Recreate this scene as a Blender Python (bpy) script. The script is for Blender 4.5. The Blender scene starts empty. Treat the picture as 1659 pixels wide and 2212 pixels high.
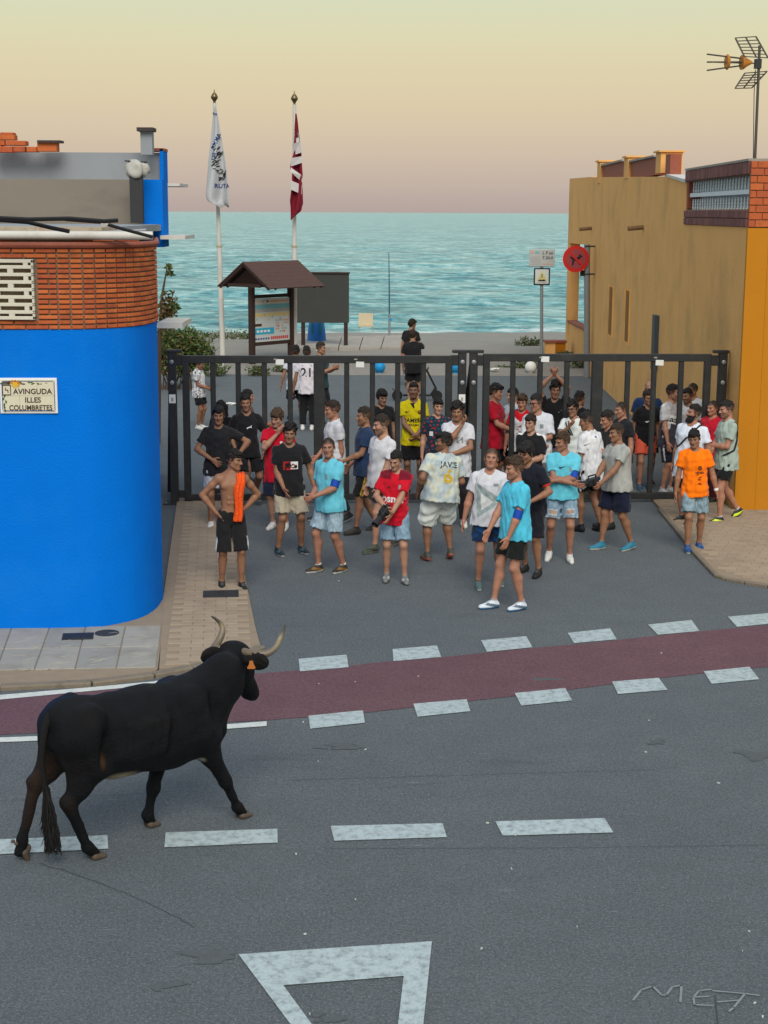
import bpy, bmesh, math, random
import numpy as np
from mathutils import Vector, Matrix
from mathutils.bvhtree import BVHTree
random.seed(7); RNG = np.random.default_rng(7)
SC = bpy.context.scene; COL = SC.collection
# ------------------------------------------------------------------ camera
FOC, CAMH, ROLL = 3322.0, 4.5, math.radians(.27)
PITCH = math.atan(647 / FOC)
cd = bpy.data.cameras.new('camera'); cam = bpy.data.objects.new('camera', cd); COL.objects.link(cam)
cd.sensor_fit = 'VERTICAL'; cd.sensor_height = 36; cd.lens = FOC / 2212 * 36
cd.clip_start = .5; cd.clip_end = 90000
CR = Matrix.Rotation(math.pi / 2 - PITCH, 4, 'X') @ Matrix.Rotation(ROLL, 4, 'Z')
cam.matrix_world = Matrix.Translation((0, 0, CAMH)) @ CR
SC.camera = cam
# ------------------------------------------------------------------ sky, light, exposure
W = bpy.data.worlds.new('World'); SC.world = W; W.use_nodes = True
SUN_EL, SUN_AZ = math.radians(42), math.radians(175)      # low western glow behind the camera
def build_world():
    nt = W.node_tree; n = nt.nodes; l = nt.links; n.clear()
    out = n.new('ShaderNodeOutputWorld'); bg = n.new('ShaderNodeBackground')
    sky = n.new('ShaderNodeTexSky'); sky.sky_type = 'NISHITA'; sky.sun_disc = False
    sky.sun_elevation = SUN_EL; sky.sun_rotation = SUN_AZ; sky.dust_density = 3; sky.air_density = 1.2; sky.ozone_density = 1
    tc = n.new('ShaderNodeTexCoord'); sp = n.new('ShaderNodeSeparateXYZ'); rp = n.new('ShaderNodeValToRGB')
    l.new(tc.outputs['Generated'], sp.inputs[0]); l.new(sp.outputs['Z'], rp.inputs[0])
    cr = rp.color_ramp; cr.interpolation = 'B_SPLINE'
    st = [(0, (.50, .405, .38)), (.018, (.61, .495, .425)), (.05, (.76, .62, .445)), (.085, (.82, .70, .44)), (.115, (.80, .77, .50)), (.15, (.70, .79, .60)), (.25, (.64, .79, .78)), (.5, (.60, .72, .84)), (1, (.62, .74, .88))]
    for i, (p, c) in enumerate(st):
        e = cr.elements[i] if i < 2 else cr.elements.new(p)
        e.position = p; e.color = (*c, 1)
    # thin veil of evening light over the clear-air sky
    sc = n.new('ShaderNodeVectorMath'); sc.operation = 'SCALE'; sc.inputs['Scale'].default_value = .05
    l.new(sky.outputs[0], sc.inputs[0])
    mx = n.new('ShaderNodeMix'); mx.data_type = 'RGBA'; mx.inputs[0].default_value = .12
    l.new(rp.outputs[0], mx.inputs[6]); l.new(sc.outputs[0], mx.inputs[7])
    l.new(mx.outputs[2], bg.inputs[0]); bg.inputs[1].default_value = 1.0
    l.new(bg.outputs[0], out.inputs[0])
build_world()
sd = bpy.data.lights.new('sun', 'SUN'); sun = bpy.data.objects.new('sun', sd); COL.objects.link(sun)
sd.energy = 2.7; sd.angle = math.radians(36); sd.color = (1, .93, .82)
_sv = Vector((math.sin(SUN_AZ) * math.cos(SUN_EL), math.cos(SUN_AZ) * math.cos(SUN_EL), math.sin(SUN_EL)))
sun.rotation_euler = _sv.to_track_quat('Z', 'Y').to_euler()
vs = SC.view_settings; vs.view_transform = 'Standard'; vs.look = 'None'; vs.gamma = 1; vs.exposure = 0.0; vs.use_curve_mapping = False
# ------------------------------------------------------------------ layout helpers (pixels of the 1659x2212 sheet -> places on the ground)
_R3 = CR.to_3x3(); CAMP = Vector((0, 0, CAMH))
def ray(x, y): return _R3 @ Vector(((x - 829.5) / FOC, (1106 - y) / FOC, -1))
def G(x, y, z=0.0):
    d = ray(x, y); return CAMP + d * ((z - CAMH) / d.z)
def D(x, y, Y):
    d = ray(x, y); return CAMP + d * (Y / d.y)
def WP(x, y, a, b):
    """ray meets the vertical plane through ground points a, b"""
    d = ray(x, y); n = Vector((-(b[1] - a[1]), b[0] - a[0], 0))
    return CAMP + d * (n.dot(Vector((a[0], a[1], 0)) - CAMP) / n.dot(d))
# ------------------------------------------------------------------ materials
def nodes(name):
    m = bpy.data.materials.new(name); m.use_nodes = True
    nt = m.node_tree; b = nt.nodes['Principled BSDF']
    return m, nt.nodes, nt.links, b
def rgb(c): return (c[0], c[1], c[2], 1)
def noise(n, l, scale, detail=3, vec=None, rough=.55, sv=None):
    t = n.new('ShaderNodeTexNoise'); t.inputs['Scale'].default_value = scale; t.inputs['Detail'].default_value = detail; t.inputs['Roughness'].default_value = rough
    if vec is None:
        g = n.new('ShaderNodeNewGeometry'); vec = g.outputs['Position']
    if sv:
        mp = n.new('ShaderNodeMapping'); mp.inputs['Scale'].default_value = sv; l.new(vec, mp.inputs[0]); vec = mp.outputs[0]
    l.new(vec, t.inputs['Vector']); return t
def ramp(n, l, src, stops):
    r = n.new('ShaderNodeValToRGB'); l.new(src, r.inputs[0]); e = r.color_ramp.elements
    for i, (p, c) in enumerate(stops):
        k = e[i] if i < 2 else e.new(p)
        k.position = p; k.color = rgb(c) if hasattr(c, '__len__') else (c, c, c, 1)
    return r
def mixc(n, l, fac, a, b, mode='MIX'):
    m = n.new('ShaderNodeMix'); m.data_type = 'RGBA'; m.blend_type = mode
    for s, v in ((0, fac), (6, a), (7, b)):
        if hasattr(v, 'is_linked') or hasattr(v, 'links'): l.new(v, m.inputs[s])
        elif s == 0: m.inputs[0].default_value = v
        else: m.inputs[s].default_value = rgb(v)
    return m.outputs[2]
def bumpn(n, l, b, src, strength, dist=.01):
    k = n.new('ShaderNodeBump'); k.inputs['Strength'].default_value = strength; k.inputs['Distance'].default_value = dist
    l.new(src, k.inputs['Height']); l.new(k.outputs[0], b.inputs['Normal'])
MATS = {}
def mat(name, col=(.5, .5, .5), rough=.8, var=.12, scale=6, bump=.15, bscale=60, spec=.3, metal=0, stain=None, stain_amt=.5, stain_scale=1.2, sv=None):
    if name in MATS: return MATS[name]
    m, n, l, b = nodes(name)
    t = noise(n, l, scale, 5, sv=sv)
    c = mixc(n, l, t.outputs['Fac'], tuple(x * (1 - var) for x in col), tuple(x * (1 + var) for x in col))
    t2 = noise(n, l, bscale, 4)
    c = mixc(n, l, ramp(n, l, t2.outputs['Fac'], [(.3, .0), (.75, .35)]).outputs[0], c, tuple(x * (1 - var * 1.3) for x in col))
    if stain:
        s = noise(n, l, stain_scale, 6, rough=.65, sv=sv)
        c = mixc(n, l, ramp(n, l, s.outputs['Fac'], [(.5, 0), (.72, stain_amt)]).outputs[0], c, stain)
    l.new(c, b.inputs['Base Color']); b.inputs['Roughness'].default_value = rough; b.inputs['Metallic'].default_value = metal
    b.inputs['Specular IOR Level'].default_value = spec
    if bump: bumpn(n, l, b, t2.outputs['Fac'], bump)
    MATS[name] = m; return m
def attr_mat(name, rough=.85, spec=.25, var=.18, scale=90, bump=.2, sheen=0, wr=0, sv=None, sss=0):
    m, n, l, b = nodes(name)
    a = n.new('ShaderNodeAttribute'); a.attribute_name = 'Col'
    tc = n.new('ShaderNodeTexCoord')
    t = noise(n, l, scale, 4, tc.outputs['Object'], sv=sv)
    g = ramp(n, l, t.outputs['Fac'], [(.25, 1 - var), (.75, 1 + var)])
    c = mixc(n, l, 1.0, a.outputs['Color'], g.outputs[0], 'MULTIPLY')
    l.new(c, b.inputs['Base Color']); b.inputs['Roughness'].default_value = rough; b.inputs['Specular IOR Level'].default_value = spec
    if sheen: b.inputs['Sheen Weight'].default_value = sheen
    if sss:
        b.inputs['Subsurface Weight'].default_value = sss; b.inputs['Subsurface Radius'].default_value = (.02, .008, .005); b.inputs['Subsurface Scale'].default_value = .3
    if bump: bumpn(n, l, b, t.outputs['Fac'], bump, .012 if wr else .004)
    MATS[name] = m; return m
# ------------------------------------------------------------------ objects
def tag(o, label=None, cat=None, group=None, kind=None):
    if label: o['label'] = label
    if cat: o['category'] = cat
    if group: o['group'] = group
    if kind: o['kind'] = kind
    return o
def empty(name, loc=(0, 0, 0), rz=0, label=None, cat=None, group=None):
    o = bpy.data.objects.new(name, None); COL.objects.link(o); o.location = loc; o.rotation_euler = (0, 0, rz)
    o.empty_display_size = .1
    return tag(o, label, cat, group)
def link(name, me, m=None, parent=None, loc=None, rz=None):
    o = bpy.data.objects.new(name, me); COL.objects.link(o)
    if m is not None and not me.materials: me.materials.append(m)
    if parent: o.parent = parent
    if loc is not None: o.location = loc
    if rz is not None: o.rotation_euler = (0, 0, rz)
    return o
class MB:
    def __init__(s): s.v = []; s.f = []
    def add(s, v, f):
        k = len(s.v); s.v += [tuple(p) for p in v]; s.f += [tuple(i + k for i in q) for q in f]; return s
    def box(s, c, d, rz=0, rot=None):
        R = rot if rot is not None else Matrix.Rotation(rz, 3, 'Z')
        v = [Vector(c) + R @ Vector((x * d[0] / 2, y * d[1] / 2, z * d[2] / 2)) for x in (-1, 1) for y in (-1, 1) for z in (-1, 1)]
        return s.add(v, [(0, 1, 3, 2), (4, 6, 7, 5), (0, 4, 5, 1), (2, 3, 7, 6), (0, 2, 6, 4), (1, 5, 7, 3)])
    def beam(s, a, b, w, h, up=(0, 0, 1)):
        a = Vector(a); b = Vector(b); z = (b - a); L = z.length; z.normalize(); u = Vector(up)
        if abs(z.dot(u)) > .98: u = Vector((1, 0, 0))
        x = u.cross(z).normalized(); y = z.cross(x)
        return s.box((a + b) / 2, (w, h, L), rot=Matrix((x, y, z)).transposed())
    def tube(s, pts, r, n=8, cap=True):
        pts = [Vector(p) for p in pts]; rr = r if hasattr(r, '__len__') else [r] * len(pts); k = len(s.v); x = None
        for i, p in enumerate(pts):
            t = (pts[min(i + 1, len(pts) - 1)] - pts[max(i - 1, 0)]).normalized()
            if x is None: x = t.orthogonal().normalized()
            else: x = (x - t * x.dot(t)).normalized()
            y = t.cross(x)
            for j in range(n):
                a = 2 * math.pi * j / n; s.v.append(tuple(p + (x * math.cos(a) + y * math.sin(a)) * rr[i]))
        for i in range(len(pts) - 1):
            for j in range(n):
                s.f.append((k + i * n + j, k + i * n + (j + 1) % n, k + (i + 1) * n + (j + 1) % n, k + (i + 1) * n + j))
        if cap:
            s.f.append(tuple(k + j for j in reversed(range(n)))); s.f.append(tuple(k + (len(pts) - 1) * n + j for j in range(n)))
        return s
    def lathe(s, c, prof, n=16, axis=None):
        k = len(s.v); c = Vector(c); R = axis if axis is not None else Matrix.Identity(3)
        for r, z in prof:
            for j in range(n):
                a = 2 * math.pi * j / n; s.v.append(tuple(c + R @ Vector((r * math.cos(a), r * math.sin(a), z))))
        for i in range(len(prof) - 1):
            for j in range(n): s.f.append((k + i * n + j, k + i * n + (j + 1) % n, k + (i + 1) * n + (j + 1) % n, k + (i + 1) * n + j))
        if prof[0][0] > 1e-4: s.f.append(tuple(k + j for j in reversed(range(n))))
        if prof[-1][0] > 1e-4: s.f.append(tuple(k + (len(prof) - 1) * n + j for j in range(n)))
        return s
    def prism(s, poly, z0, z1):
        """poly: list of (x, y), counter-clockwise"""
        n = len(poly); k = len(s.v)
        s.v += [(p[0], p[1], z0) for p in poly] + [(p[0], p[1], z1) for p in poly]
        s.f.append(tuple(k + n + i for i in range(n))); s.f.append(tuple(k + i for i in reversed(range(n))))
        for i in range(n): s.f.append((k + i, k + (i + 1) % n, k + n + (i + 1) % n, k + n + i))
        return s
    def mesh(s, name, smooth=False, bevel=0, seg=1):
        me = bpy.data.meshes.new(name); me.from_pydata(s.v, [], s.f); me.update()
        if bevel:
            bm = bmesh.new(); bm.from_mesh(me); bmesh.ops.bevel(bm, geom=[e for e in bm.edges if len(e.link_faces) == 2 and e.calc_face_angle(0) > .6], offset=bevel, segments=seg, affect='EDGES', profile=.5, clamp_overlap=True)
            bm.to_mesh(me); bm.free()
        if smooth:
            me.polygons.foreach_set('use_smooth', [True] * len(me.polygons))
            try: me.set_sharp_from_angle(angle=math.radians(40))
            except Exception: pass
        return me
    def obj(s, name, m, parent=None, loc=None, smooth=False, bevel=0, rz=None, seg=1):
        return link(name, s.mesh(name, smooth, bevel, seg), m, parent, loc, rz)
_TXT = {}
def text2d(txt, size=1.0, bold=0, spacing=1.0, shear=0):
    k = (txt, bold, spacing, shear)
    if k not in _TXT:
        c = bpy.data.curves.new('lettering', 'FONT'); c.body = txt; c.size = 1; c.align_x = 'CENTER'; c.align_y = 'CENTER'; c.offset = bold; c.space_character = spacing; c.shear = shear; c.resolution_u = 3
        o = bpy.data.objects.new('lettering', c); COL.objects.link(o)
        dg = bpy.context.evaluated_depsgraph_get(); me = bpy.data.meshes.new_from_object(o.evaluated_get(dg))
        _TXT[k] = ([tuple(v.co[:2]) for v in me.vertices], [tuple(p.vertices) for p in me.polygons])
        bpy.data.objects.remove(o); bpy.data.curves.remove(c); bpy.data.meshes.remove(me)
    v, f = _TXT[k]; return [(x * size, y * size) for x, y in v], f
def text_on(name, txt, size, m, parent, origin, ux, uz, bold=0, spacing=1.0, lift=.004, sx=1.0, shear=0):
    v, f = text2d(txt, size, bold, spacing, shear); ux = Vector(ux).normalized(); uz = Vector(uz).normalized(); nrm = ux.cross(uz)
    o = Vector(origin) + nrm * lift
    return MB().add([o + ux * x * sx + uz * y for x, y in v], f).obj(name, m, parent)
# ------------------------------------------------------------------ signed-distance modelling (people and the bull are grown as one continuous surface)
class Fld:
    def __init__(s, lo, hi, h):
        s.lo = np.array(lo, np.float32); s.h = h
        s.n = np.ceil((np.array(hi) - np.array(lo)) / h).astype(int) + 1
        s.ax = [s.lo[i] + h * np.arange(s.n[i], dtype=np.float32) for i in range(3)]
        s.f = np.full(s.n, .4, np.float32)
    def sub(s, lo, hi):
        sl = []
        for i in range(3):
            a = int(np.clip((lo[i] - s.lo[i]) / s.h, 0, s.n[i] - 1)); b = int(np.clip((hi[i] - s.lo[i]) / s.h + 2, a + 1, s.n[i])); sl.append(slice(a, b))
        X = s.ax[0][sl[0]][:, None, None]; Y = s.ax[1][sl[1]][None, :, None]; Z = s.ax[2][sl[2]][None, None, :]
        return tuple(sl), X, Y, Z
    def add(s, fn, lo, hi, k=.02, op='u'):
        m = k + 2.5 * s.h
        sl, X, Y, Z = s.sub(np.array(lo) - m, np.array(hi) + m)
        d = fn(X, Y, Z); a = s.f[sl]
        if op == 'u':
            h = np.maximum(k - np.abs(a - d), 0) / k; s.f[sl] = np.minimum(a, d) - h * h * k * .25
        else:
            d = -d; h = np.maximum(k - np.abs(a - d), 0) / k; s.f[sl] = np.maximum(a, d) + h * h * k * .25
        return s
    def rc(s, a, b, ra, rb, k=.02, op='u', cut=None, wob=None):
        a = np.array(a, np.float32); b = np.array(b, np.float32); ab = b - a; L2 = max(float(ab @ ab), 1e-9)
        def fn(X, Y, Z):
            t = np.clip(((X - a[0]) * ab[0] + (Y - a[1]) * ab[1] + (Z - a[2]) * ab[2]) / L2, 0, 1)
            d = np.sqrt((X - a[0] - t * ab[0]) ** 2 + (Y - a[1] - t * ab[1]) ** 2 + (Z - a[2] - t * ab[2]) ** 2) - (ra + (rb - ra) * t)
            if cut is not None:
                c, nv = cut; d = np.maximum(d, (X - c[0]) * nv[0] + (Y - c[1]) * nv[1] + (Z - c[2]) * nv[2])
            return d
        r = max(ra, rb)
        return s.add(fn, np.minimum(a, b) - r, np.maximum(a, b) + r, k, op)
    def ell(s, c, r, k=.02, op='u', R=None):
        c = np.array(c, np.float32); r = np.array(r, np.float32); mr = float(r.max())
        def fn(X, Y, Z):
            x, y, z = X - c[0], Y - c[1], Z - c[2]
            if R is not None: x, y, z = [R[0][i] * x + R[1][i] * y + R[2][i] * z for i in range(3)]
            q = np.sqrt((x / r[0]) ** 2 + (y / r[1]) ** 2 + (z / r[2]) ** 2); g = np.sqrt((x / r[0] ** 2) ** 2 + (y / r[1] ** 2) ** 2 + (z / r[2] ** 2) ** 2) + 1e-6
            return q * (q - 1) / g
        e = r if R is None else np.array([mr] * 3)
        return s.add(fn, c - e, c + e, k, op)
    def chain(s, pts, rad, k=.03):
        for i in range(len(pts) - 1): s.rc(pts[i], pts[i + 1], rad[i], rad[i + 1], k)
        return s
    def wobble(s, amp, waves, warp=0):
        X = s.ax[0][:, None, None]; Y = s.ax[1][None, :, None]; Z = s.ax[2][None, None, :]
        d = 0
        for i, (kx, ky, kz, ph, a) in enumerate(waves):
            g = 0
            if warp: (qx, qy, qz, p2, _) = waves[(i * 3 + 1) % len(waves)]; g = warp * np.sin(.45 * (qy * X + qz * Y + qx * Z) + p2 * 1.7)
            d = d + a * np.sin(kx * X + ky * Y + kz * Z + ph + g)
        s.f += amp * d; return s
    def net(s):
        f = s.f; ins = f < 0
        c = np.zeros(np.array(f.shape) - 1, np.uint8)
        for i in (0, 1):
            for j in (0, 1):
                for k in (0, 1): c += ins[i:f.shape[0] - 1 + i, j:f.shape[1] - 1 + j, k:f.shape[2] - 1 + k]
        act = (c > 0) & (c < 8); I = np.argwhere(act)
        vid = np.full(c.shape, -1, np.int32); vid[tuple(I.T)] = np.arange(len(I))
        cv = {}
        for i in (0, 1):
            for j in (0, 1):
                for k in (0, 1): cv[i, j, k] = f[I[:, 0] + i, I[:, 1] + j, I[:, 2] + k]
        acc = np.zeros((len(I), 3)); cnt = np.zeros(len(I))
        for a in cv:
            for ax in range(3):
                if a[ax]: continue
                b = list(a); b[ax] = 1; fa, fb = cv[a], cv[tuple(b)]
                m = (fa < 0) != (fb < 0); t = np.where(m, fa / np.where(m, fa - fb, 1), 0)
                p = np.tile(np.array(a, float), (len(I), 1)); p[:, ax] += t
                acc += p * m[:, None]; cnt += m
        V = (I + acc / cnt[:, None]) * s.h + s.lo
        Q = []
        for ax in range(3):
            o1, o2 = (ax + 1) % 3, (ax + 2) % 3
            A = np.swapaxes(ins, 0, ax) if False else ins
            s0 = [slice(None)] * 3; s1 = [slice(None)] * 3; s0[ax] = slice(0, -1); s1[ax] = slice(1, None)
            for o in (o1, o2): s0[o] = slice(1, -1); s1[o] = slice(1, -1)
            a = ins[tuple(s0)]; b = ins[tuple(s1)]
            E = np.argwhere(a != b); pos = a[tuple(E.T)]
            E = E.copy(); E[:, o1] += 1; E[:, o2] += 1
            def cell(d1, d2):
                q = E.copy(); q[:, o1] += d1; q[:, o2] += d2; return vid[tuple(q.T)]
            q = np.stack([cell(-1, -1), cell(0, -1), cell(0, 0), cell(-1, 0)], 1)
            q[~pos] = q[~pos][:, ::-1]; Q.append(q)
        Q = np.concatenate(Q); Q = Q[(Q >= 0).all(1)]
        return V, Q
def smooth_net(V, Q, it=1, w=.5):
    for _ in range(it):
        S = np.zeros_like(V); n = np.zeros(len(V))
        for i in range(4):
            a, b = Q[:, i], Q[:, (i + 1) % 4]
            for k in range(3): S[:, k] += np.bincount(a, V[b, k], len(V)) + np.bincount(b, V[a, k], len(V))
            n += np.bincount(a, minlength=len(V)) + np.bincount(b, minlength=len(V))
        V = V * (1 - w) + w * S / np.maximum(n, 1)[:, None]
    return V
def qmesh(name, V, Q, col=None, smooth=True):
    me = bpy.data.meshes.new(name); nq = len(Q)
    me.vertices.add(len(V)); me.vertices.foreach_set('co', np.asarray(V, np.float32).ravel())
    me.loops.add(nq * 4); me.loops.foreach_set('vertex_index', np.asarray(Q, np.int32).ravel())
    me.polygons.add(nq); me.polygons.foreach_set('loop_start', np.arange(0, nq * 4, 4, dtype=np.int32))
    if smooth: me.polygons.foreach_set('use_smooth', np.ones(nq, bool))
    me.update(calc_edges=True); me.validate()
    if col is not None:
        a = me.color_attributes.new('Col', 'FLOAT_COLOR', 'POINT'); c = np.ones((len(V), 4), np.float32); c[:, :3] = col
        a.data.foreach_set('color', c.ravel())
    return me
def joinq(parts):
    V, Q, C, k = [], [], [], 0
    for v, q, c in parts: V.append(v); Q.append(q + k); C.append(c); k += len(v)
    return np.concatenate(V), np.concatenate(Q), np.concatenate(C)
def npa(*a): return np.array(a, float)
def unit(v): v = np.asarray(v, float); return v / (np.linalg.norm(v) + 1e-12)
def rotm(ax, deg):
    a = math.radians(deg); c, s = math.cos(a), math.sin(a)
    return np.array([[1, 0, 0], [0, c, -s], [0, s, c]]) if ax == 'X' else np.array([[c, 0, s], [0, 1, 0], [-s, 0, c]]) if ax == 'Y' else np.array([[c, -s, 0], [s, c, 0], [0, 0, 1]])
def bend(S, T, l1, l2, pole):
    S, T = npa(*S), npa(*T); d = T - S; L = np.linalg.norm(d); mx = (l1 + l2) * .998
    if L > mx: T = S + d / L * mx; d = T - S; L = mx
    L = max(L, abs(l1 - l2) + .02); u = d / np.linalg.norm(d); a = (l1 * l1 - l2 * l2 + L * L) / (2 * L); h = math.sqrt(max(l1 * l1 - a * a, 0))
    p = npa(*pole); p = unit(p - u * (p @ u)); return S + u * a + p * h, S + u * L
def waves(rng, n, lo, hi):
    o = []
    for _ in range(n):
        d = unit(rng.normal(size=3)); k = 2 * math.pi / rng.uniform(lo, hi); o.append((d[0] * k, d[1] * k, d[2] * k, rng.uniform(0, 6.28), 1 / n ** .5))
    return o
# ------------------------------------------------------------------ people
SKIN = dict(pale=(.40, .215, .142), mid=(.30, .150, .092), tan=(.27, .130, .073), dark=(.17, .08, .045), rosy=(.355, .168, .108))
HAIRC = dict(black=(.010, .008, .007), dkbrown=(.022, .014, .009), brown=(.05, .028, .015), fair=(.11, .065, .035), grey=(.13, .12, .11))
HT = 1.75
def _head():
    f = Fld((-.12, -.16, -.19), (.12, .14, .14), .0058)
    f.ell((0, .014, .03), (.077, .096, .09), .03)
    f.ell((0, -.03, -.042), (.059, .064, .074), .03)
    f.ell((0, -.072, -.094), (.024, .02, .018), .025)
    for s in (-1, 1):
        f.rc((s * .054, .0, -.058), (s * .016, -.072, -.096), .018, .016, .03)
        f.ell((s * .044, -.058, -.020), (.018, .022, .018), .025)
    f.rc((-.037, -.081, .021), (.037, -.081, .021), .012, .012, .015)
    for s in (-1, 1): f.ell((s * .031, -.098, -.001), (.019, .018, .011), .012, 'd')
    f.rc((0, -.088, .012), (0, -.110, -.027), .008, .0125, .010)
    for s in (-1, 1):
        f.ell((s * .0125, -.098, -.03), (.009, .011, .008), .008)
        f.ell((s * .081, .014, -.008), (.008, .021, .032), .008, R=rotm('Z', s * 18))
        f.ell((s * .031, -.078, -.001), (.0125, .0125, .0115), .003)
    f.ell((0, -.089, -.055), (.019, .011, .006), .008); f.ell((0, -.088, -.066), (.016, .011, .007), .008)
    f.rc((0, .018, -.05), (0, .022, -.17), .052, .054, .02)
    V, Q = f.net(); return smooth_net(V, Q, 1, .35), Q
def _hand(curl, fan):
    f = Fld((-.10, -.12, -.20), (.05, .085, .05), .0052)
    f.ell((-.002, 0, -.05), (.0145, .037, .052), .012); f.rc((0, 0, .03), (0, 0, -.02), .024, .024, .02)
    for y, L, a in ((-.028, .070, -1.2), (-.0095, .079, -.35), (.0095, .073, .4), (.027, .056, 1.25)):
        p = npa(0, y, -.088); c = curl; d1 = unit((-.35 * c, a * fan, -1)); p1 = p + d1 * L * .5
        ang = 1.0 * c; d2 = unit((-math.sin(ang), a * fan * .9, -math.cos(ang))); p2 = p1 + d2 * L * .3
        ang = 1.7 * c; d3 = unit((-math.sin(ang), a * fan * .6, -math.cos(ang))); p3 = p2 + d3 * L * .22
        f.rc((-.001, y * .8, -.06), p, .010, .0095, .006); f.rc(p, p1, .0095, .0086, .004); f.rc(p1, p2, .0086, .0080, .004); f.rc(p2, p3, .0080, .0070, .004)
    t1 = npa(-.008, -.05 - fan * .05, -.058); t2 = t1 + unit((-.35 - curl * .4, -.25 - fan, -1)) * .034
    f.rc((-.004, -.026, -.028), t1, .014, .0115, .012); f.rc(t1, t2, .0112, .0085, .004)
    return f.net()
def _shoe():
    f = Fld((-.08, -.22, -.02), (.08, .10, .17), .0075)
    def cl(a, b, ra, rb, k): f.rc(a, b, ra, rb, k)
    cl((0, .042, .034), (0, -.06, .036), .037, .043, .02); cl((0, -.06, .032), (.004, -.150, .026), .044, .033, .02)
    cl((0, .035, .055), (0, -.03, .06), .036, .036, .03); cl((0, .012, .075), (0, .014, .115), .040, .040, .015)
    f.f = np.maximum(f.f, -(f.ax[2][None, None, :]))
    V, Q = f.net(); return smooth_net(V, Q, 1, .3), Q
_HAIR = {}
def _hair(style):
    if style in _HAIR: return _HAIR[style]
    rng = np.random.default_rng(abs(hash(style)) % 1000 if False else sum(map(ord, style)))
    P = dict(fade=(.0035, .022), crop=(.005, .026), fringe=(.0065, .030), curly=(.008, .036), quiff=(.004, .032), buzz=(.003, .004), mop=(.012, .036), long=(.016, .022), flat=(.010, .022), balding=(.005, .002), bob=(.014, .026))[style]
    side, top = P
    f = Fld((-.16, -.17, -.42 if style in ('long',) else -.2), (.16, .19, .19), .0066)
    R = (.077 + side, .096 + side, .09 + top * .9)
    f.ell((0, .016, .031), R, .01)
    if style in ('fade', 'quiff', 'crop'): f.ell((0, -.01, .075), (.062, .085, .05), .02)
    if style == 'quiff': f.ell((0, -.07, .112), (.055, .035, .026), .02)
    if style in ('fringe', 'mop', 'flat'):
        f.ell((0, -.058, .085), (.064, .052, .034), .02); f.ell((.012, -.082, .066), (.05, .026, .022), .015)
    if style == 'curly':
        for _ in range(34):
            d = unit(rng.normal(size=3) * (1, 1, .8) + (0, -.15, .6)); p = npa(0, .012, .04) + d * npa(.082, .10, .098); f.ell(p, (.024, .024, .022), .008)
    Xh, Yh, Zh = f.ax[0][:, None, None], f.ax[1][None, :, None], f.ax[2][None, None, :]
    fr = {'fringe': .036, 'mop': .030, 'flat': .04, 'curly': .046, 'buzz': .058, 'fade': .06, 'balding': .10}.get(style, .058)
    line = np.interp(f.ax[1], [-.12, -.075, -.045, -.02, .012, .03, .07, .12], [fr, fr, .052, -.012, -.018, -.02, -.058, -.072]).astype(np.float32)[None, :, None]
    if style == 'fade' or style == 'balding': line = np.interp(f.ax[1], [-.12, -.075, -.045, -.02, .012, .03, .07, .12], [fr, fr, .06, .012, .012, .012, -.01, -.03]).astype(np.float32)[None, :, None]
    if style in ('mop',): line = line - .012 * (np.abs(Yh) < .08)
    jag = .008 * np.sin(Xh * 170 + 1) * np.sin(Yh * 110 + .6) + .006 * np.sin(Xh * 320 + 2 + Yh * 60)
    f.f = f.f + .011 * np.exp(-np.clip(Zh - line, 0, 1) / .016)     # thins out towards the hairline
    f.f = np.maximum(f.f, (line + jag - Zh) * .75)
    if style == 'balding': f.f = np.maximum(f.f, .088 - np.sqrt(Xh ** 2 + (Yh + .03) ** 2 + (Zh - .10) ** 2))
    if style == 'long':
        for x, y, L in ((-.075, .03, .33), (-.045, .075, .36), (0, .095, .38), (.045, .075, .36), (.075, .03, .33), (-.085, -.005, .26), (.085, -.005, .26)): f.rc((x, y, .03), (x * 1.1, y + .02, .03 - L), .035, .026, .02)
    if style == 'bob':
        for x, y in ((-.078, .02), (-.05, .07), (0, .09), (.05, .07), (.078, .02)): f.rc((x, y, .03), (x * 1.05, y, -.11), .034, .028, .02)
    amp = {'buzz': .0015, 'fade': .0035, 'balding': .0015}.get(style, .0055)
    f.wobble(amp, waves(rng, 5, .018, .04) + waves(rng, 3, .05, .08))
    f.ell((0, .006, -.035), (.070, .08, .098), .004, 'd') if style in ('long', 'bob') else None
    if style in ('long', 'bob'): f.ell((0, -.10, -.05), (.062, .07, .10), .01, 'd')
    _HAIR[style] = f.net(); return _HAIR[style]
HEADV, HEADQ = _head()
HANDS = {k: _hand(*v) for k, v in dict(relax=(.45, .05), spread=(.2, .24), fist=(1.25, .02), flat=(.12, .04)).items()}
SHOEV, SHOEQ = _shoe()
BZ = npa(-.12, -.06, 0, .09, .18, .28, .38, .44, .49, .53)
BX = npa(.13, .155, .167, .150, .139, .152, .166, .160, .122, .065); BY = npa(.085, .105, .114, .102, .094, .106, .114, .097, .072, .056)
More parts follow.
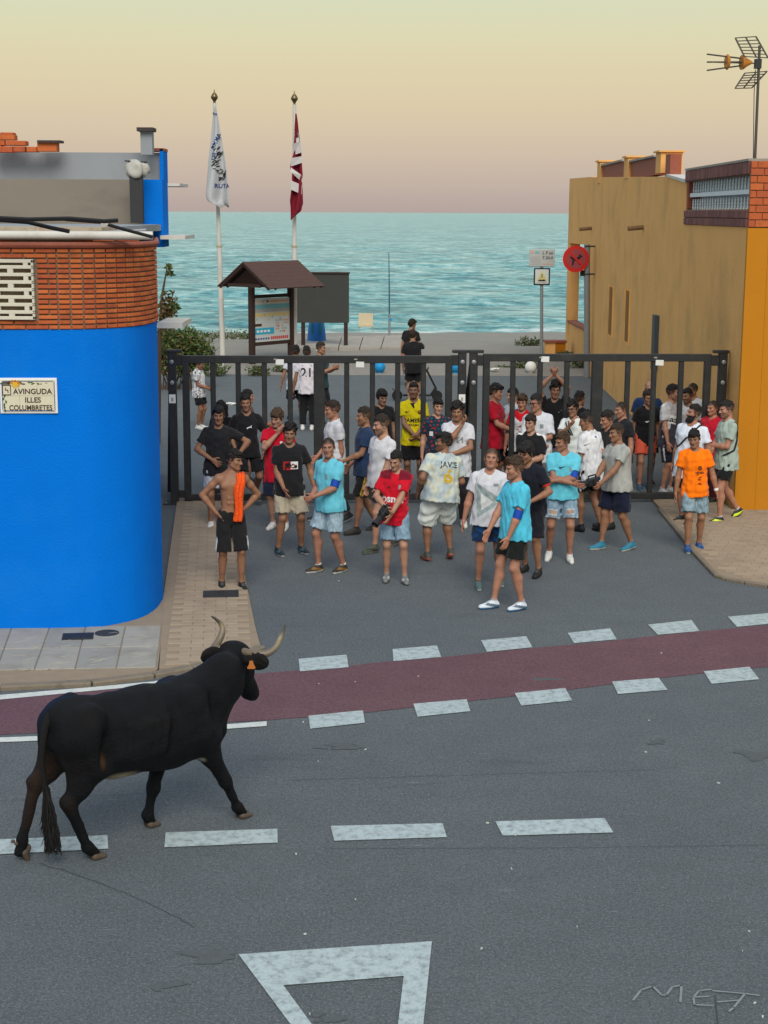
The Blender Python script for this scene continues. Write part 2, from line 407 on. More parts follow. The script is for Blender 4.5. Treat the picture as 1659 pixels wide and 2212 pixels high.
def torso_fn(pel, Rt, zt, rx, ry, z0, z1, pw=2.4, cy=0):
    zt, rx, ry = [np.asarray(a, np.float32) for a in (zt, rx, ry)]; R = Rt
    def fn(X, Y, Z):
        a, b, c = X - pel[0], Y - pel[1], Z - pel[2]
        x = R[0, 0] * a + R[1, 0] * b + R[2, 0] * c; y = R[0, 1] * a + R[1, 1] * b + R[2, 1] * c; z = R[0, 2] * a + R[1, 2] * b + R[2, 2] * c
        x = x.astype(np.float32); y = y.astype(np.float32); z = np.broadcast_to(z, np.broadcast(x, y, z).shape).astype(np.float32)
        ax = np.interp(z, zt, rx); ay = np.interp(z, zt, ry)
        q = (np.abs(x / ax) ** pw + np.abs((y - cy) / ay) ** pw) ** (1 / pw)
        d = (q - 1) * np.minimum(ax, ay)
        return np.maximum(d, np.maximum(z0 - z, z - z1))
    return fn
def person(label, at, H=1.75, yaw=0, lean=0, side=0, twist=0, head=(0, 0, 0), aL=(.25, -.03, .86), aR=(.25, -.03, .86), pL=(.35, .6, -.2), pR=(.35, .6, -.2),
           hL='relax', hR='relax', thumbL=None, thumbR=None, fL=(.10, 0, 8, 0, 0), fR=(.10, 0, 8, 0, 0), pel=(0, 0, .945), top=None, low=None, shoe=None, hair=('crop', 'black'), skin='mid', beard=0, w=1.0,
           extras=(), z=0.0, ox=0, h=.0125, group=None, pos=None, fine=False, seed=None, face=(1, 1, 1), cat='person'):
    """feet at pixel `at`; local axes: -y forward, +x the person's own left. Arms: wrist targets (out, forward is -y, up)."""
    rng = np.random.default_rng(seed if seed is not None else int(at[0] * 7 + at[1] * 13) % 99991)
    g = Vector(pos) if pos is not None else G(at[0], at[1], z)
    root = empty('person', (g.x, g.y, z if pos is None else g.z), math.radians(yaw), label, cat, group); s = H / HT; root.scale = (s, s, s)
    side = side + rng.uniform(-3, 3); twist = twist + rng.uniform(-7, 7); head = (head[0] - twist * .5, head[1], head[2] + rng.uniform(-5, 5)); pel = (pel[0] + rng.uniform(-.022, .022), pel[1], pel[2])
    w = w * rng.uniform(.93, 1.03)
    P = npa(*pel); Rt = rotm('Z', twist) @ rotm('X', lean) @ rotm('Y', side)
    T = lambda x, y, zz: P + Rt @ npa(x, y, zz)
    sk = npa(*SKIN[skin]) * rng.uniform(.88, 1.1)
    Rh = Rt @ rotm('X', -lean * .55) @ rotm('Z', head[0]) @ rotm('X', head[1]) @ rotm('Y', head[2])
    piv = T(0, .008, .565); hc = piv + Rh @ npa(0, -.016, .118)
    arms = {}
    for sd, A, pole, hm, th in ((1, aL, pL, hL, thumbL), (-1, aR, pR, hR, thumbR)):
        S = T(sd * .170 * w ** .5, .008, .448); E, Wr = bend(S, (sd * A[0], A[1], A[2]), .285, .255, (sd * pole[0], pole[1], pole[2])); arms[sd] = (S, E, Wr, hm, th)
    legs = {}
    for sd, F_ in ((1, fL), (-1, fR)):
        fr = rotm('Z', F_[2] * sd) @ rotm('X', F_[4])
        foot = lambda p, F_=F_, sd=sd: ((np.asarray(p, float) - (0, -.09, 0)) @ rotm('X', F_[4]).T + (0, -.09, 0)) @ rotm('Z', F_[2] * sd).T + (sd * F_[0], -F_[1], F_[3])   # heel lift turns about the ball of the foot
        ank = foot(npa(0, .012, .10))
        Hp = P + rotm('Z', twist * .3) @ npa(sd * .088 * w ** .5, 0, -.015); kd = rotm('Z', F_[2] * sd * .8) @ npa(0, -1, 0)
        K, An = bend(Hp, ank, .435, .415, kd); legs[sd] = (Hp, K, An, fr, foot, F_)
    # --- body
    allp = np.array([P, hc, T(0, 0, .5)] + [q for a in arms.values() for q in a[:3]] + [q for a in legs.values() for q in a[:3]])
    lo, hi = allp.min(0) - .16 * max(1, w), allp.max(0) + .16 * max(1, w)
    f = Fld(lo, hi, h * 1.1)
    kx = .90 if top is not None else 1.0; kz = np.where(BZ < .1, .88 if low is not None else 1, kx) * np.where(BZ > .46, 1 / max(kx, .94), 1)
    f.add(torso_fn(P, Rt, BZ, BX * w * kz, BY * w * kz * (1 + .5 * max(0, w - 1)), -.12, .535), T(0, 0, .2) - .42, T(0, 0, .2) + .42, .02)
    f.rc(T(0, .018, .545), T(.14, .014, .458), .040, .040, .03); f.rc(T(0, .018, .545), T(-.14, .014, .458), .040, .040, .03)
    f.rc(T(0, .012, .49), hc + Rh @ npa(0, .02, -.06), .054, .05, .02)
    if top is None:
        for sd in (1, -1): f.ell(T(sd * .075, -.075, .375), (.065, .035, .052), .02, R=Rt.T); f.ell(T(sd * .085, .07, .36), (.06, .03, .09), .03, R=Rt.T)
        for zz in (.16, .22): [f.ell(T(sd * .032, -.086, zz), (.026, .012, .026), .012, R=Rt.T) for sd in (1, -1)]
    lw = w ** .6
    for sd, (S, E, Wr, hm, th) in arms.items():
        f.rc(S, E, (.052 if top is None else .042) * lw, .040 * lw, .025); f.ell(S, ((.057 if top is None else .043) * lw,) * 3, .03); f.ell(S * .6 + E * .4 + unit(npa(0, -1, 0)) * .006, ((.047 if top is None else .043) * lw,) * 3, .03)
        q = E + (Wr - E) * .28; f.rc(E, q, .041 * lw, .044 * lw, .015); f.rc(q, Wr, .044 * lw, .027, .02)
    for sd, (Hp, K, An, fr, fp, F_) in legs.items():
        f.rc(Hp, K, (.088 if low is None else .078) * lw, .056 * lw, .03); f.ell(Hp * .55 + K * .45 + npa(0, -.012, 0), (.074 * lw, .074 * lw, .1), .04)
        f.rc(K, An, .049 * lw, .033, .02); b = unit(np.cross(np.cross(An - K, unit(K - (Hp + An) / 2 + npa(0, -.02, 0))), An - K)); c = K * .68 + An * .32 - b * .020
        f.rc(K * .9 + An * .1 - b * .008, c, .044 * lw, .051 * lw, .03); f.rc(c, K * .35 + An * .65 - b * .006, .051 * lw, .035, .03); f.ell(K - b * -.02, (.042 * lw,) * 3, .02)
        f.rc(An, An + fr @ npa(0, 0, -.06), .036, .036, .02)
    V, Q = f.net(); C = np.tile(sk, (len(V), 1)) * (1 + .05 * np.sin(V[:, 2:3] * 25))
    parts = [(V, Q, C)]
    # --- head
    fs = npa(face[0] * rng.uniform(.92, 1.02), face[1] * rng.uniform(.97, 1.03), face[2] * rng.uniform(1.0, 1.07))
    hv = HEADV; nose = rng.uniform(-.004, .005); jaw = rng.uniform(.92, 1.06)
    v = hv.copy(); v[:, 1] -= nose * np.exp(-((v[:, 0] / .014) ** 2 + ((v[:, 2] + .02) / .02) ** 2)) * (v[:, 1] < -.06); v[:, 0] *= np.where(v[:, 2] < -.04, jaw, 1)
    x, y, zz = hv.T; C = np.tile(sk, (len(v), 1)); hcol = npa(*HAIRC[hair[1]]); fr_ = y < -.045
    red = np.exp(-((np.abs(x) - .045) / .02) ** 2 - ((zz + .03) / .025) ** 2) * fr_ * .10; C *= 1 - red[:, None] * npa(0, .45, .45)
    if beard:
        m = (y < -.005) & (zz < -.036) & (zz > -.125) & ~((np.abs(x) < .021) & (zz > -.071) & (zz < -.05)); m |= (y < -.07) & (np.abs(x) < .027) & (zz < -.036) & (zz > -.052)
        kb_ = min(1, beard * .62) if beard < 1.5 else 1; C[m] = C[m] * (1 - kb_) + hcol * kb_ * 1.1
    else:
        m = (y < .0) & (zz < -.04) & (zz > -.12); C[m] = C[m] * .94 + hcol * .04
    if hair[0] not in ('none', 'balding'):
        hl_ = np.interp(y, [-.12, -.075, -.045, -.02, .012, .03, .07, .12], [.056, .056, .050, -.004, -.010, -.012, -.05, -.066]); kk = np.clip((zz - hl_ + .008) / .016, 0, 1)[:, None] * .8; C = C * (1 - kk) + hcol * kk * 1.3
    lip = (y < -.083) & (np.abs(x) < .016) & (zz < -.050) & (zz > -.072); C[lip] = sk * npa(.80, .52, .52); ml = lip & (np.abs(zz + .0605) < .0030); C[ml] = sk * .38
    brow = fr_ & (np.abs(zz - .019 - .10 * (.032 - np.abs(np.abs(x) - .03))) < .0062) & (np.abs(x) > .012) & (np.abs(x) < .052); C[brow] = hcol * .7 + sk * .12
    for sd in (-1, 1):
        dx, dz = x - sd * .031, zz + .001; eye = fr_ & (((dx / .0155) ** 2 + (dz / .0075) ** 2) < 1); C[eye] = (.42, .39, .36)
        C[fr_ & ((dx ** 2 + dz ** 2) < .0065 ** 2)] = (.018, .011, .008); lid = fr_ & (np.abs(dx) < .017) & (np.abs(dz - .0085) < .0035); C[lid] = sk * .35
    v = (v * fs) @ Rh.T + hc; parts.append((v, HEADQ, C))
    # --- hands
    for sd, (S, E, Wr, hm, th) in arms.items():
        d = unit(Wr - E)
        if hm in ('down',): d, hm = unit(d + npa(0, 0, -.9)), 'relax'
        hint = npa(0, -1, 0) * abs(d[2]) + npa(0, 0, 1) * math.sqrt(max(0, 1 - d[2] ** 2)) if th is None else npa(sd * th[0], th[1], th[2])
        yv = -unit(hint - d * (hint @ d)); zv = -d; xv = np.cross(yv, zv); M = np.stack([xv, yv, zv], 1)
        hv_, hq = HANDS[hm]; hv2 = hv_.copy()
        if sd < 0: hv2[:, 0] *= -1; hq = hq[:, ::-1]
        parts.append(((hv2 * 1.0) @ M.T + Wr + d * .012, hq, np.tile(sk * npa(1.0, .93, .92), (len(hv2), 1))))
    V, Q, C = joinq(parts); link('body', qmesh('body', V, Q, C), MATS['skin'], root)
    def inv(V): return (V - P) @ Rt
    # --- hair
    if hair[0] != 'none':
        hv_, hq = _hair(hair[0]); C = np.tile(hcol, (len(hv_), 1)) * rng.uniform(.8, 1.25)
        if hair[0] in ('fade', 'crop', 'quiff', 'fringe', 'curly', 'flat', 'buzz'):
            k = np.clip((.055 - hv_[:, 2]) / .05, 0, 1) * ((np.abs(hv_[:, 0]) > .05) | (hv_[:, 1] > .06)) * {'fade': .55, 'buzz': .4, 'crop': .35, 'quiff': .5, 'curly': .2, 'fringe': .2, 'flat': .3}[hair[0]]; C = C * (1 - k[:, None]) + sk * .6 * k[:, None]
        if len(hair) > 2: C = np.array([hair[2](p, c) for p, c in zip(hv_, C)])
        link('hair', qmesh('hair', (hv_ * fs * npa(1.0, 1.0, 1.0)) @ Rh.T + hc, hq, C), MATS['hair'], root)
    if beard > 1:
        bf = Fld((-.1, -.15, -.17), (.1, .05, 0), .0066)
        for sx in (-1, 1): bf.rc((sx * .062, -.0, -.03), (sx * .05, -.045, -.09), .016, .024, .02); bf.rc((sx * .05, -.045, -.09), (0, -.078, -.112), .024, .03, .02)
        bf.rc((-.025, -.088, -.045), (.025, -.088, -.045), .009, .009, .01); bf.wobble(.003, waves(rng, 5, .015, .03)); bv, bq = bf.net()
        link('beard', qmesh('beard', (bv * fs) @ Rh.T + hc, bq, np.tile(hcol, (len(bv), 1))), MATS['hair'], root)
    made = dict(root=root, T=T, P=P, Rt=Rt, Rh=Rh, hc=hc, arms=arms, legs=legs, s=s)
    # --- shirt
    if top is not None:
        col = top.get('col', (.7, .7, .7)); hem = top.get('hem', -.15); sl = top.get('sl', .62); ez = top.get('ease', 1.0)
        zt = npa(hem - .02, hem + .06, 0, .09, .18, .28, .38, .44, .49, .535)
        rx = npa(.202, .198, .191, .178, .168, .171, .176, .164, .124, .076) * w * (1 + .05 * (ez - 1)) + .004 * ez; ry = npa(.156, .154, .150, .142, .134, .132, .132, .110, .084, .064) * w * (1 + .5 * max(0, w - 1)) + .004 * ez
        ap = np.array([T(0, 0, hem), T(0, 0, .55)] + [q for a in arms.values() for q in (a[0], a[0] * (1 - sl) + a[1] * sl)])
        f = Fld(ap.min(0) - .28 * max(w, 1) - npa(.05, 0, 0), ap.max(0) + npa(.22, .28 * w, .13), top.get('h', h))
        f.add(torso_fn(P, Rt, zt, rx, ry, hem, .532), T(0, 0, .2) - .55, T(0, 0, .2) + .55, .015)
        f.rc(T(0, .018, .528), T(.145 * w ** .5, .012, .458), .048, .052, .03); f.rc(T(0, .018, .528), T(-.145 * w ** .5, .012, .458), .048, .052, .03)
        for sd, (S, E, Wr, hm, th) in arms.items():
            if sl > 0:
                e = S + (E - S) * min(sl, 1); n = unit(E - S); f.rc(S, e + n * .04, .061 * lw, .071 * lw * top.get('flare', 1), .035, cut=(e, n))
                if sl > 1: f.rc(E, E + (Wr - E) * (sl - 1), .05, .045, .03)
        nk = T(0, -.055, .555 - top.get('neck', 0)); f.rc(nk + Rt @ npa(0, .01, 0), nk + Rt @ npa(0, -.06, .0), .062, .062, .008, 'd')
        f.rc(T(0, .012, .53), T(0, .012, .62), .058, .066, .006, 'd')
        # cloth folds: broad drape plus creases gathering towards the waist
        Xg = waves(rng, 4, .06, .12); Xg = [(a * 1.2, b * 1.2, c * .45, p, q) for a, b, c, p, q in Xg] + waves(rng, 4, .08, .16)
        f.wobble(.0041 * top.get('fold', 1), Xg, 1.1)
        V, Q = f.net(); C = np.tile(npa(*col), (len(V), 1)); L = inv(V)
        arm_t = np.zeros(len(V)); arm_s = np.zeros(len(V))
        for sd, (S, E, Wr, hm, th) in arms.items():
            n = E - S; t = ((V - S) @ n) / (n @ n); dd = np.linalg.norm(V - S - np.clip(t, 0, 1)[:, None] * n, axis=1); m = (dd < .095 * lw) & (L[:, 0] * sd > .125 * w ** .5); arm_t[m] = t[m]; arm_s[m] = sd
        if 'pat' in top: C = top['pat'](L, C, arm_t, arm_s)
        me = qmesh('shirt', V, Q, C); so = link('shirt', me, MATS[top.get('mat', 'cloth')], root)
        if top.get('label'): so['label'] = top['label']
        if extras or top.get('prints'): bvh = made['bvh'] = BVHTree.FromPolygons([tuple(q) for q in V], [tuple(q) for q in Q])
        if top.get('prints'):
            bvh = made['bvh'] or BVHTree.FromPolygons([tuple(q) for q in V], [tuple(q) for q in Q])
            for pr in top['prints']:
                txt, size, (u0, v0), m = pr[:4]; opt = pr[4] if len(pr) > 4 else {}
                if callable(txt): pv, pf = txt()
                else: pv, pf = text2d(txt, size, opt.get('bold', .01), opt.get('sp', 1.0), opt.get('shear', 0))
                a = math.radians(opt.get('rot', 0)); back = opt.get('back', False); dirn = npa(0, -1 if back else 1, 0); out = []
                for px, py in pv:
                    px *= opt.get('sx', 1); qx = px * math.cos(a) - py * math.sin(a); qy = px * math.sin(a) + py * math.cos(a)
                    ori = T((u0 + qx) * (-1 if back else 1), .5 if back else -.5, v0 + qy); hit = bvh.ray_cast(Vector(ori), Vector(Rt @ dirn)); p = npa(*hit[0]) if hit[0] is not None else ori + Rt @ dirn * (.36)
                    out.append(p - Rt @ dirn * opt.get('lift', .0065))
                MB().add(out, pf).obj('print', m, root)
    # --- shorts or trousers
    if low is not None:
        col = low['col']; t1 = low.get('len', .8); waist = low.get('waist', .03 if top is not None else .07); loose = low.get('loose', 1.0); ze = npa(-.11, -.05, 0, .09); trousers = t1 > 1.05
        ap = np.array([T(0, 0, .1)] + [q for a in legs.values() for q in (a[0], a[1], a[2] if trousers else a[1])]); f = Fld(ap.min(0) - .2 * max(1, w), ap.max(0) + .2, low.get('h', h))
        f.add(torso_fn(P, Rt if abs(lean) < 12 else rotm('Z', twist * .4) @ rotm('X', lean * .6), ze, npa(.148, .162, .163, .146) * w, npa(.106, .118, .120, .108) * w * (1 + .5 * max(0, w - 1)), -.11, waist), P - .35, P + .35, .03)
        for sd, (Hp, K, An, fr, fp, F_) in legs.items():
            n = unit(K - Hp); e = Hp + (K - Hp) * min(t1, 1.0); r0, r1 = .098 * lw * loose, (.080 + .026 * (loose if not trousers else .5)) * lw
            f.rc(Hp, e + n * (.06 if not trousers else 0), r0, r1, .03, cut=None if trousers else (e, n))
            if trousers: q = K + (An - K) * min(1, t1 - 1); f.rc(K, q, r1, .066 * low.get('flare', 1), .03, cut=(q, unit(An - K)))
        Xg = [(a * 1.2, b * 1.2, c * .5, p, q) for a, b, c, p, q in waves(rng, 4, .05, .1)] + waves(rng, 3, .08, .15); f.wobble(.0044, Xg, 1.1)
        V, Q = f.net(); C = np.tile(npa(*col), (len(V), 1))
        lt = np.zeros(len(V)); ls = np.where((V - P) @ rotm('Z', twist * .3)[:, 0] > 0, 1, -1); lx = np.zeros((len(V), 3))
        for sd, (Hp, K, An, fr, fp, F_) in legs.items():
            m = ls == sd; n = K - Hp; lt[m] = ((V[m] - Hp) @ n) / (n @ n); lx[m] = V[m] - Hp - lt[m][:, None] * n
        if 'pat' in low: C = low['pat'](V, C, lt, ls, lx)
        lo_ = link('trousers' if trousers else 'shorts', qmesh('shorts', V, Q, C), MATS[low.get('mat', 'cloth')], root)
        if low.get('label'): lo_['label'] = low['label']
    # --- shoes
    sc_ = shoe or dict(col=(.02, .02, .02), sole=(.5, .5, .5))
    for sd, (Hp, K, An, fr, fp, F_) in legs.items():
        v = SHOEV.copy(); v[:, 0] *= sd; q = SHOEQ if sd > 0 else SHOEQ[:, ::-1]; x, y, zz = v.T
        C = np.tile(npa(*sc_['col']), (len(v), 1)); 
        if 'acc' in sc_: C[(np.abs(zz - .05 + .25 * (y + .03)) < .016) & (np.abs(x) > .02)] = sc_['acc']
        C[(zz > .07) & (y < .0) & (y > -.09) & (np.abs(x) < .02)] = npa(*sc_.get('lace', tuple(npa(*sc_['col']) * .6 + .05)))
        C[zz < .026 + .008 * (y > .03)] = sc_.get('sole', (.5, .5, .5)); sock = zz > .098; C[sock] = sc_.get('sock', sc_['col'])
        if sc_.get('low'): v[:, 2] = np.minimum(v[:, 2], .085)
        if sc_.get('sandal'):
            C[(y < -.03) & (zz > .024) & (np.abs(y + .075) > .028)] = sk; C[(zz > .05) & (y > -.02)] = sk
        v[:, 2] = np.where(v[:, 2] > .098, .098 + (v[:, 2] - .098) * sc_.get('sockh', .7), v[:, 2])
        v = fp(v)
        link('shoe', qmesh('shoe', v, q, C), MATS['shoe'], root)
    for e in extras: e(made)
    return made
# extras attached to a person (parts) ---------------------------------------------------------
def local_tube(made, name, pts, r, m, n=8): return MB().tube(pts, r, n).obj(name, m, made['root'], smooth=True)
def ring_on(made, name, sd, seg, t, r, wid, m):
    """band round a limb: seg 0 upper arm, 1 forearm"""
    a = made['arms'][sd]; A, B = a[seg], a[seg + 1]; c = A + (B - A) * t; n = unit(B - A)
    MB().tube([c - n * wid / 2, c - n * wid * .2, c + n * wid * .2, c + n * wid / 2], [r * .98, r, r, r * .97], 16).obj(name, m, made['root'], smooth=True)
def strap_on(made, pts, wid, m, name='bag_strap'):
    T = made['T']; P_ = [Vector(T(*p)) for p in pts]; out = []
    for a, b in zip(P_[:-1], P_[1:]):
        for k in range(7):
            q = a.lerp(b, k / 7); h = made['bvh'].find_nearest(q) if made.get('bvh') else (None,); out.append(h[0] + (q - h[0]).normalized() * .004 * (1 if (q - h[0]).dot(h[1]) > 0 else -1) + h[1] * .002 if h[0] is not None else q)
    MB().tube(out, wid, 6).obj(name, m, made['root'], smooth=True)
attr_mat('skin', rough=.55, spec=.35, var=.10, scale=60, bump=.08, sss=.12)
attr_mat('cloth', rough=.92, spec=.12, var=.12, scale=15, bump=.75, wr=1, sv=(1, 1, .6), sheen=.1)
attr_mat('denim', rough=.95, spec=.1, var=.34, scale=40, bump=.3, wr=1, sv=(1, 1, .5))
attr_mat('hair', rough=.6, spec=.3, var=.5, scale=160, bump=.8, wr=1)
attr_mat('shoe', rough=.6, spec=.3, var=.15, scale=70, bump=.2)
# ------------------------------------------------------------------ shared materials of the setting
def asphalt_mat(name, c1, c2, speck=.5, scuff=.35):
    m, n, l, b = nodes(name)
    big = noise(n, l, .35, 5, rough=.6); mid = noise(n, l, 2.2, 6, rough=.7); fine = noise(n, l, 62, 5, rough=.8); grit = noise(n, l, 26, 6, rough=.85); st = noise(n, l, .8, 6, rough=.7, sv=(.5, 1.6, 1))
    k = lambda c, f: tuple(min(1, x * f) for x in c)
    c = mixc(n, l, ramp(n, l, big.outputs['Fac'], [(.3, 0), (.7, 1)]).outputs[0], c1, c2)
    c = mixc(n, l, ramp(n, l, mid.outputs['Fac'], [(.40, 0), (.75, .6)]).outputs[0], c, k(c1, .74))
    c = mixc(n, l, ramp(n, l, st.outputs['Fac'], [(.60, 0), (.72, .6)]).outputs[0], c, k(c1, .50))
    c = mixc(n, l, ramp(n, l, grit.outputs['Fac'], [(.42, .75), (.56, 0)]).outputs[0], c, k(c1, .68))
    c = mixc(n, l, ramp(n, l, fine.outputs['Fac'], [(.50, 0), (.66, speck)]).outputs[0], c, k(c2, 2.3))
    sc = noise(n, l, 5, 5, rough=.75, sv=(.55, 3.5, 1)); c = mixc(n, l, ramp(n, l, sc.outputs['Fac'], [(.62, 0), (.74, scuff)]).outputs[0], c, (.30, .31, .30))
    l.new(c, b.inputs['Base Color']); b.inputs['Roughness'].default_value = .88; b.inputs['Specular IOR Level'].default_value = .15
    bumpn(n, l, b, fine.outputs['Fac'], .9, .012); MATS[name] = m; return m
def paint_mat(name, col, wear=.5):
    m, n, l, b = nodes(name)
    a = noise(n, l, 14, 8, rough=.75); f = noise(n, l, 90, 3); d = noise(n, l, 2.5, 4)
    c = mixc(n, l, d.outputs['Fac'], tuple(x * .8 for x in col), col)
    c = mixc(n, l, ramp(n, l, a.outputs['Fac'], [(.46, 0), (.70, wear)]).outputs[0], c, (.13, .145, .15))
    c = mixc(n, l, ramp(n, l, f.outputs['Fac'], [(.45, 0), (.75, .35)]).outputs[0], c, (.2, .21, .21))
    l.new(c, b.inputs['Base Color']); b.inputs['Roughness'].default_value = .75; bumpn(n, l, b, f.outputs['Fac'], .3, .004); MATS[name] = m; return m
ASPH = asphalt_mat('asphalt', (.106, .120, .130), (.134, .148, .157), speck=.60, scuff=.55)
PAINT = paint_mat('road_paint', (.44, .52, .53), .9); PAINT2 = paint_mat('line_paint', (.66, .68, .64), .35)
RED = asphalt_mat('red_lane', (.142, .074, .088), (.172, .094, .107), speck=.28, scuff=.14)
M_BLUE = mat('blue_render', (.001, .165, .68), .8, spec=.06, var=.10, scale=2.5, bump=.5, bscale=45, stain=(.02, .22, .66), stain_amt=.25, stain_scale=.8)
M_BRICK = [mat('brick_%d' % i, c, .85, var=.14, scale=22, bump=.35, bscale=140, stain=(.10, .035, .02), stain_amt=.5, stain_scale=9) for i, c in enumerate([(.54, .135, .038), (.49, .112, .034), (.58, .155, .046), (.44, .098, .036)])]
M_MORTAR = mat('mortar', (.26, .19, .135), .95, var=.25, scale=20, bump=.4, bscale=90)
M_OCHRE = mat('ochre_render', (.80, .43, .145), .9, var=.13, scale=1.6, bump=.6, bscale=28, stain=(.36, .225, .085), stain_amt=.55, stain_scale=.7, sv=(1, 1, .85))
M_YELLOW = mat('yellow_render', (.50, .188, .006), .85, var=.08, scale=1.6, bump=.3, bscale=60, stain=(.50, .20, .012), stain_amt=.4, stain_scale=2)
M_STEEL = mat('dark_painted_steel', (.020, .021, .022), .55, var=.3, scale=8, bump=.12, bscale=120, spec=.4, stain=(.06, .055, .05), stain_amt=.4, stain_scale=5)
M_STEEL2 = mat('galvanised_steel', (.30, .31, .32), .5, var=.15, scale=14, bump=.1, metal=.5)
M_WHITE = mat('white_paint', (.72, .72, .69), .55, var=.06, scale=6, bump=.1)
M_WORNW = mat('worn_white_paint', (.58, .56, .52), .7, var=.12, scale=5, bump=.2, stain=(.3, .25, .18), stain_amt=.5, stain_scale=4, sv=(1, 1, .3))
M_GREYW = mat('grey_render', (.27, .29, .31), .9, var=.10, scale=1.5, bump=.3, stain=(.20, .205, .21), stain_amt=.4, stain_scale=2.6, sv=(1, 1, .4))
M_BROWNW = mat('weathered_render', (.22, .19, .155), .92, var=.14, scale=1.2, bump=.3, stain=(.11, .10, .09), stain_amt=.6, stain_scale=1.4, sv=(.4, 1, 1.2))
M_TILE = mat('red_clay_tile', (.30, .085, .05), .7, var=.2, scale=12, bump=.25)
M_CONC = mat('concrete', (.34, .31, .27), .9, var=.14, scale=4, bump=.3, stain=(.15, .13, .11), stain_amt=.5, stain_scale=3)
M_WOOD = mat('dark_wood', (.040, .020, .016), .75, var=.35, scale=9, bump=.35, bscale=60, sv=(1, 1, 6))
M_ROOFW = mat('roof_board_wood', (.085, .045, .037), .8, var=.3, scale=7, bump=.35, bscale=50)
M_BLACK = mat('black_rubber', (.012, .012, .013), .6, bump=.1)
M_INK = mat('black_ink', (.015, .015, .018), .7, bump=0); M_INKB = mat('blue_ink', (.02, .06, .25), .7, bump=0); M_INKR = mat('red_ink', (.55, .03, .02), .6, bump=0)
M_PAPER = mat('paper', (.72, .72, .70), .85, var=.05, bump=.05)
# ------------------------------------------------------------------ ground
def sheet(name, poly, z, m, parent=None, kind='structure', thick=0):
    mb = MB()
    if thick: mb.prism(poly, z - thick, z)
    else: mb.add([(p[0], p[1], z) for p in poly], [tuple(range(len(poly)))])
    o = mb.obj(name, m, parent)
    if kind and not parent: o['kind'] = kind
    return o
def gp(pts, z=0): return [tuple(G(x, y, z)[:2]) for x, y in pts]
def ccw(p):
    a = sum(p[i][0] * p[(i + 1) % len(p)][1] - p[(i + 1) % len(p)][0] * p[i][1] for i in range(len(p))); return p if a > 0 else p[::-1]
road = sheet('road', [(-90, -30), (90, -30), (90, 44), (-90, 44)], 0, ASPH); road['kind'] = 'structure'
# beach: rises a touch at its near rim, then falls to the water
def beach():
    xs = np.concatenate([np.linspace(-70, -14, 12), np.linspace(-13, 13, 70), np.linspace(14, 70, 12)]); ys = np.concatenate([np.linspace(43.2, 62, 60), np.linspace(63, 110, 24)])
    rng = np.random.default_rng(3); ph = rng.uniform(0, 6.28, 24); kk = rng.normal(size=(24, 2)) * 1.3
    v = []
    for y in ys:
        for x in xs:
            e = min(1, max(0, (y - 43.2) / 1.2)); zz = .004 + .10 * e - max(0, y - 52) * .0572 + max(0, x - 1.5) * .012 * min(1, max(0, y - 52) / 10)
            zz += e * .022 * sum(math.sin(kk[i][0] * x + kk[i][1] * y + ph[i]) for i in range(24)) / 3.5
            v.append((x, y, zz))
    nx = len(xs); f = [(j * nx + i, j * nx + i + 1, (j + 1) * nx + i + 1, (j + 1) * nx + i) for j in range(len(ys) - 1) for i in range(nx - 1)]
    m, n, l, b = nodes('sand'); a = noise(n, l, .8, 6, rough=.65); s = noise(n, l, 30, 4); pb = n.new('ShaderNodeTexVoronoi'); pb.inputs['Scale'].default_value = 7; g = n.new('ShaderNodeNewGeometry'); l.new(g.outputs['Position'], pb.inputs['Vector'])
    c = mixc(n, l, a.outputs['Fac'], (.20, .183, .158), (.31, .285, .25)); c = mixc(n, l, ramp(n, l, s.outputs['Fac'], [(.4, 0), (.7, .5)]).outputs[0], c, (.11, .10, .09)); c = mixc(n, l, ramp(n, l, pb.outputs['Distance'], [(.0, .5), (.14, 0)]).outputs[0], c, (.33, .31, .28))
    l.new(c, b.inputs['Base Color']); b.inputs['Roughness'].default_value = .95; bumpn(n, l, b, s.outputs['Fac'], .6, .04)
    o = MB().add(v, f).obj('beach', m, smooth=True); o['kind'] = 'structure'
beach()
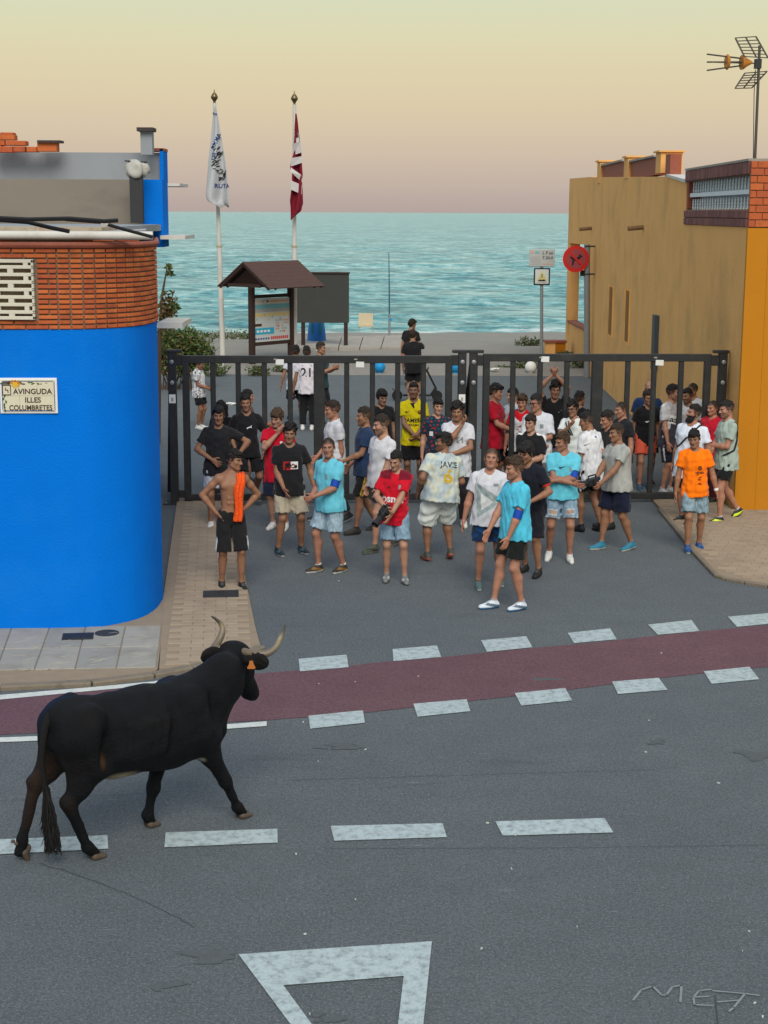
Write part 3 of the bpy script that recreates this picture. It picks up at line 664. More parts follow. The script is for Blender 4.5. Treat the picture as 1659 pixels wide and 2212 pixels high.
def sea():
    m, n, l, b = nodes('sea_water')
    g = n.new('ShaderNodeNewGeometry'); P = g.outputs['Position']
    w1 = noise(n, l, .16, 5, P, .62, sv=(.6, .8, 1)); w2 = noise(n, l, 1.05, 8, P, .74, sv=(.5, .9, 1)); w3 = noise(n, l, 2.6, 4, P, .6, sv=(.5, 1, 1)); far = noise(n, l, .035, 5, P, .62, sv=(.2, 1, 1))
    def add(a, wa, bb, wb):
        k = n.new('ShaderNodeMath'); k.operation = 'MULTIPLY'; l.new(a, k.inputs[0]); k.inputs[1].default_value = wa
        q = n.new('ShaderNodeMath'); q.operation = 'MULTIPLY_ADD'; l.new(bb, q.inputs[0]); q.inputs[1].default_value = wb; l.new(k.outputs[0], q.inputs[2]); return q.outputs[0]
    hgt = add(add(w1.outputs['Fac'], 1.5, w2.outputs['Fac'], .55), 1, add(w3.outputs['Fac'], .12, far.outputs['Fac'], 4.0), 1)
    k = n.new('ShaderNodeBump'); k.inputs['Strength'].default_value = 1; k.inputs['Distance'].default_value = .55; l.new(hgt, k.inputs['Height']); l.new(k.outputs[0], b.inputs['Normal'])
    sh = ramp(n, l, add(w2.outputs['Fac'], .75, w1.outputs['Fac'], .25), [(.41, (.010, .11, .14)), (.48, (.065, .28, .30)), (.54, (.22, .46, .46)), (.61, (.52, .68, .64))])  # bright wave glints and dark streaks painted into the water colour
    foam = noise(n, l, 1.1, 7, P, .7, sv=(.3, 1, 1)); sp = n.new('ShaderNodeSeparateXYZ'); l.new(P, sp.inputs[0])
    # breaking water along the shore only
    mp = n.new('ShaderNodeMapRange'); l.new(sp.outputs['Y'], mp.inputs[0]); mp.inputs[1].default_value = 70; mp.inputs[2].default_value = 84; mp.inputs[3].default_value = .46; mp.inputs[4].default_value = .66
    gt = n.new('ShaderNodeMath'); gt.operation = 'SUBTRACT'; l.new(foam.outputs['Fac'], gt.inputs[0]); l.new(mp.outputs[0], gt.inputs[1])
    fm = ramp(n, l, gt.outputs[0], [(.0, 0), (.10, .9)])
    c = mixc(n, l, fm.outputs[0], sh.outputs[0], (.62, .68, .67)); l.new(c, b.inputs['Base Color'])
    b.inputs['Roughness'].default_value = .25; b.inputs['IOR'].default_value = 1.33
    # rolling wave surface out to two kilometres, flat sheet beyond and beneath
    ys = [60.0]
    while ys[-1] < 2000: ys.append(ys[-1] + max(.34, ys[-1] ** 2 / 17000))
    ys = np.array(ys); nx = 190; U = np.linspace(-1, 1, nx); Y = np.repeat(ys, nx); X = np.tile(U, len(ys)) * (Y * .33 + 6); Z = np.zeros_like(X); rg = np.random.default_rng(12)
    for _ in range(26):
        lam = rg.uniform(1.6, 13); a = rg.normal(0, .42) + math.pi / 2; k = 2 * math.pi / lam; ph = rg.uniform(0, 6.28); fade = np.clip(1.3 - (Y ** 2 / 17000) * 2 / lam, 0, 1)
        w_ = np.sin(k * (math.cos(a) * X + math.sin(a) * Y) + ph + .8 * np.sin(X * .11 + ph)); Z += .0065 * lam ** .75 * fade * (w_ + .25 * w_ * w_)
    Z = Z * np.clip((Y - 62) / 12, .25, 1) - 1.25; ny = len(ys); I = np.arange(ny * nx).reshape(ny, nx); Q = np.stack([I[:-1, :-1], I[:-1, 1:], I[1:, 1:], I[1:, :-1]], -1).reshape(-1, 4)
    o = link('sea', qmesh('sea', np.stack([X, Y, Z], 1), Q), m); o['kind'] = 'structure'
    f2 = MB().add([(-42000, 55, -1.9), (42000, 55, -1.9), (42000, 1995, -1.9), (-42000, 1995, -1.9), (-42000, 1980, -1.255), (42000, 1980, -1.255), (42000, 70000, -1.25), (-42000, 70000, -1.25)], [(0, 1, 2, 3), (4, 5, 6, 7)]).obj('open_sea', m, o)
sea()
# street leading to the beach (lighter asphalt) and the boardwalk slabs
street_l = [(560, 1400), (551, 1360), (538, 1296), (530, 1254), (525, 1212), (505, 1110), (495, 1086)]
# red cycle lane with its lines
up = gp([(-60, 1512), (0, 1506), (200, 1490), (400, 1468), (600, 1452), (727, 1443), (800, 1433), (960, 1420), (1100, 1405), (1290, 1388), (1460, 1369), (1659, 1351), (1760, 1341)])
lo_ = gp([(-60, 1590), (0, 1588), (200, 1578), (400, 1566), (580, 1556), (727, 1545), (800, 1539), (960, 1521), (1180, 1497), (1385, 1470), (1580, 1448), (1659, 1441), (1790, 1424)])
def band(a, b, z, name, m, parent=None):
    v = [(p[0], p[1], z) for p in a] + [(p[0], p[1], z) for p in b]; n = len(a)
    return MB().add(v, [(n + i, n + i + 1, i + 1, i) for i in range(n - 1)]).obj(name, m, parent)
lane = band(up, lo_, .004, 'cycle_lane', RED); lane['kind'] = 'structure'
def quad(name, pts, m=PAINT, z=.008): 
    o = MB().add([tuple(G(x, y, z)) for x, y in pts], [tuple(range(len(pts)))]).obj(name, m, road); return o
for q in ([(645, 1423), (749, 1414), (753, 1441), (648, 1450)], [(848, 1402), (944, 1394), (953, 1419), (850, 1428)], [(1039, 1383), (1137, 1374), (1150, 1398), (1052, 1408)], [(1226, 1367), (1318, 1357), (1332, 1381), (1240, 1389)], [(1400, 1349), (1494, 1339), (1511, 1363), (1421, 1371)], [(1572, 1332), (1662, 1324), (1684, 1345), (1592, 1354)]):
    quad('lane_dash', q)
for q in ([(666, 1546), (784, 1534), (788, 1561), (670, 1574)], [(893, 1520), (1008, 1510), (1016, 1536), (902, 1548)], [(1112, 1497), (1221, 1486), (1236, 1513), (1126, 1524)], [(1322, 1472), (1423, 1464), (1442, 1490), (1335, 1499)], [(1520, 1450), (1619, 1440), (1640, 1467), (1537, 1477)]):
    quad('lane_dash', q)
quad('edge_line', [(-60, 1505), (0, 1501), (200, 1484), (330, 1472), (410, 1459), (410, 1467), (330, 1480), (200, 1492), (0, 1511), (-60, 1516)][::1], PAINT2)
quad('edge_line', [(-60, 1597), (0, 1593), (80, 1590), (200, 1584), (400, 1571), (576, 1558), (576, 1568), (400, 1581), (200, 1594), (80, 1600), (0, 1603), (-60, 1605)], PAINT2)
for q in ([(-6, 1813), (232, 1804), (234, 1833), (0, 1845)], [(358, 1798), (599, 1790), (600, 1820), (355, 1830)], [(714, 1784), (956, 1778), (965, 1808), (722, 1816)], [(1070, 1774), (1306, 1767), (1325, 1798), (1086, 1805)]):
    quad('centre_dash', q)
tri = [(516, 2061), (933, 2034), (900, 2290), (620, 2300)]; 
o = MB(); O = [G(x, y, .008) for x, y in [(515, 2061), (933, 2033), (893, 2420), (790, 2430)]]; I = [G(x, y, .008) for x, y in [(612, 2128), (872, 2108), (846, 2330), (760, 2330)]]
o.add([tuple(p) for p in O + I], [(4, 5, 1, 0), (5, 6, 2, 1), (6, 7, 3, 2), (7, 4, 0, 3)]).obj('give_way_triangle', PAINT, road)
# chalky scrawl on the asphalt
def stroke(name, pts, wid, m, parent, z=.009):
    P_ = [G(x, y, z) for x, y in pts]; mb = MB()
    for a, b in zip(P_[:-1], P_[1:]):
        d = (b - a); d.normalize(); nn = Vector((-d.y, d.x, 0)) * wid / 2; a2, b2 = a - d * wid * .3, b + d * wid * .3
        mb.add([tuple(a2 - nn), tuple(b2 - nn), tuple(b2 + nn), tuple(a2 + nn)], [(0, 1, 2, 3)])
    return mb.obj(name, m, parent)
CHALK = paint_mat('chalk_scrawl', (.235, .255, .265), .8)
stroke('scrawl', [(1368, 2160), (1385, 2138), (1410, 2130), (1430, 2150), (1440, 2148), (1452, 2132), (1472, 2128), (1470, 2164)], .015, CHALK, road)
stroke('scrawl', [(1535, 2137), (1510, 2140), (1498, 2154), (1530, 2152)], .013, CHALK, road, .010); stroke('scrawl', [(1498, 2156), (1500, 2170), (1540, 2172)], .013, CHALK, road, .011)
stroke('scrawl', [(1540, 2140), (1610, 2146), (1640, 2150)], .013, CHALK, road, .012); stroke('scrawl', [(1608, 2148), (1585, 2176), (1575, 2184)], .014, CHALK, road, .013); stroke('scrawl', [(1550, 2164), (1600, 2160)], .012, CHALK, road, .014)
CRACK = mat('crack', (.055, .062, .068), .95, bump=0)
rng0 = random.Random(5)
def crack(x0, y0, x1, y1, n=26, jit=2.0, wid=.009, sag=0):
    pts = [(x0 + (x1 - x0) * i / n, y0 + (y1 - y0) * i / n + rng0.uniform(-jit, jit) + sag * math.sin(math.pi * i / n)) for i in range(n + 1)]
    stroke('crack', pts, wid, CRACK, road, .005)
crack(700, 1832, 1760, 1823, 70, .7, .004, 3); crack(620, 1685, 1420, 1662, 60, 1.0, .004); crack(85, 1865, 260, 1925, 26, 2, .006, -4); crack(260, 1925, 420, 2002, 26, 2.4, .005, -5); crack(-20, 1730, 350, 1712, 30, 1.0, .003); crack(1545, 2150, 1552, 2230, 12, .8, .006); crack(820, 1700, 960, 1690, 12, 1.2, .003)
STAIN = mat('oil_stain', (.088, .096, .101), .8, var=.3, scale=20, bump=.1)
def stain(x, y, rx, ry, seed):
    rg = random.Random(seed); mb = MB()
    for _ in range(7):
        cx, cy = x + rg.gauss(0, rx * .5), y + rg.gauss(0, ry * .4); k = rg.uniform(.2, .55); n_ = 18; ph = rg.uniform(0, 6); mb.add([tuple(G(cx + rx * k * math.cos(6.283 * i / n_) * (1 + .3 * math.sin(3 * 6.283 * i / n_ + ph)), cy + ry * k * math.sin(6.283 * i / n_) * (1 + .3 * math.cos(2 * 6.283 * i / n_ + ph)), .0042 + .0001 * len(mb.v) / 18)) for i in range(n_)], [tuple(range(n_ - 1, -1, -1))])
    mb.obj('stain', STAIN, road)
for q_ in ((440, 2058, 55, 18, 1), (365, 2128, 34, 12, 2), (1635, 1632, 45, 12, 3), (1415, 1603, 22, 6, 4), (1180, 1468, 30, 4, 5), (725, 1612, 50, 7, 6), (720, 2200, 40, 14, 7)): stain(*q_)
# scraps of paper and grit lying about: one loose scatter
mb = MB(); rl = random.Random(11)
for _ in range(24):
    x, y = rl.uniform(560, 1650), rl.uniform(1240, 2200); p = G(x, y, .007); s_ = rl.uniform(.004, .010); a = rl.uniform(0, 6.3)
    mb.box(p, (s_ * 2.2, s_, .008), a)
sc_o = mb.obj('litter', mat('litter', (.55, .55, .52), .9)); tag(sc_o, 'pale specks of litter and grit scattered over the asphalt', 'litter', kind='stuff')
# ------------------------------------------------------------------ pavements
M_TAN = [mat('tan_paver_%d' % i, c, .92, var=.12, scale=5, bump=.35, bscale=70, stain=(.20, .155, .115), stain_amt=.55, stain_scale=1.6) for i, c in enumerate([(.325, .25, .178), (.31, .238, .168), (.338, .262, .188)])]
M_TANB = mat('paver_bed', (.275, .21, .148), .95, var=.2, scale=6, bump=.3)
M_SLAB = [mat('stamped_slab_%d' % i, c, .85, var=.12, scale=4, bump=.4, bscale=60, stain=(.17, .15, .125), stain_amt=.6, stain_scale=2.2) for i, c in enumerate([(.30, .285, .25), (.275, .265, .24), (.32, .30, .265)])]
def inside(p, poly):
    c = False; n = len(poly)
    for i in range(n):
        a, b = poly[i], poly[(i + 1) % n]
        if (a[1] > p[1]) != (b[1] > p[1]) and p[0] < (b[0] - a[0]) * (p[1] - a[1]) / (b[1] - a[1]) + a[0]: c = not c
    return c
PZ = .05
def pave(name, poly, ang, label_none=None, px=.25, py=.125, limit=170, clip=None):
    base = sheet(name, ccw(poly), PZ - .006, M_TANB, thick=PZ + .03)
    cs = []; R2 = Matrix.Rotation(ang, 2); R2i = Matrix.Rotation(-ang, 2)
    loc = [R2i @ Vector(p) for p in poly]; x0, x1 = min(p.x for p in loc), max(p.x for p in loc); y0, y1 = min(p.y for p in loc), max(p.y for p in loc)
    i = 0; y = y0
    while y < y1:
        x = x0 + (px / 2 if i % 2 else 0) - px
        while x < x1:
            q = [R2 @ Vector((x + dx, y + dy)) for dx, dy in ((0, 0), (px, 0), (px, py), (0, py))]
            if all(inside(k, poly) for k in q): cs.append((R2 @ Vector((x + px / 2, y + py / 2)), i))
            x += px
        y += py; i += 1
    cs.sort(key=lambda c: c[0].y)
    ms = [MB().box((0, 0, 0), (px - .005, py - .005, .02)).mesh('paver', bevel=.004) for _ in range(3)]
    for k in range(3): ms[k].materials.append(M_TAN[k])
    rr = random.Random(2); rest = MB()
    for k, (c, _) in enumerate(cs):
        zz = PZ - .008 + rr.uniform(-.0015, .0015)
        if k < limit: o = link('paver', ms[rr.randrange(3)], None, base, (c.x, c.y, zz), ang); o.rotation_euler = (rr.uniform(-.006, .006), rr.uniform(-.006, .006), ang)
        else: rest.box((c.x, c.y, zz), (px - .005, py - .005, .02), ang)
    if rest.v: r_ = rest.obj('pavers_beyond', M_TAN[0], base); r_['kind'] = 'stuff'
    return base
blue_foot = gp([(-40, 1369), (0, 1367), (120, 1366), (200, 1364), (245, 1357), (290, 1347), (320, 1335), (342, 1318), (353, 1298)])
lp_edge = gp([(344, 1454), (413, 1446), (440, 1440), (520, 1422), (562, 1402), (551, 1360), (538, 1296), (530, 1254), (525, 1212), (512, 1140), (500, 1087)])
pl_poly = ccw([tuple(p) for p in [blue_foot[8], (blue_foot[8][0] - .75, 24.6)]][::1] + lp_edge[::-1] + gp([(350, 1358)]))
pave('pavement', pl_poly, math.radians(6), limit=200)
rp = gp([(1405, 1080), (1425, 1102), (1461, 1145), (1501, 1196), (1530, 1227), (1549, 1247), (1568, 1253), (1609, 1261), (1659, 1269), (1760, 1280)])
pave('pavement', ccw(rp + [(rp[-1][0] + 1.0, 23.25), (5.35, 23.25), (5.3, 24.4)]), math.radians(-22), limit=200)
# kerb faces: long stones along the edge
M_KERB = mat('worn_kerb', (.20, .165, .125), .95, var=.25, scale=7, bump=.5, bscale=40, stain=(.11, .09, .07), stain_amt=.7, stain_scale=5)
def kerb(pts, w=.12, name='kerb', m_=None):
    root = None
    for a, b in zip(pts[:-1], pts[1:]):
        a = Vector((*a, 0)); b = Vector((*b, 0)); L = (b - a).length; n = max(1, round(L / .8)); d = (b - a) / n
        for i in range(n):
            c = a + d * (i + .5); o = MB().box((0, 0, 0), (d.length - .008, w, PZ + .035)).obj('kerb_stone', m_ or M_KERB, root, bevel=.012)
            o.location = (c.x, c.y, PZ / 2 - .022); o.rotation_euler = (0, 0, math.atan2(d.y, d.x))
            if root is None:
                root = bpy.data.objects.new(name, None); COL.objects.link(root); root['kind'] = 'structure'; o.parent = root
kerb(gp([(-60, 1494), (0, 1489), (198, 1480), (331, 1463), (413, 1447), (440, 1441), (520, 1423), (564, 1402)]))
kerb(gp([(1425, 1103), (1461, 1146), (1501, 1197), (1530, 1228), (1549, 1248), (1568, 1254), (1609, 1262), (1659, 1270), (1760, 1281)]), .07)
# grey stamped slabs before the blue house
sl_poly = gp([(-60, 1350), (200, 1345), (335, 1290), (356, 1290), (352, 1358), (341, 1452), (331, 1461), (198, 1478), (-60, 1493)])
sb = sheet('pavement', ccw(sl_poly), PZ - .012, M_TANB, thick=PZ + .02)
cols = [(-62, -95), (25, -8), (107, 74), (185, 162), (271, 251), (349, 337)]
M_VEIN = mat('slab_vein', (.42, .40, .35), .9, var=.2)
for ci in range(5):
    for r in range(2):
        t = [(1368 + r * 46), (1368 + (r + 1) * 46 - 1)]
        def ex(k, yy): return cols[k][0] + (cols[k][1] - cols[k][0]) * (yy - 1368) / 92
        P4 = [(ex(ci, t[0]) + 1.2, t[0] - ci * 1.6), (ex(ci + 1, t[0]) - .6, t[0] - ci * 1.6 - 2), (ex(ci + 1, t[1]) - .6, t[1] - ci * 1.6 - 2), (ex(ci, t[1]) + 1.2, t[1] - ci * 1.6)]
        o = MB().prism(ccw(gp(P4)), PZ - .02, PZ + rr_ if False else PZ).obj('paving_slab', M_SLAB[(ci * 2 + r) % 3], sb, bevel=.006)
        rv = random.Random(ci * 5 + r); vm = MB()
        for _ in range(5):
            u, v = rv.uniform(.05, .6), rv.uniform(.1, .95); x = P4[0][0] + (P4[1][0] - P4[0][0]) * u; y = P4[0][1] + (P4[3][1] - P4[0][1]) * v; L = rv.uniform(14, 36)
            L = min(L, P4[1][0] - 14 - x)
            if L < 6: continue
            pts = [G(x + L * k / 4, min(max(y - L * .22 * k / 4 + .5 * math.sin(k * 1.6 + u * 9), P4[0][1] + 3), P4[3][1] - 3), PZ + .001) for k in range(5)]
            for a, b in zip(pts[:-1], pts[1:]): vm.box((a + b) / 2, ((b - a).length, .006, .004), math.atan2((b - a).y, (b - a).x))
        vv = vm.obj('vein_ridges', M_VEIN, o); vv['kind'] = 'stuff'
def plate(name, pts, m, label, cat, z=PZ + .006, slots=6):
    P4 = gp(pts, z); c = sum((Vector(p) for p in P4), Vector((0, 0))) / 4; r_ = empty(name, (c.x, c.y, z), 0, label, cat)
    q = [(p[0] - c.x, p[1] - c.y) for p in P4]; MB().prism(ccw(q), -.012, .001).obj('frame', m, r_)
    sm = MB(); a, b, d = Vector(q[0]), Vector(q[1]), Vector(q[3])
    for i in range(slots):
        u = (i + .5) / slots; p = a + (b - a) * u + (d - a) * .5; sm.box((p.x, p.y, .003), ((b - a).length / slots * .55, (d - a).length * .8, .008), math.atan2((b - a).y, (b - a).x))
    k = sm.obj('grate_bars', MATS['dark_painted_steel'], r_); k['kind'] = 'stuff'
M_IRON = mat('cast_iron', (.035, .036, .038), .7, var=.2, scale=20, bump=.3)
plate('drain_grate', [(136, 1368), (203, 1366), (201, 1380), (133, 1382)], M_IRON, 'rusty iron drain grate set in slabs under the blue wall', 'drain grate', slots=12)
plate('drain_cover', [(439, 1276), (515, 1274), (516, 1289), (438, 1290)], M_IRON, 'dark drain cover in tan pavers at the shirtless boy\'s feet', 'drain cover', slots=14)
mh = empty('manhole_cover', G(231, 1367, PZ + .003), 0, 'small round manhole cover near the blue wall corner', 'manhole cover'); MB().lathe((0, 0, 0), [(0, -.01), (.13, -.01), (.13, .002), (.115, .002), (.115, -.001), (0, -.001)], 24).obj('lid', M_IRON, mh)
# ------------------------------------------------------------------ blue corner house
def poly_wall(name, path, z0, z1, m, parent, top=True):
    n = len(path); mb = MB(); mb.add([(p[0], p[1], z0) for p in path] + [(p[0], p[1], z1) for p in path], [(i, i + 1, n + i + 1, n + i) for i in range(n - 1)] + ([tuple(range(n, 2 * n))] if top else []))
    return mb.obj(name, m, parent, smooth=True)
def resample(path, step):
    out = [Vector(path[0])]; acc = 0
    for a, b in zip(path[:-1], path[1:]):
        a, b = Vector(a), Vector(b); L = (b - a).length; t = step - acc
        while t <= L: out.append(a + (b - a) * t / L); t += step
        acc = L - (t - step)
    return out
def smooth_path(p, it=2):
    p = [Vector(q) for q in p]
    for _ in range(it):
        o = [p[0]]
        for a, b in zip(p[:-1], p[1:]): o += [a * .75 + b * .25, a * .25 + b * .75]
        p = o + [p[-1]]
    return p
bf = [Vector(p) for p in blue_foot]; bf[0] = bf[1] + (bf[1] - bf[2]).normalized() * 7
tail = Vector((bf[-1].x, bf[-1].y)); sdir = Vector((-.1475, 1)).normalized()
bpath = smooth_path(bf, 2) + [tail + sdir * .3, tail + sdir * 9]
zb = D(100, 712, 16.2).z; zt_ = D(100, 536, 16.2).z
house = empty('corner_house', (tail.x - 1.5, tail.y - .8, 0), 0, 'bright blue house with rounded corner and orange brick band on top', 'house')
def hw(o): o.matrix_parent_inverse = house.matrix_world.inverted(); return o
bpy.context.view_layer.update()
back = [Vector((bpath[0].x, tail.y + 8)), ]
full = [Vector(p) for p in bpath] + [Vector((bpath[0].x, bpath[-1].y))]
def solid(name, path, z0, z1, m, smooth=True): return hw(MB().prism(ccw([tuple(p) for p in path]), z0, z1).obj(name, m, house, smooth=smooth))
solid('wall', full, -.02, zb, M_BLUE)
def offs(path, d):
    o = []
    for i, p in enumerate(path):
        t = (Vector(path[min(i + 1, len(path) - 1)]) - Vector(path[max(i - 1, 0)])).normalized(); o.append(Vector(p) + Vector((t.y, -t.x)) * d)
    return o
def inset(d): q = offs(bpath, -d); return q + [Vector((q[0].x, q[-1].y))]
solid('mortar_bed', inset(.014), zb, zt_, M_MORTAR)
bl, bh = .245, (zt_ - zb) / 16
bms = []
for i in range(4):
    me = MB().box((0, 0, 0), (bl - .018, .03, bh - .016)).mesh('brick', bevel=.004); me.materials.append(M_BRICK[i]); bms.append(me)
half = []
for i in range(4):
    me = MB().box((0, 0, 0), (bl * .5 - .018, .03, bh - .016)).mesh('half_brick', bevel=.004); me.materials.append(M_BRICK[i]); half.append(me)
fine_path = resample(bpath, .01); corner_s = next(i for i, p in enumerate(fine_path) if (Vector(p) - bf[4]).length < .02) * .01 if False else None
LAT = [D(-30, 560, 16.15), D(78, 690, 16.15)]   # lattice opening
rr = random.Random(9)
vis0 = next(i for i, p in enumerate(fine_path) if p.x > -4.6); vis1 = next((i for i, p in enumerate(fine_path) if p.y > tail.y + .25), len(fine_path) - 1)
nb = 0
for r in range(16):
    zc = zb + (r + .5) * bh; i = vis0 + (0 if r % 2 else 12)
    if LAT[1].z - .02 < zc < LAT[0].z + .02: i = next(k for k, q in enumerate(fine_path) if q.x > LAT[1].x + .012) - (12 if r % 2 else 0)
    s_c = next(k for k, q in enumerate(fine_path) if q.x > -3.42)
    while i < vis1 - 2:
        p = fine_path[i]; curved = p.x > -3.42
        L = .130 if curved else bl
        j = min(i + int(L * 100), len(fine_path) - 1)
        if not curved and j > s_c: j = s_c
        if j - i < 4: i = j if j > i else i + 1; continue
        a, b = Vector(fine_path[i]), Vector(fine_path[j]); c = (a + b) / 2; d = (b - a); ang = math.atan2(d.y, d.x)
        if LAT[1].z - .02 < zc < LAT[0].z + .02 and a.x < LAT[1].x + .012: a = Vector(fine_path[min(i + 12, len(fine_path) - 1)]); c = (a + b) / 2; d = b - a
        if nb < 298:
            k = rr.randrange(4)
            o = link('brick', bms[k] if not curved else half[k], None, house); o.scale = ((d.length - .014) / (bl - .018) if not curved else (d.length - .014) / (bl * .5 - .018), 1, 1)
            nrm = Vector((d.y, -d.x)).normalized(); o.location = (c.x + nrm.x * (.001 + rr.uniform(-.002, .003)), c.y + nrm.y * .001, zc); o.rotation_euler = (0, 0, ang); hw(o); nb += 1
        i = j
# lattice block (pierced concrete)
lat = empty('lattice_block', (0, 0, 0)); lat.parent = house; hw(lat)
M_CREAM = mat('cream_concrete', (.62, .58, .48), .8, var=.08, scale=10, bump=.2)
ly = fine_path[vis0 + 30].y + .0; lz0, lz1 = LAT[1].z, LAT[0].z; lx0, lx1 = -4.6, LAT[1].x
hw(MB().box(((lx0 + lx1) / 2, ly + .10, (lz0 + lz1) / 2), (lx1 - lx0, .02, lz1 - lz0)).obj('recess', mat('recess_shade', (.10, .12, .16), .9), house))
nr = 8; rh = (lz1 - lz0) / nr; u = .17; lm = MB()
for r in range(nr + 1):
    zc = lz0 + r * rh; lm.box(((lx0 + lx1) / 2, ly - .005, min(max(zc, lz0 + .016), lz1 - .016)), (lx1 - lx0, .06, .036))
for r in range(nr):
    zc = lz0 + (r + .5) * rh; x = lx1 - .02; k = 0
    lm.box((lx1 - .012, ly - .005, zc), (.024, .06, rh - .002))
    while x > lx0:
        big = (r % 2 == 0); x -= ((.22 if k == 0 else .16) if big else (.06 if k == 0 else .30)); lm.box((x, ly - .005, zc), (.06 if big else .05, .058, rh - .002)); k += 1
o = lm.obj('lattice', M_CREAM, lat, bevel=.004); o.matrix_parent_inverse = house.matrix_world.inverted()
lat.matrix_parent_inverse = Matrix.Identity(4); lat.location = (-house.location.x, -house.location.y, 0); o.matrix_parent_inverse = Matrix.Identity(4)
# curved tile coping, recessed course, gutter, flat roof
cp = [Vector((p.x, p.y, zt_ + .03)) for p in offs(resample(bpath, .06), .015)]
hw(MB().tube(cp[:-1], .032, 8).obj('coping_tile', M_TILE, house, smooth=True))
z2 = zt_ + .03; z3 = D(100, 508, 16.4).z
solid('parapet_course', inset(.22), zt_, z3, M_MORTAR)
for i in range(8):
    p = Vector((-4.5 + i * .255, 0)); y = bf[1].y + .14 + (p.x + 4.17) * .085
    o = hw(link('brick', bms[i % 4], None, house)); o.location = (p.x, y + .085, (z2 + z3) / 2 + .005); o.rotation_euler = (0, 0, .085); o.scale = (1, 1, 1.0)
eave = [Vector((-9.5, 15.9)), Vector((-2.98, 16.42)), Vector((-2.95, 17.3)), Vector((-9.5, 17.3))]
za = D(100, 515, 16.2).z; zz1 = D(100, 489, 16.2).z
hw(MB().prism(ccw([tuple(p) for p in eave]), za + .04, zz1 - .01).obj('eave', mat('mossy_eave', (.42, .35, .26), .9, var=.3, scale=9, bump=.5, bscale=40, stain=(.2, .14, .08), stain_amt=.7, stain_scale=8), house))
gl = D(330, 510, 16.35); hw(MB().tube([(-9.5, 15.82, za + .03), (gl.x, 16.36, za + .03)], .045, 10).obj('gutter', M_WORNW, house, smooth=True))
hw(MB().prism(ccw([tuple(p) for p in inset(.1)]), z3 + .002, z3 + .045).obj('roof_slab', mat('pale_slab', (.42, .38, .39), .9, var=.1), house))
def px_box(name, x0, y0, x1, y1, Y, depth, m, parent=house):
    a = D(x0, y1, Y); b = D(x1, y0, Y); return hw(MB().box(((a.x + b.x) / 2, Y + depth / 2, (a.z + b.z) / 2), (b.x - a.x, depth, b.z - a.z)).obj(name, m, parent))
# side canopies seen beyond the corner
for nm, (x0, y0, x1, y1, Y, dp) in {'canopy_slab': (346, 396, 388, 402, 21, .9), 'canopy_slab.001': (346, 509, 400, 517, 20, 1.0), 'canopy_slab.002': (340, 697, 394, 709, 19.2, .9)}.items():
    px_box('canopy_slab', x0, y0, x1, y1, Y, dp, M_WORNW)
# --- rear terrace house: stepped grey parapets above the blue one
rear = empty('terrace_house', (-4.5, 22, 0), 0, 'grey rendered house rising behind the blue one with stub chimney', 'house'); bpy.context.view_layer.update()
def rw(o): o.parent = rear; o.matrix_parent_inverse = rear.matrix_world.inverted(); return o
def rbox(name, x0, y0, x1, y1, Y, depth, m, bevel=0):
    a = D(x0, y1, Y); b = D(x1, y0, Y); return rw(MB().box(((a.x + b.x) / 2, Y + depth / 2, (a.z + b.z) / 2), (b.x - a.x, depth, b.z - a.z)).obj(name, m, None, bevel=bevel))
rbox('upper_wall', -300, 330, 350, 420, 23, .25, M_GREYW); rbox('parapet_wall', -300, 388, 310, 700, 20.4, .2, M_BROWNW)
a0 = D(-300, 472, 19.5); b0 = D(330, 472, 19.5); rw(MB().box(((a0.x + b0.x) / 2, 18.9, a0.z - .1), (b0.x - a0.x, 3.4, .08)).obj('roof_terrace', M_GREYW, None))
a0 = D(310, 500, 20.2); b0 = D(352, 388, 20.2)
rw(MB().box(((a0.x + b0.x) / 2 - .01, 20.45, (a0.z + b0.z) / 2 - .1), (b0.x - a0.x, .5, b0.z - a0.z + .2)).obj('pier', M_BLUE, None))
rbox('wall_end', 346, 322, 352, 398, 22.9, .45, M_BLUE); rbox('coping', 318, 320, 353, 326, 22.9, .45, M_TILE)
ch = rbox('chimney', 304, 282, 328, 334, 22.5, .18, M_GREYW); rbox('chimney_cap', 295, 275, 330, 283, 22.42, .34, mat('dark_cap', (.05, .04, .04), .8))
for x0, y0, x1, y1 in ((-40, 300, 3, 330), (3, 316, 52, 330), (54, 316, 103, 329), (108, 317, 150, 329), (-20, 303, 20, 315), (22, 304, 106, 315), (-20, 291, 60, 303), (152, 305, 232, 328)):
    x0, x1 = x0 * .5 + 10 if False else x0 * .53, x1 * .53
    rbox('brick', x0, y0, x1 - 1, y1 - 1, 22.6, .2, M_BRICK[rr.randrange(4)], .006)
rbox('brick', 0, 286, 28, 292, 22.6, .2, M_BRICK[1], .006); rbox('coping', 80, 303, 130, 308, 22.55, .26, mat('dark_cap'))
# wrapped lamp on the terrace: white bag tied over a post
lampw = empty('wrapped_post', D(297, 480, 19.9), 0, 'post wrapped in a white plastic bag on the terrace', 'wrapped post'); 
def sph(name, R_, parent, m, loc, wob=.15, seed=1, flat=None):
    bm = bmesh.new(); bmesh.ops.create_icosphere(bm, subdivisions=3, radius=1); rg = random.Random(seed); ks = [(Vector((rg.gauss(0, 1), rg.gauss(0, 1), rg.gauss(0, 1))) * 3, rg.uniform(0, 6)) for _ in range(6)]
    for v in bm.verts:
        k = 1 + wob * sum(math.sin(v.co.dot(d) + p) for d, p in ks) / 2.4; v.co = Vector((v.co.x * R_[0], v.co.y * R_[1], v.co.z * R_[2])) * k
    me = bpy.data.meshes.new(name); bm.to_mesh(me); bm.free(); me.polygons.foreach_set('use_smooth', [True] * len(me.polygons)); return link(name, me, m, parent, loc)
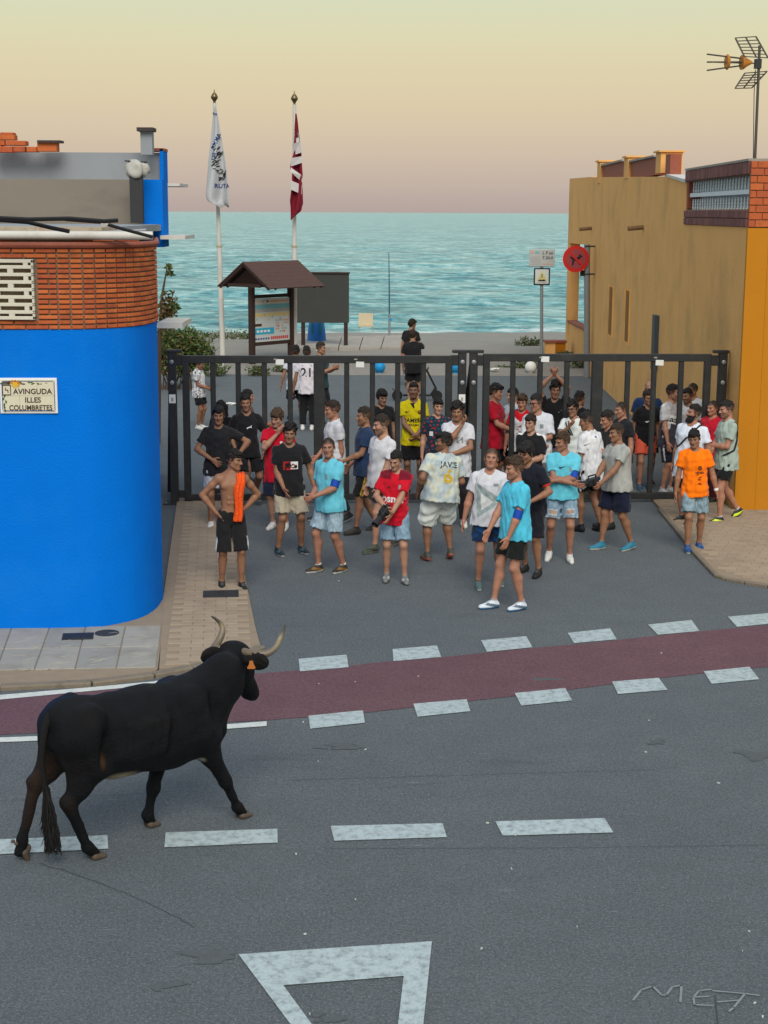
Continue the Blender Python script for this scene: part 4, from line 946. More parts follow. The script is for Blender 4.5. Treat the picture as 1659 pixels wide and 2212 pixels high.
MB().box((0, 0, .3), (.16, .12, .62)).obj('post', M_IRON, lampw); sph('plastic_bag', (.125, .10, .11), lampw, mat('plastic_bag', (.46, .44, .40), .4, var=.12, bump=.4, bscale=14), (0, 0, .66), .32); MB().beam((-.14, 0, .76), (.14, 0, .745), .02, .015).obj('lid', M_BLACK, lampw)
# black cables running over the eave
for i, pts in enumerate([[(-20, 470), (60, 474), (150, 472), (225, 478), (255, 476)], [(-20, 474), (60, 480), (110, 492), (150, 500)], [(140, 474), (215, 480), (270, 496), (330, 512)]]):
    o = MB().tube([D(x, y, 15.75 + .1 * i) for x, y in pts], .022 if i != 2 else .018, 6).obj('cable', M_BLACK, smooth=True)
    tag(o, ['thick black cable sagging along the eave of the blue house', 'thin black cable dropping onto the mossy eave at far left', 'black cable slanting down to the gutter end'][i], 'cable', 'cables on the blue house')
ins = empty('cable_ring', D(226, 482, 15.9), 0, 'round white cable ring on the eave beside the cables', 'cable ring'); MB().lathe((0, 0, 0), [(.018, -.02), (.038, -.02), (.038, .02), (.018, .02)], 14, Matrix.Rotation(math.pi / 2, 3, 'X')).obj('ring', M_WORNW, ins)
# ceramic street plaque
a0 = WP(2, 893, bf[1], bf[2]); b0 = WP(123, 816, bf[1], bf[2]); fx = (bf[2] - bf[1]).normalized(); fx3 = Vector((fx.x, fx.y, 0)); fn = Vector((fx.y, -fx.x, 0))
c0 = (a0 + b0) / 2 + fn * .012; pw, ph = (Vector((b0.x, b0.y, 0)) - Vector((a0.x, a0.y, 0))).length, b0.z - a0.z
plq = empty('street_sign', c0, math.atan2(fx.y, fx.x), 'cream ceramic street name plaque with flowers on the blue wall', 'street sign')
M_CER = mat('cream_glaze', (.66, .61, .46), .3, var=.05, bump=.03, spec=.5); M_CERW = mat('white_glaze', (.74, .75, .74), .25, var=.03, bump=.02)
MB().box((0, .004, 0), (pw, .02, ph)).obj('border', M_CERW, plq, bevel=.005)
for i in range(3):
    for j in range(2): MB().box(((i - 1) * (pw - .04) / 3, -.008, (j - .5) * (ph - .04) / 2), ((pw - .04) / 3 - .003, .012, (ph - .04) / 2 - .003)).obj('tile', M_CER, plq)
fm = MB(); 
for s_ in (-1, 1): fm.box((0, -.0155, s_ * (ph / 2 - .032)), (pw - .07, .004, .006)); fm.box((s_ * (pw / 2 - .028), -.0155, 0), (.006, .004, ph - .08))
fm.obj('blue_line', M_INKB, plq)
M_BRNI = mat('brown_ink', (.05, .028, .02), .5, bump=0)
for t, zz, sx in (('AVINGUDA', .045, 0.045), ('ILLES', -.045, .045), ('COLUMBRETES', -.128, .02)): text_on('lettering', t, .078, M_BRNI, plq, (sx, -.015, zz), (1, 0, 0), (0, 0, 1), bold=.016, sx=1.0 if t[0] != 'C' else .86)
M_LEAFP = mat('painted_leaf', (.03, .09, .03), .4, bump=0); M_FLO = mat('painted_orange', (.65, .20, .02), .4, bump=0); M_FLY = mat('painted_yellow', (.7, .45, .05), .4, bump=0)
lm = MB(); rq = random.Random(4)
def petal(mb, x, z, a, L, wd, y=-.0165):
    c, s_ = math.cos(a), math.sin(a); mb.add([(x, y, z), (x + c * L * .5 - s_ * wd, y, z + s_ * L * .5 + c * wd), (x + c * L, y, z + s_ * L), (x + c * L * .5 + s_ * wd, y, z + s_ * L * .5 - c * wd)], [(3, 2, 1, 0)])
for i in range(16): petal(lm, -.24 + .028 * i + rq.uniform(-.01, .01), ph / 2 - .055 + rq.uniform(-.012, .012), rq.uniform(-.6, .5) + (3.1 if rq.random() < .3 else 0), .05 - .0015 * i, .012 - .0005 * i)
for i in range(6): petal(lm, -pw / 2 + .055 + rq.uniform(-.01, .012), .02 - .03 * i, -1.6 + rq.uniform(-.6, .6), .045, .010)
lm.obj('painted_leaves', M_LEAFP, plq)
for nm, m_, cc in (('painted_flower', M_FLO, (-.115, ph / 2 - .06)), ('painted_flower', M_FLY, (-.135, ph / 2 - .072)), ('painted_flower', M_FLO, (-.145, ph / 2 - .052))):
    q = MB(); [petal(q, cc[0], cc[1], k * 1.05, .042, .014, -.0175 - .0006 * (m_ is M_FLY)) for k in range(6)]; q.obj(nm, m_, plq)
cr = MB(); x0, z0 = -pw / 2 + .075, .062
for dx, dz, w_, h_ in ((0, .05, .09, .008), (0, -.05, .09, .008), (-.042, 0, .008, .10), (.042, 0, .008, .10), (0, .066, .06, .012), (0, .082, .08, .01), (0, 0, .03, .008), (-.012, .012, .008, .03), (.014, -.014, .008, .03)): cr.box((x0 + dx, -.0165, z0 + dz), (w_, .003, h_))
cr.obj('town_crest', M_BRNI, plq)
# ------------------------------------------------------------------ ochre house on the right
RA = Vector(G(1584, 1105)[:2]); RB = Vector(G(1297, 834)[:2]); rd = (RB - RA).normalized()
YF = RA.y
oh = empty('ochre_house', (RA.x, RA.y, 0), 0, 'long ochre house with yellow front and brick roof edge beside the gate', 'house'); bpy.context.view_layer.update()
def ow(o): o.parent = oh; o.matrix_parent_inverse = oh.matrix_world.inverted(); return o
def wr(x, y): return WP(x, y, RA, RB)
def along(x): p = wr(x, 700); return (Vector((p.x, p.y)) - RA).dot(rd)
def side_pt(s, off=0): q = RA + rd * s; return Vector((q.x - rd.y * off, q.y + rd.x * off))   # off>0: towards the street
sE = along(1268); sP = along(1221)
zl = lambda x, y: wr(x, y).z
# side wall (profile in the wall's own plane, extruded inward)
def side_prism(name, prof, o0, o1, m):
    """prof: list of (s, z); slab between street offsets o0 and o1"""
    n = len(prof); mb = MB(); A = [(*side_pt(s, o0), z) for s, z in prof]; B = [(*side_pt(s, o1), z) for s, z in prof]
    mb.add(A + B, [tuple(range(n)), tuple(range(2 * n - 1, n - 1, -1))] + [(i, n + i, n + (i + 1) % n, (i + 1) % n) for i in range(n)])
    bm = bmesh.new(); me = mb.mesh(name); bm.from_mesh(me); bmesh.ops.recalc_face_normals(bm, faces=bm.faces); bm.to_mesh(me); bm.free()
    return ow(link(name, me, m))
zLow = zl(1470, 396); zBot = zl(1590, 490); zTop = zl(1592, 352)
s147 = along(1470); s142 = along(1431); s127 = along(1272)
prof = [(0, -.02), (sE, -.02), (sE, zl(1272, 384)), (s142, zl(1431, 383)), (s147, zLow), (s147, zBot + .0), (0, zBot)]
side_prism('wall', prof, 0, -.3, M_OCHRE)
ow(MB().prism(ccw([(RA.x + .33, YF + .4), (RA.x + 8, YF + .4), (RA.x + 8, YF + sE), (RA.x + .6, YF + sE)]), -.02, zBot - .4).obj('core', M_OCHRE, None))
# porch at the far end: post, beam, low wall
zpt = zl(1221, 388); sQ = along(1222)
side_prism('porch_beam', [(sE, zl(1262, 527)), (sQ, zl(1222, 524)), (sQ, zpt), (sE, zl(1268, 384))], 0, -.3, M_OCHRE)
side_prism('porch_post', [(sQ - .75, -.02), (sQ, -.02), (sQ, zl(1222, 524)), (sQ - .75, zl(1222, 524))], 0, -.32, M_OCHRE)
side_prism('porch_wall', [(sE, -.02), (sQ - .75, -.02), (sQ - .75, zl(1232, 700)), (sE, zl(1266, 716))], -.01, -.25, M_OCHRE)
side_prism('porch_coping', [(sE, zl(1266, 716)), (sQ - .75, zl(1232, 700)), (sQ - .75, zl(1232, 695)), (sE, zl(1266, 711))], .03, -.29, M_TILE)
side_prism('porch_ceiling', [(sE, zl(1262, 527) + .01), (sQ, zl(1222, 524) + .01), (sQ, zl(1222, 524) + .09), (sE, zl(1262, 527) + .09)], -.3, -3, M_TILE)
# low wall and steps beyond the porch
for q, (x0, y0, x1, y1, Y) in enumerate([(1178, 737, 1200, 765, 47.5), (1200, 737, 1222, 762, 48.2)]):
    a0 = D(x0, y1 + 8, Y); b0 = D(x1, y0, Y); o = empty('low_wall', (a0.x, Y, 0), 0, ['short ochre garden wall end nearest the sign post', 'short ochre garden wall against the porch corner'][q], 'wall', 'low walls by the porch')
    MB().box(((b0.x - a0.x) / 2, .2, (b0.z - .1) / 2), (b0.x - a0.x, .4, b0.z + .1)).obj('wall', M_YELLOW if q else M_OCHRE, o); MB().box(((b0.x - a0.x) / 2, .2, b0.z / 1 - .02), (b0.x - a0.x + .08, .5, .06)).obj('coping', M_TILE, o)
# narrow slits and recessed niche (slit shade put into the colour of panels on the solid wall)
M_SLITSHADE = mat('slit_shade', (.27, .135, .04), .9, var=.1)
for x0, y0, x1, y1 in ((1314.5, 618, 1324, 721), (1350.5, 626, 1360.5, 736)):
    s0, s1 = along(x1), along(x0)
    for (a, b, c, d, e) in ((s0, s1, zl(x0, y1), zl(x0, y0), 0),): side_prism('window_slit', [(a, c), (b, c), (b, d), (a, d)], .004, -.05, M_SLITSHADE)
    side_prism('slit_frame', [(s0 - .05, zl(x0, y1) - .05), (s0, zl(x0, y1) - .05), (s0, zl(x0, y0) + .05), (s0 - .05, zl(x0, y0) + .05)], .035, -.02, M_OCHRE); side_prism('slit_frame', [(s1, zl(x0, y1) - .05), (s1 + .05, zl(x0, y1) - .05), (s1 + .05, zl(x0, y0) + .05), (s1, zl(x0, y0) + .05)], .035, -.02, M_OCHRE)
pan = side_prism('meter_box', [(along(1424), zl(1420, 800)), (along(1418), zl(1420, 800)), (along(1418), zl(1420, 680)), (along(1424), zl(1420, 680))], .09, -.02, mat('grey_blue_paint', (.055, .07, .08), .6))
# spouts
for x0, y0, x1, y1 in ((1253, 492, 1278, 493), (1361, 491, 1390, 491)):
    p = wr(x1, y1); o = ow(MB().tube([p, p + Vector((-.34, -.05, -.03))], .05, 8).obj('drain_spout', mat('rusty_pipe', (.20, .12, .06), .8, var=.3, scale=12), None, smooth=True))
# parapet pilasters and red infill panels on top
for i, (x0, x1, y0, y1) in enumerate([(1270, 1300, 353, 388), (1330, 1355, 344, 388), (1398, 1424, 333, 388)]):
    s0, s1 = along(x1), along(x0); c = (s0 + s1) / 2
    side_prism('pilaster', [(c - .33, zl(1300, 386) - .1), (c + .33, zl(1300, 386) - .1), (c + .33, zl((x0 + x1) / 2, y0)), (c - .33, zl((x0 + x1) / 2, y0))], .02, -.42, M_OCHRE)
    side_prism('pilaster_cap', [(c - .38, zl((x0 + x1) / 2, y0)), (c + .38, zl((x0 + x1) / 2, y0)), (c + .38, zl((x0 + x1) / 2, y0 - 3.5)), (c - .38, zl((x0 + x1) / 2, y0 - 3.5))], .07, -.46, M_OCHRE)
for (x0, y0, x1, y1) in ((1282, 363, 1331, 374), (1344, 354, 1398, 366)):
    zz0 = zl(1320, 388) - .05
    side_prism('brick_infill', [(along(x1), zz0), (along(x0), zz0), (along(x0), zl(x0, y0)), (along(x1), zl(x1, y0 - 12))], -.06, -.3, M_TILE)
    side_prism('infill_coping', [(along(x1), zl(x1, y0 - 12)), (along(x0), zl(x0, y0)), (along(x0), zl(x0, y0 - 4)), (along(x1), zl(x1, y0 - 16))], .0, -.36, M_CONC)
side_prism('end_pier', [(along(1431), zl(1424, 388)), (along(1421), zl(1424, 388)), (along(1421), zl(1424, 336)), (along(1431), zl(1431, 336))], -.03, -.25, M_TILE)
side_prism('whitewash_coping', [(s147, zLow), (s142 + .05, zl(1431, 383)), (s142 + .05, zl(1431, 378)), (s147, zLow + .06)], .03, -.33, M_WORNW)
# wrap-round brick panel with balusters
s0, s1 = 0.0, s147; zA = zl(1475, 463 - 9); 
z378, z453 = zTop - (zTop - zBot) * (381 - 352) / 138, zTop - (zTop - zBot) * (449 - 352) / 138
M_PB = [mat('purple_brick_%d' % i, c, .9, var=.18, scale=14, bump=.3, stain=(.09, .05, .05), stain_amt=.5, stain_scale=5) for i, c in enumerate([(.20, .085, .078), (.17, .072, .07), (.24, .105, .09)])]
side_prism('panel_bed', [(0, zBot), (s147, zBot), (s147, z453 - .02), (0, z453 - .02)], -.02, -.26, M_MORTAR); side_prism('panel_bed', [(0, z378), (s147, z378), (s147, zTop), (0, zTop)], -.02, -.26, M_MORTAR)
side_prism('panel_bed', [(s147 - .14, z453), (s147, z453), (s147, z378), (s147 - .14, z378)], -.02, -.26, M_TILE)
def side_brick(s, z, L, Hh, m, dep=.05):
    c = side_pt(s, -.02 + .012); o = ow(link('brick', m, None)); return o
pbm = []
for i in range(3):
    me = MB().box((0, 0, 0), (.05, .115, .14)).mesh('brick', bevel=.004); me.materials.append(M_PB[i]); pbm.append(me)
yaw_s = math.atan2(rd.y, rd.x) - math.pi / 2
def place_b(me, s, z, off=0.0, rz=yaw_s, sc=(1, 1, 1)):
    p = side_pt(s, off); o = link('brick', me, None); o.location = (p.x, p.y, z); o.rotation_euler = (0, 0, rz); o.scale = sc; return ow(o)
ns = int(s147 / .125)
for r, (z0, z1) in enumerate([(zBot, z453 - .03), (z378 + .01, zTop)]):
    nrow = max(1, round((z1 - z0) / .15)); hh = (z1 - z0) / nrow
    for k in range(nrow):
        for i in range(ns): place_b(pbm[rr.randrange(3)], (i + .5) * s147 / ns, z0 + (k + .5) * hh, 0, sc=(1, (s147 / ns - .010) / .115, (hh - .012) / .14))
side_prism('panel_coping', [(0, zTop), (s147 + .02, zTop), (s147 + .02, zTop + .035), (0, zTop + .035)], .03, -.3, M_CONC)
M_BAL = mat('pale_baluster', (.70, .76, .78), .7, var=.1, scale=9, bump=.2)
zmid = (z378 + z453) / 2
side_prism('baluster_rail', [(.05, zmid - .035), (s147 - .14, zmid - .035), (s147 - .14, zmid + .035), (.05, zmid + .035)], -.05, -.13, M_BAL)
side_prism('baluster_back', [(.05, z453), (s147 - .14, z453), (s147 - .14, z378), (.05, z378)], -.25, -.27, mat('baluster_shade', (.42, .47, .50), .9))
nbl = 22; bz = (z378 - zmid - .05)
prof_b = [(.017, 0), (.020, .04), (.012, .08), (.023, bz * .45), (.012, bz * .62), (.020, bz * .78), (.012, bz * .9), (.017, bz)]
bme = MB().lathe((0, 0, 0), prof_b, 8).mesh('baluster', smooth=True); bme.materials.append(M_BAL)
for i in range(nbl):
    for zz in (z453 - .02, zmid + .045): p = side_pt(.1 + (i + .5) * (s147 - .3) / nbl, -.09); o = link('baluster', bme); o.location = (p.x, p.y, zz); ow(o)
# front: yellow render with an orange brick pier
fx0 = RA.x; 
ow(MB().box((fx0 + 4.31, YF + .06, (zTop + .03) / 2), (8.0 - .002, .26, zTop + .03)).obj('front_wall', M_YELLOW, None))
wB = D(1635, 420, YF).x - D(1592, 420, YF).x
ow(MB().box((fx0 + .152, YF - .03, (zBot - .02) / 2), (.312, .08, zBot + .0)).obj('front_edge', M_YELLOW, None))
ow(MB().box((fx0 + .152, YF - .01, (zBot + zTop) / 2), (.29, .06, zTop - zBot)).obj('pier_core', M_MORTAR, None))
nrow = 9; hh = (zTop - zBot) / nrow
for k in range(nrow):
    cuts = [0, .20, .31] if k % 2 else [0, .10, .31]
    for a, b in zip(cuts[:-1], cuts[1:]):
        me = MB().box((0, 0, 0), (b - a - .01, .05, hh - .012)).mesh('brick', bevel=.004); me.materials.append(M_BRICK[rr.choice((1, 3, 1, 0))])
        o = link('brick', me); o.location = (fx0 + (a + b) / 2, YF - .04, zBot + (k + .5) * hh); ow(o)
st = D(1640, 1112, YF); ow(MB().box((fx0 + 4.9, YF - .28, .04), (8.4, .5, .12)).obj('step', M_CONC, None, bevel=.02))
# TV antenna on the roof
ab = D(1631, 350, YF + 1.0); at_ = D(1642, 98, YF + 1.0)
ant = empty('tv_antenna', ab, 0, 'rooftop television antenna with grid reflector and orange elements', 'antenna'); M_ANT = mat('weathered_alu', (.10, .09, .075), .5, metal=.4, bump=.1); M_ORG = mat('orange_plastic', (.55, .21, .03), .5, var=.1)
def av(x, y, dy=0): return D(x, y, YF + 1.0 + dy) - ab
MB().tube([Vector((0, 0, -.3)), av(1641, 98)], .022, 8).obj('mast', M_ANT, ant, smooth=True); MB().tube([Vector((-.02, .02, -.1)), av(1629, 200, .02), av(1632, 150, .02)], .006, 6).obj('lead', M_BLACK, ant, smooth=True)
gx0, gx1 = 1589, 1638
fr = MB(); dyy = .35
U = [(1588.5, 82, -.25), (1633, 79, .30), (1659, 125, .30), (1608, 122, -.25)]; Lw = [(1609, 158, -.25), (1657, 154, .30), (1624, 190, .30), (1588, 191, -.25)]
for A4 in (U, Lw):
    q = [av(*p) for p in A4]; fr.beam(q[0], q[3], .026, .02); fr.beam(q[1], q[2], .026, .02); fr.beam((q[0] + q[1]) / 2, (q[2] + q[3]) / 2, .022, .02)
    for i in range(7): t = i / 6; fr.tube([q[0].lerp(q[3], t), q[1].lerp(q[2], t)], .008, 6)
fr.obj('reflector', M_ANT, ant)
MB().beam(av(1640, 137), av(1535, 134, -.12), .02, .02).obj('boom', M_ANT, ant)
for y0, y1 in ((124, 117), (134, 134), (144, 152)): MB().tube([av(1600, 134 + (y0 - 134) * .8, -.05), av(1527, y1, -.12)], .012, 6).obj('director', M_ANT, ant, smooth=True)
dm = (av(1527, 134, -.12) - av(1600, 134, -.05)).normalized(); AX = dm.to_track_quat('Z', 'Y').to_matrix()
MB().lathe(av(1571, 134, -.08), [(0, -.018), (.10, -.018), (.118, 0), (.10, .018), (0, .018)], 18, AX).obj('disc', M_ORG, ant, smooth=True); MB().lathe(av(1604, 135, -.05), [(.02, -.15), (.06, -.07), (.105, -.01), (.11, .02), (0, .02)], 18, AX).obj('horn', M_ORG, ant, smooth=True)
MB().box(av(1637, 138), (.10, .08, .14)).obj('clamp', M_IRON, ant)
# ------------------------------------------------------------------ barrier gates
GA, GB = Vector(G(378, 1088)[:2]), Vector(G(1545, 1084)[:2]); gd = (GB - GA).normalized(); gyaw = math.atan2(gd.y, gd.x)
def gl_(x, y=1000): p = WP(x, y, GA, GB); return (Vector((p.x, p.y)) - GA).dot(gd), p.z
def gate(label, stiles, bars, thick, papers, dz):
    s0 = gl_(stiles[0])[0]; root = empty('barrier_gate', (GA.x + gd.x * s0, GA.y + gd.y * s0, 0), gyaw, label, 'gate', 'steel bull run gates across the street')
    L = gl_(stiles[1])[0] - s0; zt, zb_ = 2.325 + dz, .055
    MB().box((L / 2, 0, zt - .05), (L + .105, .085, .115)).obj('top_rail', M_STEEL, root, bevel=.006); MB().box((L / 2, 0, zb_ + .05), (L + .105, .085, .105)).obj('bottom_rail', M_STEEL, root, bevel=.006)
    def bar(x, w, name='bar', d=.07): s = gl_(x)[0] - s0; return MB().box((s, .004, (zt + zb_) / 2), (w, d, zt - zb_ - .205)).obj(name, M_STEEL, root, bevel=.008)
    for x in stiles: bar(x, .105, 'stile', .10)
    for x in bars: bar(x, .080)
    bar(thick, .175, 'centre_post', .10)
    for x in papers:
        s = gl_(x)[0] - s0; o = MB().box((s, -.044, zt - .045), (.125, .004, .085)).obj('paper_notice', M_PAPER, root); o.rotation_euler = (0, 0.03, 0)
        MB().box((s, -.0475, zt - .045), (.05, .002, .02)).obj('notice_print', mat('faint_print', (.35, .33, .30), .9), root)
gate('long dark steel gate on the left, white notices on its top rail', (405, 967), (463, 517, 573, 628, 749, 804, 858, 913), 690, (597, 768), -.01)
gate('long dark steel gate on the right, nearest the ochre house', (1047, 1519), (1104, 1162, 1219, 1349, 1405, 1463), 1284, (1162, 1406), .02)
def gpost(x, y, label, side, paper=None, z1=2.37):
    s = gl_(x, y)[0]; root = empty('gate_post', (GA.x + gd.x * s, GA.y + gd.y * s, 0), gyaw, label, 'post', 'steel posts carrying the gates')
    MB().box((0, 0, z1 / 2), (.125, .12, z1)).obj('column', M_STEEL, root, bevel=.008); MB().box((side * .035, 0, z1 + .02), (.24, .13, .045)).obj('cap', M_STEEL, root, bevel=.006)
    MB().box((side * .12, 0, z1 - .12), (.14, .06, .16)).obj('hinge_arm', M_STEEL, root, bevel=.006); MB().box((0, .02, .012), (.34, .30, .024)).obj('base_plate', M_IRON, root, bevel=.004)
    MB().beam((-side * .02, .06, z1 - .2), (-side * .16, .85, .05), .07, .07).obj('brace', M_STEEL, root); MB().box((side * .11, 0, .16), (.12, .07, .12)).obj('hinge_foot', M_STEEL, root)
    for zz in (z1 - .14, z1 - .46): MB().lathe((.0, -.062, zz), [(.0, 0), (.034, 0), (.034, .012), (.014, .02), (0, .02)], 10, Matrix.Rotation(math.pi / 2, 3, 'X')).obj('bolt', M_STEEL2, root, smooth=True)
    for dx, dy in ((-.13, -.09), (.13, -.09)): MB().lathe((dx, dy, .024), [(.016, 0), (.016, .02), (0, .022)], 8).obj('anchor_bolt', M_STEEL2, root)
    if paper: MB().box((.0, -.0635, paper), (.10, .004, .135)).obj('paper_notice', M_PAPER, root); MB().box((0, -.0665, paper - .01), (.035, .002, .06)).obj('notice_print', MATS['faint_print'], root)
gpost(378, 1086, 'gate post beside the blue wall with a white notice', 1, 1.66); gpost(994, 1083, 'middle gate post with white notice, closing the left gate', -1, 1.66); gpost(1018, 1083, 'middle gate post carrying the right gate, no notice', 1); gpost(1547, 1083, 'gate post standing by the ochre house wall', -1)
# ------------------------------------------------------------------ beach front furniture
def lathe_obj(name, prof, m, parent, c=(0, 0, 0), n=20): return MB().lathe(c, prof, n).obj(name, m, parent, smooth=True)
def sphere_prof(r, z0, n=12, cut=.92): return [(max(r * math.sin(math.pi * i / n), 0), z0 - r * math.cos(math.pi * i / n)) for i in range(n + 1)]
M_GBLUE = mat('blue_bollard_paint', (.012, .25, .55), .5, var=.08, bump=.05)
for x, y, m_, lb in ((475, 810, M_WHITE, 'white ball bollard nearest the bush and floral shirt boy'), (820, 808, M_GBLUE, 'blue ball bollard left of the couple by the sand'), (984, 808, M_GBLUE, 'blue ball bollard partly behind the middle gate posts'), (1146, 808, M_WHITE, 'white ball bollard below the beach sign post')):
    g = G(x, y); r_ = empty('ball_bollard', g, 0, lb, 'bollard', 'ball bollards along the edge of the sand'); lathe_obj('ball', sphere_prof(.165, .20), m_, r_); lathe_obj('foot', [(.0, 0), (.10, 0), (.085, .035), (.07, .06), (0, .06)], m_, r_)
def flagpole(base, top, label):
    b = Vector(base); t = Vector(top); r_ = empty('flagpole', b, 0, label, 'flagpole', 'white flagpoles on the beach front'); d = t - b
    MB().tube([(0, 0, 0), d * .45], [.085, .075], 14).obj('pole', M_WORNW, r_, smooth=True); MB().tube([d * .45, d * .985], [.062, .052], 14).obj('upper_pole', M_WORNW, r_, smooth=True)
    MB().tube([d * .448, d * .455], [.088, .088], 14).obj('collar', mat('yellowed_collar', (.42, .36, .2), .6), r_, smooth=True); q = d * .985
    lathe_obj('finial', [(0.0, 0), (.05, .0), (.03, .03), (.05, .07), (.10, .14), (.105, .18), (.07, .25), (.02, .31), (.012, .38), (0, .40)], mat('brass_finial', (.16, .12, .06), .35, metal=.8, bump=0), r_, q)
    return r_
FP1 = [G(482, 785), D(463, 214, G(482, 785).y)]; FP2 = [G(636, 783), D(636, 217, G(636, 783).y)]
flagpole(FP1[0], FP1[1], 'leaning white flagpole flying the white flag'); flagpole(FP2[0], FP2[1], 'white flagpole behind the kiosk flying the red flag')
def flag(name, label, outline, Y, folds, m, deco):
    """a limp flag: rows from the hoist corner down, hanging in deep vertical folds"""
    root = empty(name, D(outline[0][0], outline[0][1], Y), 0, label, 'flag'); o = root.location.copy(); V = []; F_ = []; nu = 33
    for j, (xl, y, xr) in enumerate([(a, b, c) for a, b, c in outline]):
        L, R_ = D(xl, y, Y), D(xr, y, Y)
        for i in range(nu):
            u = i / (nu - 1); p = L.lerp(R_, u); amp = (R_ - L).length * .24; p.y += amp * math.sin(u * math.pi * folds + j * .16) - .12; p.z += -.03 * math.sin(u * math.pi * 3 + j * .5) * min(1, j / 4)
            V.append(tuple(p - o))
    nr = len(outline)
    for j in range(nr - 1):
        for i in range(nu - 1): F_.append((j * nu + i, (j + 1) * nu + i, (j + 1) * nu + i + 1, j * nu + i + 1))
    me = MB().add(V, F_).mesh('cloth', smooth=True); ob = link('cloth', me, m, root); md = ob.modifiers.new('thickness', 'SOLIDIFY'); md.thickness = .012
    bvh = BVHTree.FromPolygons([Vector(v) for v in V], F_)
    for nm, vs_, fs_, m_ in deco(o, Y):
        out = []
        for p in vs_:
            q = Vector(p) - o; h = bvh.ray_cast(Vector((q.x, -3, q.z)), Vector((0, 1, 0))); out.append(tuple(h[0] + Vector((0, -.02, 0))) if h[0] else (q.x, -.25, q.z))
        MB().add(out, fs_).obj(nm, m_, root)
def dtxt(txt, x, y, Y, size, m, rot=0, sx=1):
    v, f = text2d(txt, size, .012); c = D(x, y, Y); a = math.radians(rot); return ('lettering', [(c.x + u * sx * math.cos(a) - w_ * math.sin(a), c.y, c.z + u * sx * math.sin(a) + w_ * math.cos(a)) for u, w_ in v], f, m)
def rows(pts, n):
    o = []; ys = [p[1] for p in pts]
    for i in range(n):
        y = ys[0] + (ys[-1] - ys[0]) * i / (n - 1); o.append((float(np.interp(y, ys, [p[0] for p in pts])), y, float(np.interp(y, ys, [p[2] for p in pts]))))
    return o
def deco1(o, Y):
    out = [dtxt('RUTA', 481, 402, Y, .17, M_INKB), dtxt('S', 466, 247, Y, .16, M_INKB, 70), dtxt('AMMA', 468, 306, Y, .17, M_INKB, 62), dtxt('LES', 463, 338, Y, .15, M_INKB, 75)]
    rg = random.Random(3)
    for k in range(46):
        u = k / 45; x = 464 + 8 * math.sin(u * 9) + u * 12 + rg.uniform(-6, 6); y = 318 + u * 68 + rg.uniform(-5, 5); a = rg.uniform(-.3, 1.2); L = rg.uniform(5, 11); w_ = rg.uniform(1.2, 2.6)
        q = [D(x + L * math.cos(a) * s1 - w_ * math.sin(a) * s2, y - L * math.sin(a) * s1 - w_ * math.cos(a) * s2, Y) for s1, s2 in ((-.5, -.5), (.5, -.5), (.5, .5), (-.5, .5))]
        out.append(('emblem_stroke', [tuple(p) for p in q], [(0, 1, 2, 3)], M_INK))
    return out
M_FLW = mat('white_flag_cloth', (.46, .47, .49), .85, var=.05, bump=.15, bscale=90); M_FLR = mat('red_flag_cloth', (.20, .008, .022), .85, var=.1, bump=.15)
flag('flag', 'limp white flag with blue lettering and dark emblem', rows([(465, 226, 467), (461, 255, 472), (456, 300, 479), (450, 350, 487), (447, 400, 493), (446, 430, 495), (452, 440, 495), (470, 446, 496)], 24), FP1[1].y - .3, 2.2, M_FLW, deco1)
def deco2(o, Y):
    P_ = lambda q: ([tuple(D(x, y, Y)) for x, y in q], [tuple(range(len(q)))]); out = []
    for q in ([(642, 285), (648, 292), (649, 300), (645, 298)], [(632, 312), (650, 306), (653, 330), (633, 336)], [(630, 342), (653, 338), (654, 352), (629, 360)], [(629, 362), (654, 380), (653, 394), (629, 372)], [(629, 390), (653, 400), (652, 420), (630, 410)], [(640, 300), (646, 296), (647, 306), (641, 309)]):
        v, f = P_(q[::-1]); out.append(('flag_letter', v, f, mat('flag_white', (.55, .52, .52), .85)))
    return out
flag('flag', 'limp dark red flag with broken white lettering', rows([(639, 246, 641), (636, 301, 647), (632, 337, 652), (626.5, 366, 654), (632, 374, 654.5), (631, 383, 655), (631.5, 389, 652.5), (630.5, 410, 654), (627.5, 438, 655), (629, 446, 653), (629, 457, 651), (629, 465, 641), (629, 474, 631)], 44), FP2[1].y - .3, 2.6, M_FLR, deco2)
# roofed information kiosk
kb = G(545, 795); kz = 0; ka = math.radians(50); ks = empty('information_kiosk', kb, ka, 'dark wooden information kiosk with pitched roof and beach poster', 'kiosk'); bpy.context.view_layer.update()
def kl(x, y, Y): p = D(x, y, Y); q = Matrix.Rotation(-ka, 3, 'Z') @ (p - kb); return q
YK = kb.y; px1 = (WP(628, 700, kb, kb + Vector((math.cos(ka), math.sin(ka), 0))) - kb).to_2d().length; ztop = kl(545, 560, YK).z; zrail = D(560, 640, YK).z
for x in (0, px1): MB().box((x, 0, (zrail + .28) / 2), (.15, .15, zrail + .28)).obj('post', M_WOOD, ks, bevel=.008)
zp1, zp0 = D(560, 646, YK).z, D(560, 740, YK).z; pc = (zp0 + zp1) / 2
MB().box((px1 / 2, 0, zp1 + .06), (px1 - .15, .08, .10)).obj('rail', M_WOOD, ks); MB().box((px1 / 2, 0, zp0 - .06), (px1 - .15, .08, .10)).obj('rail', M_WOOD, ks)
pb = MB().box((px1 / 2, -.01, pc), (px1 - .16, .04, zp1 - zp0)).obj('poster', mat('poster_white', (.50, .53, .52), .5, bump=0, var=.03), ks); W_ = px1 - .16; Hh = zp1 - zp0
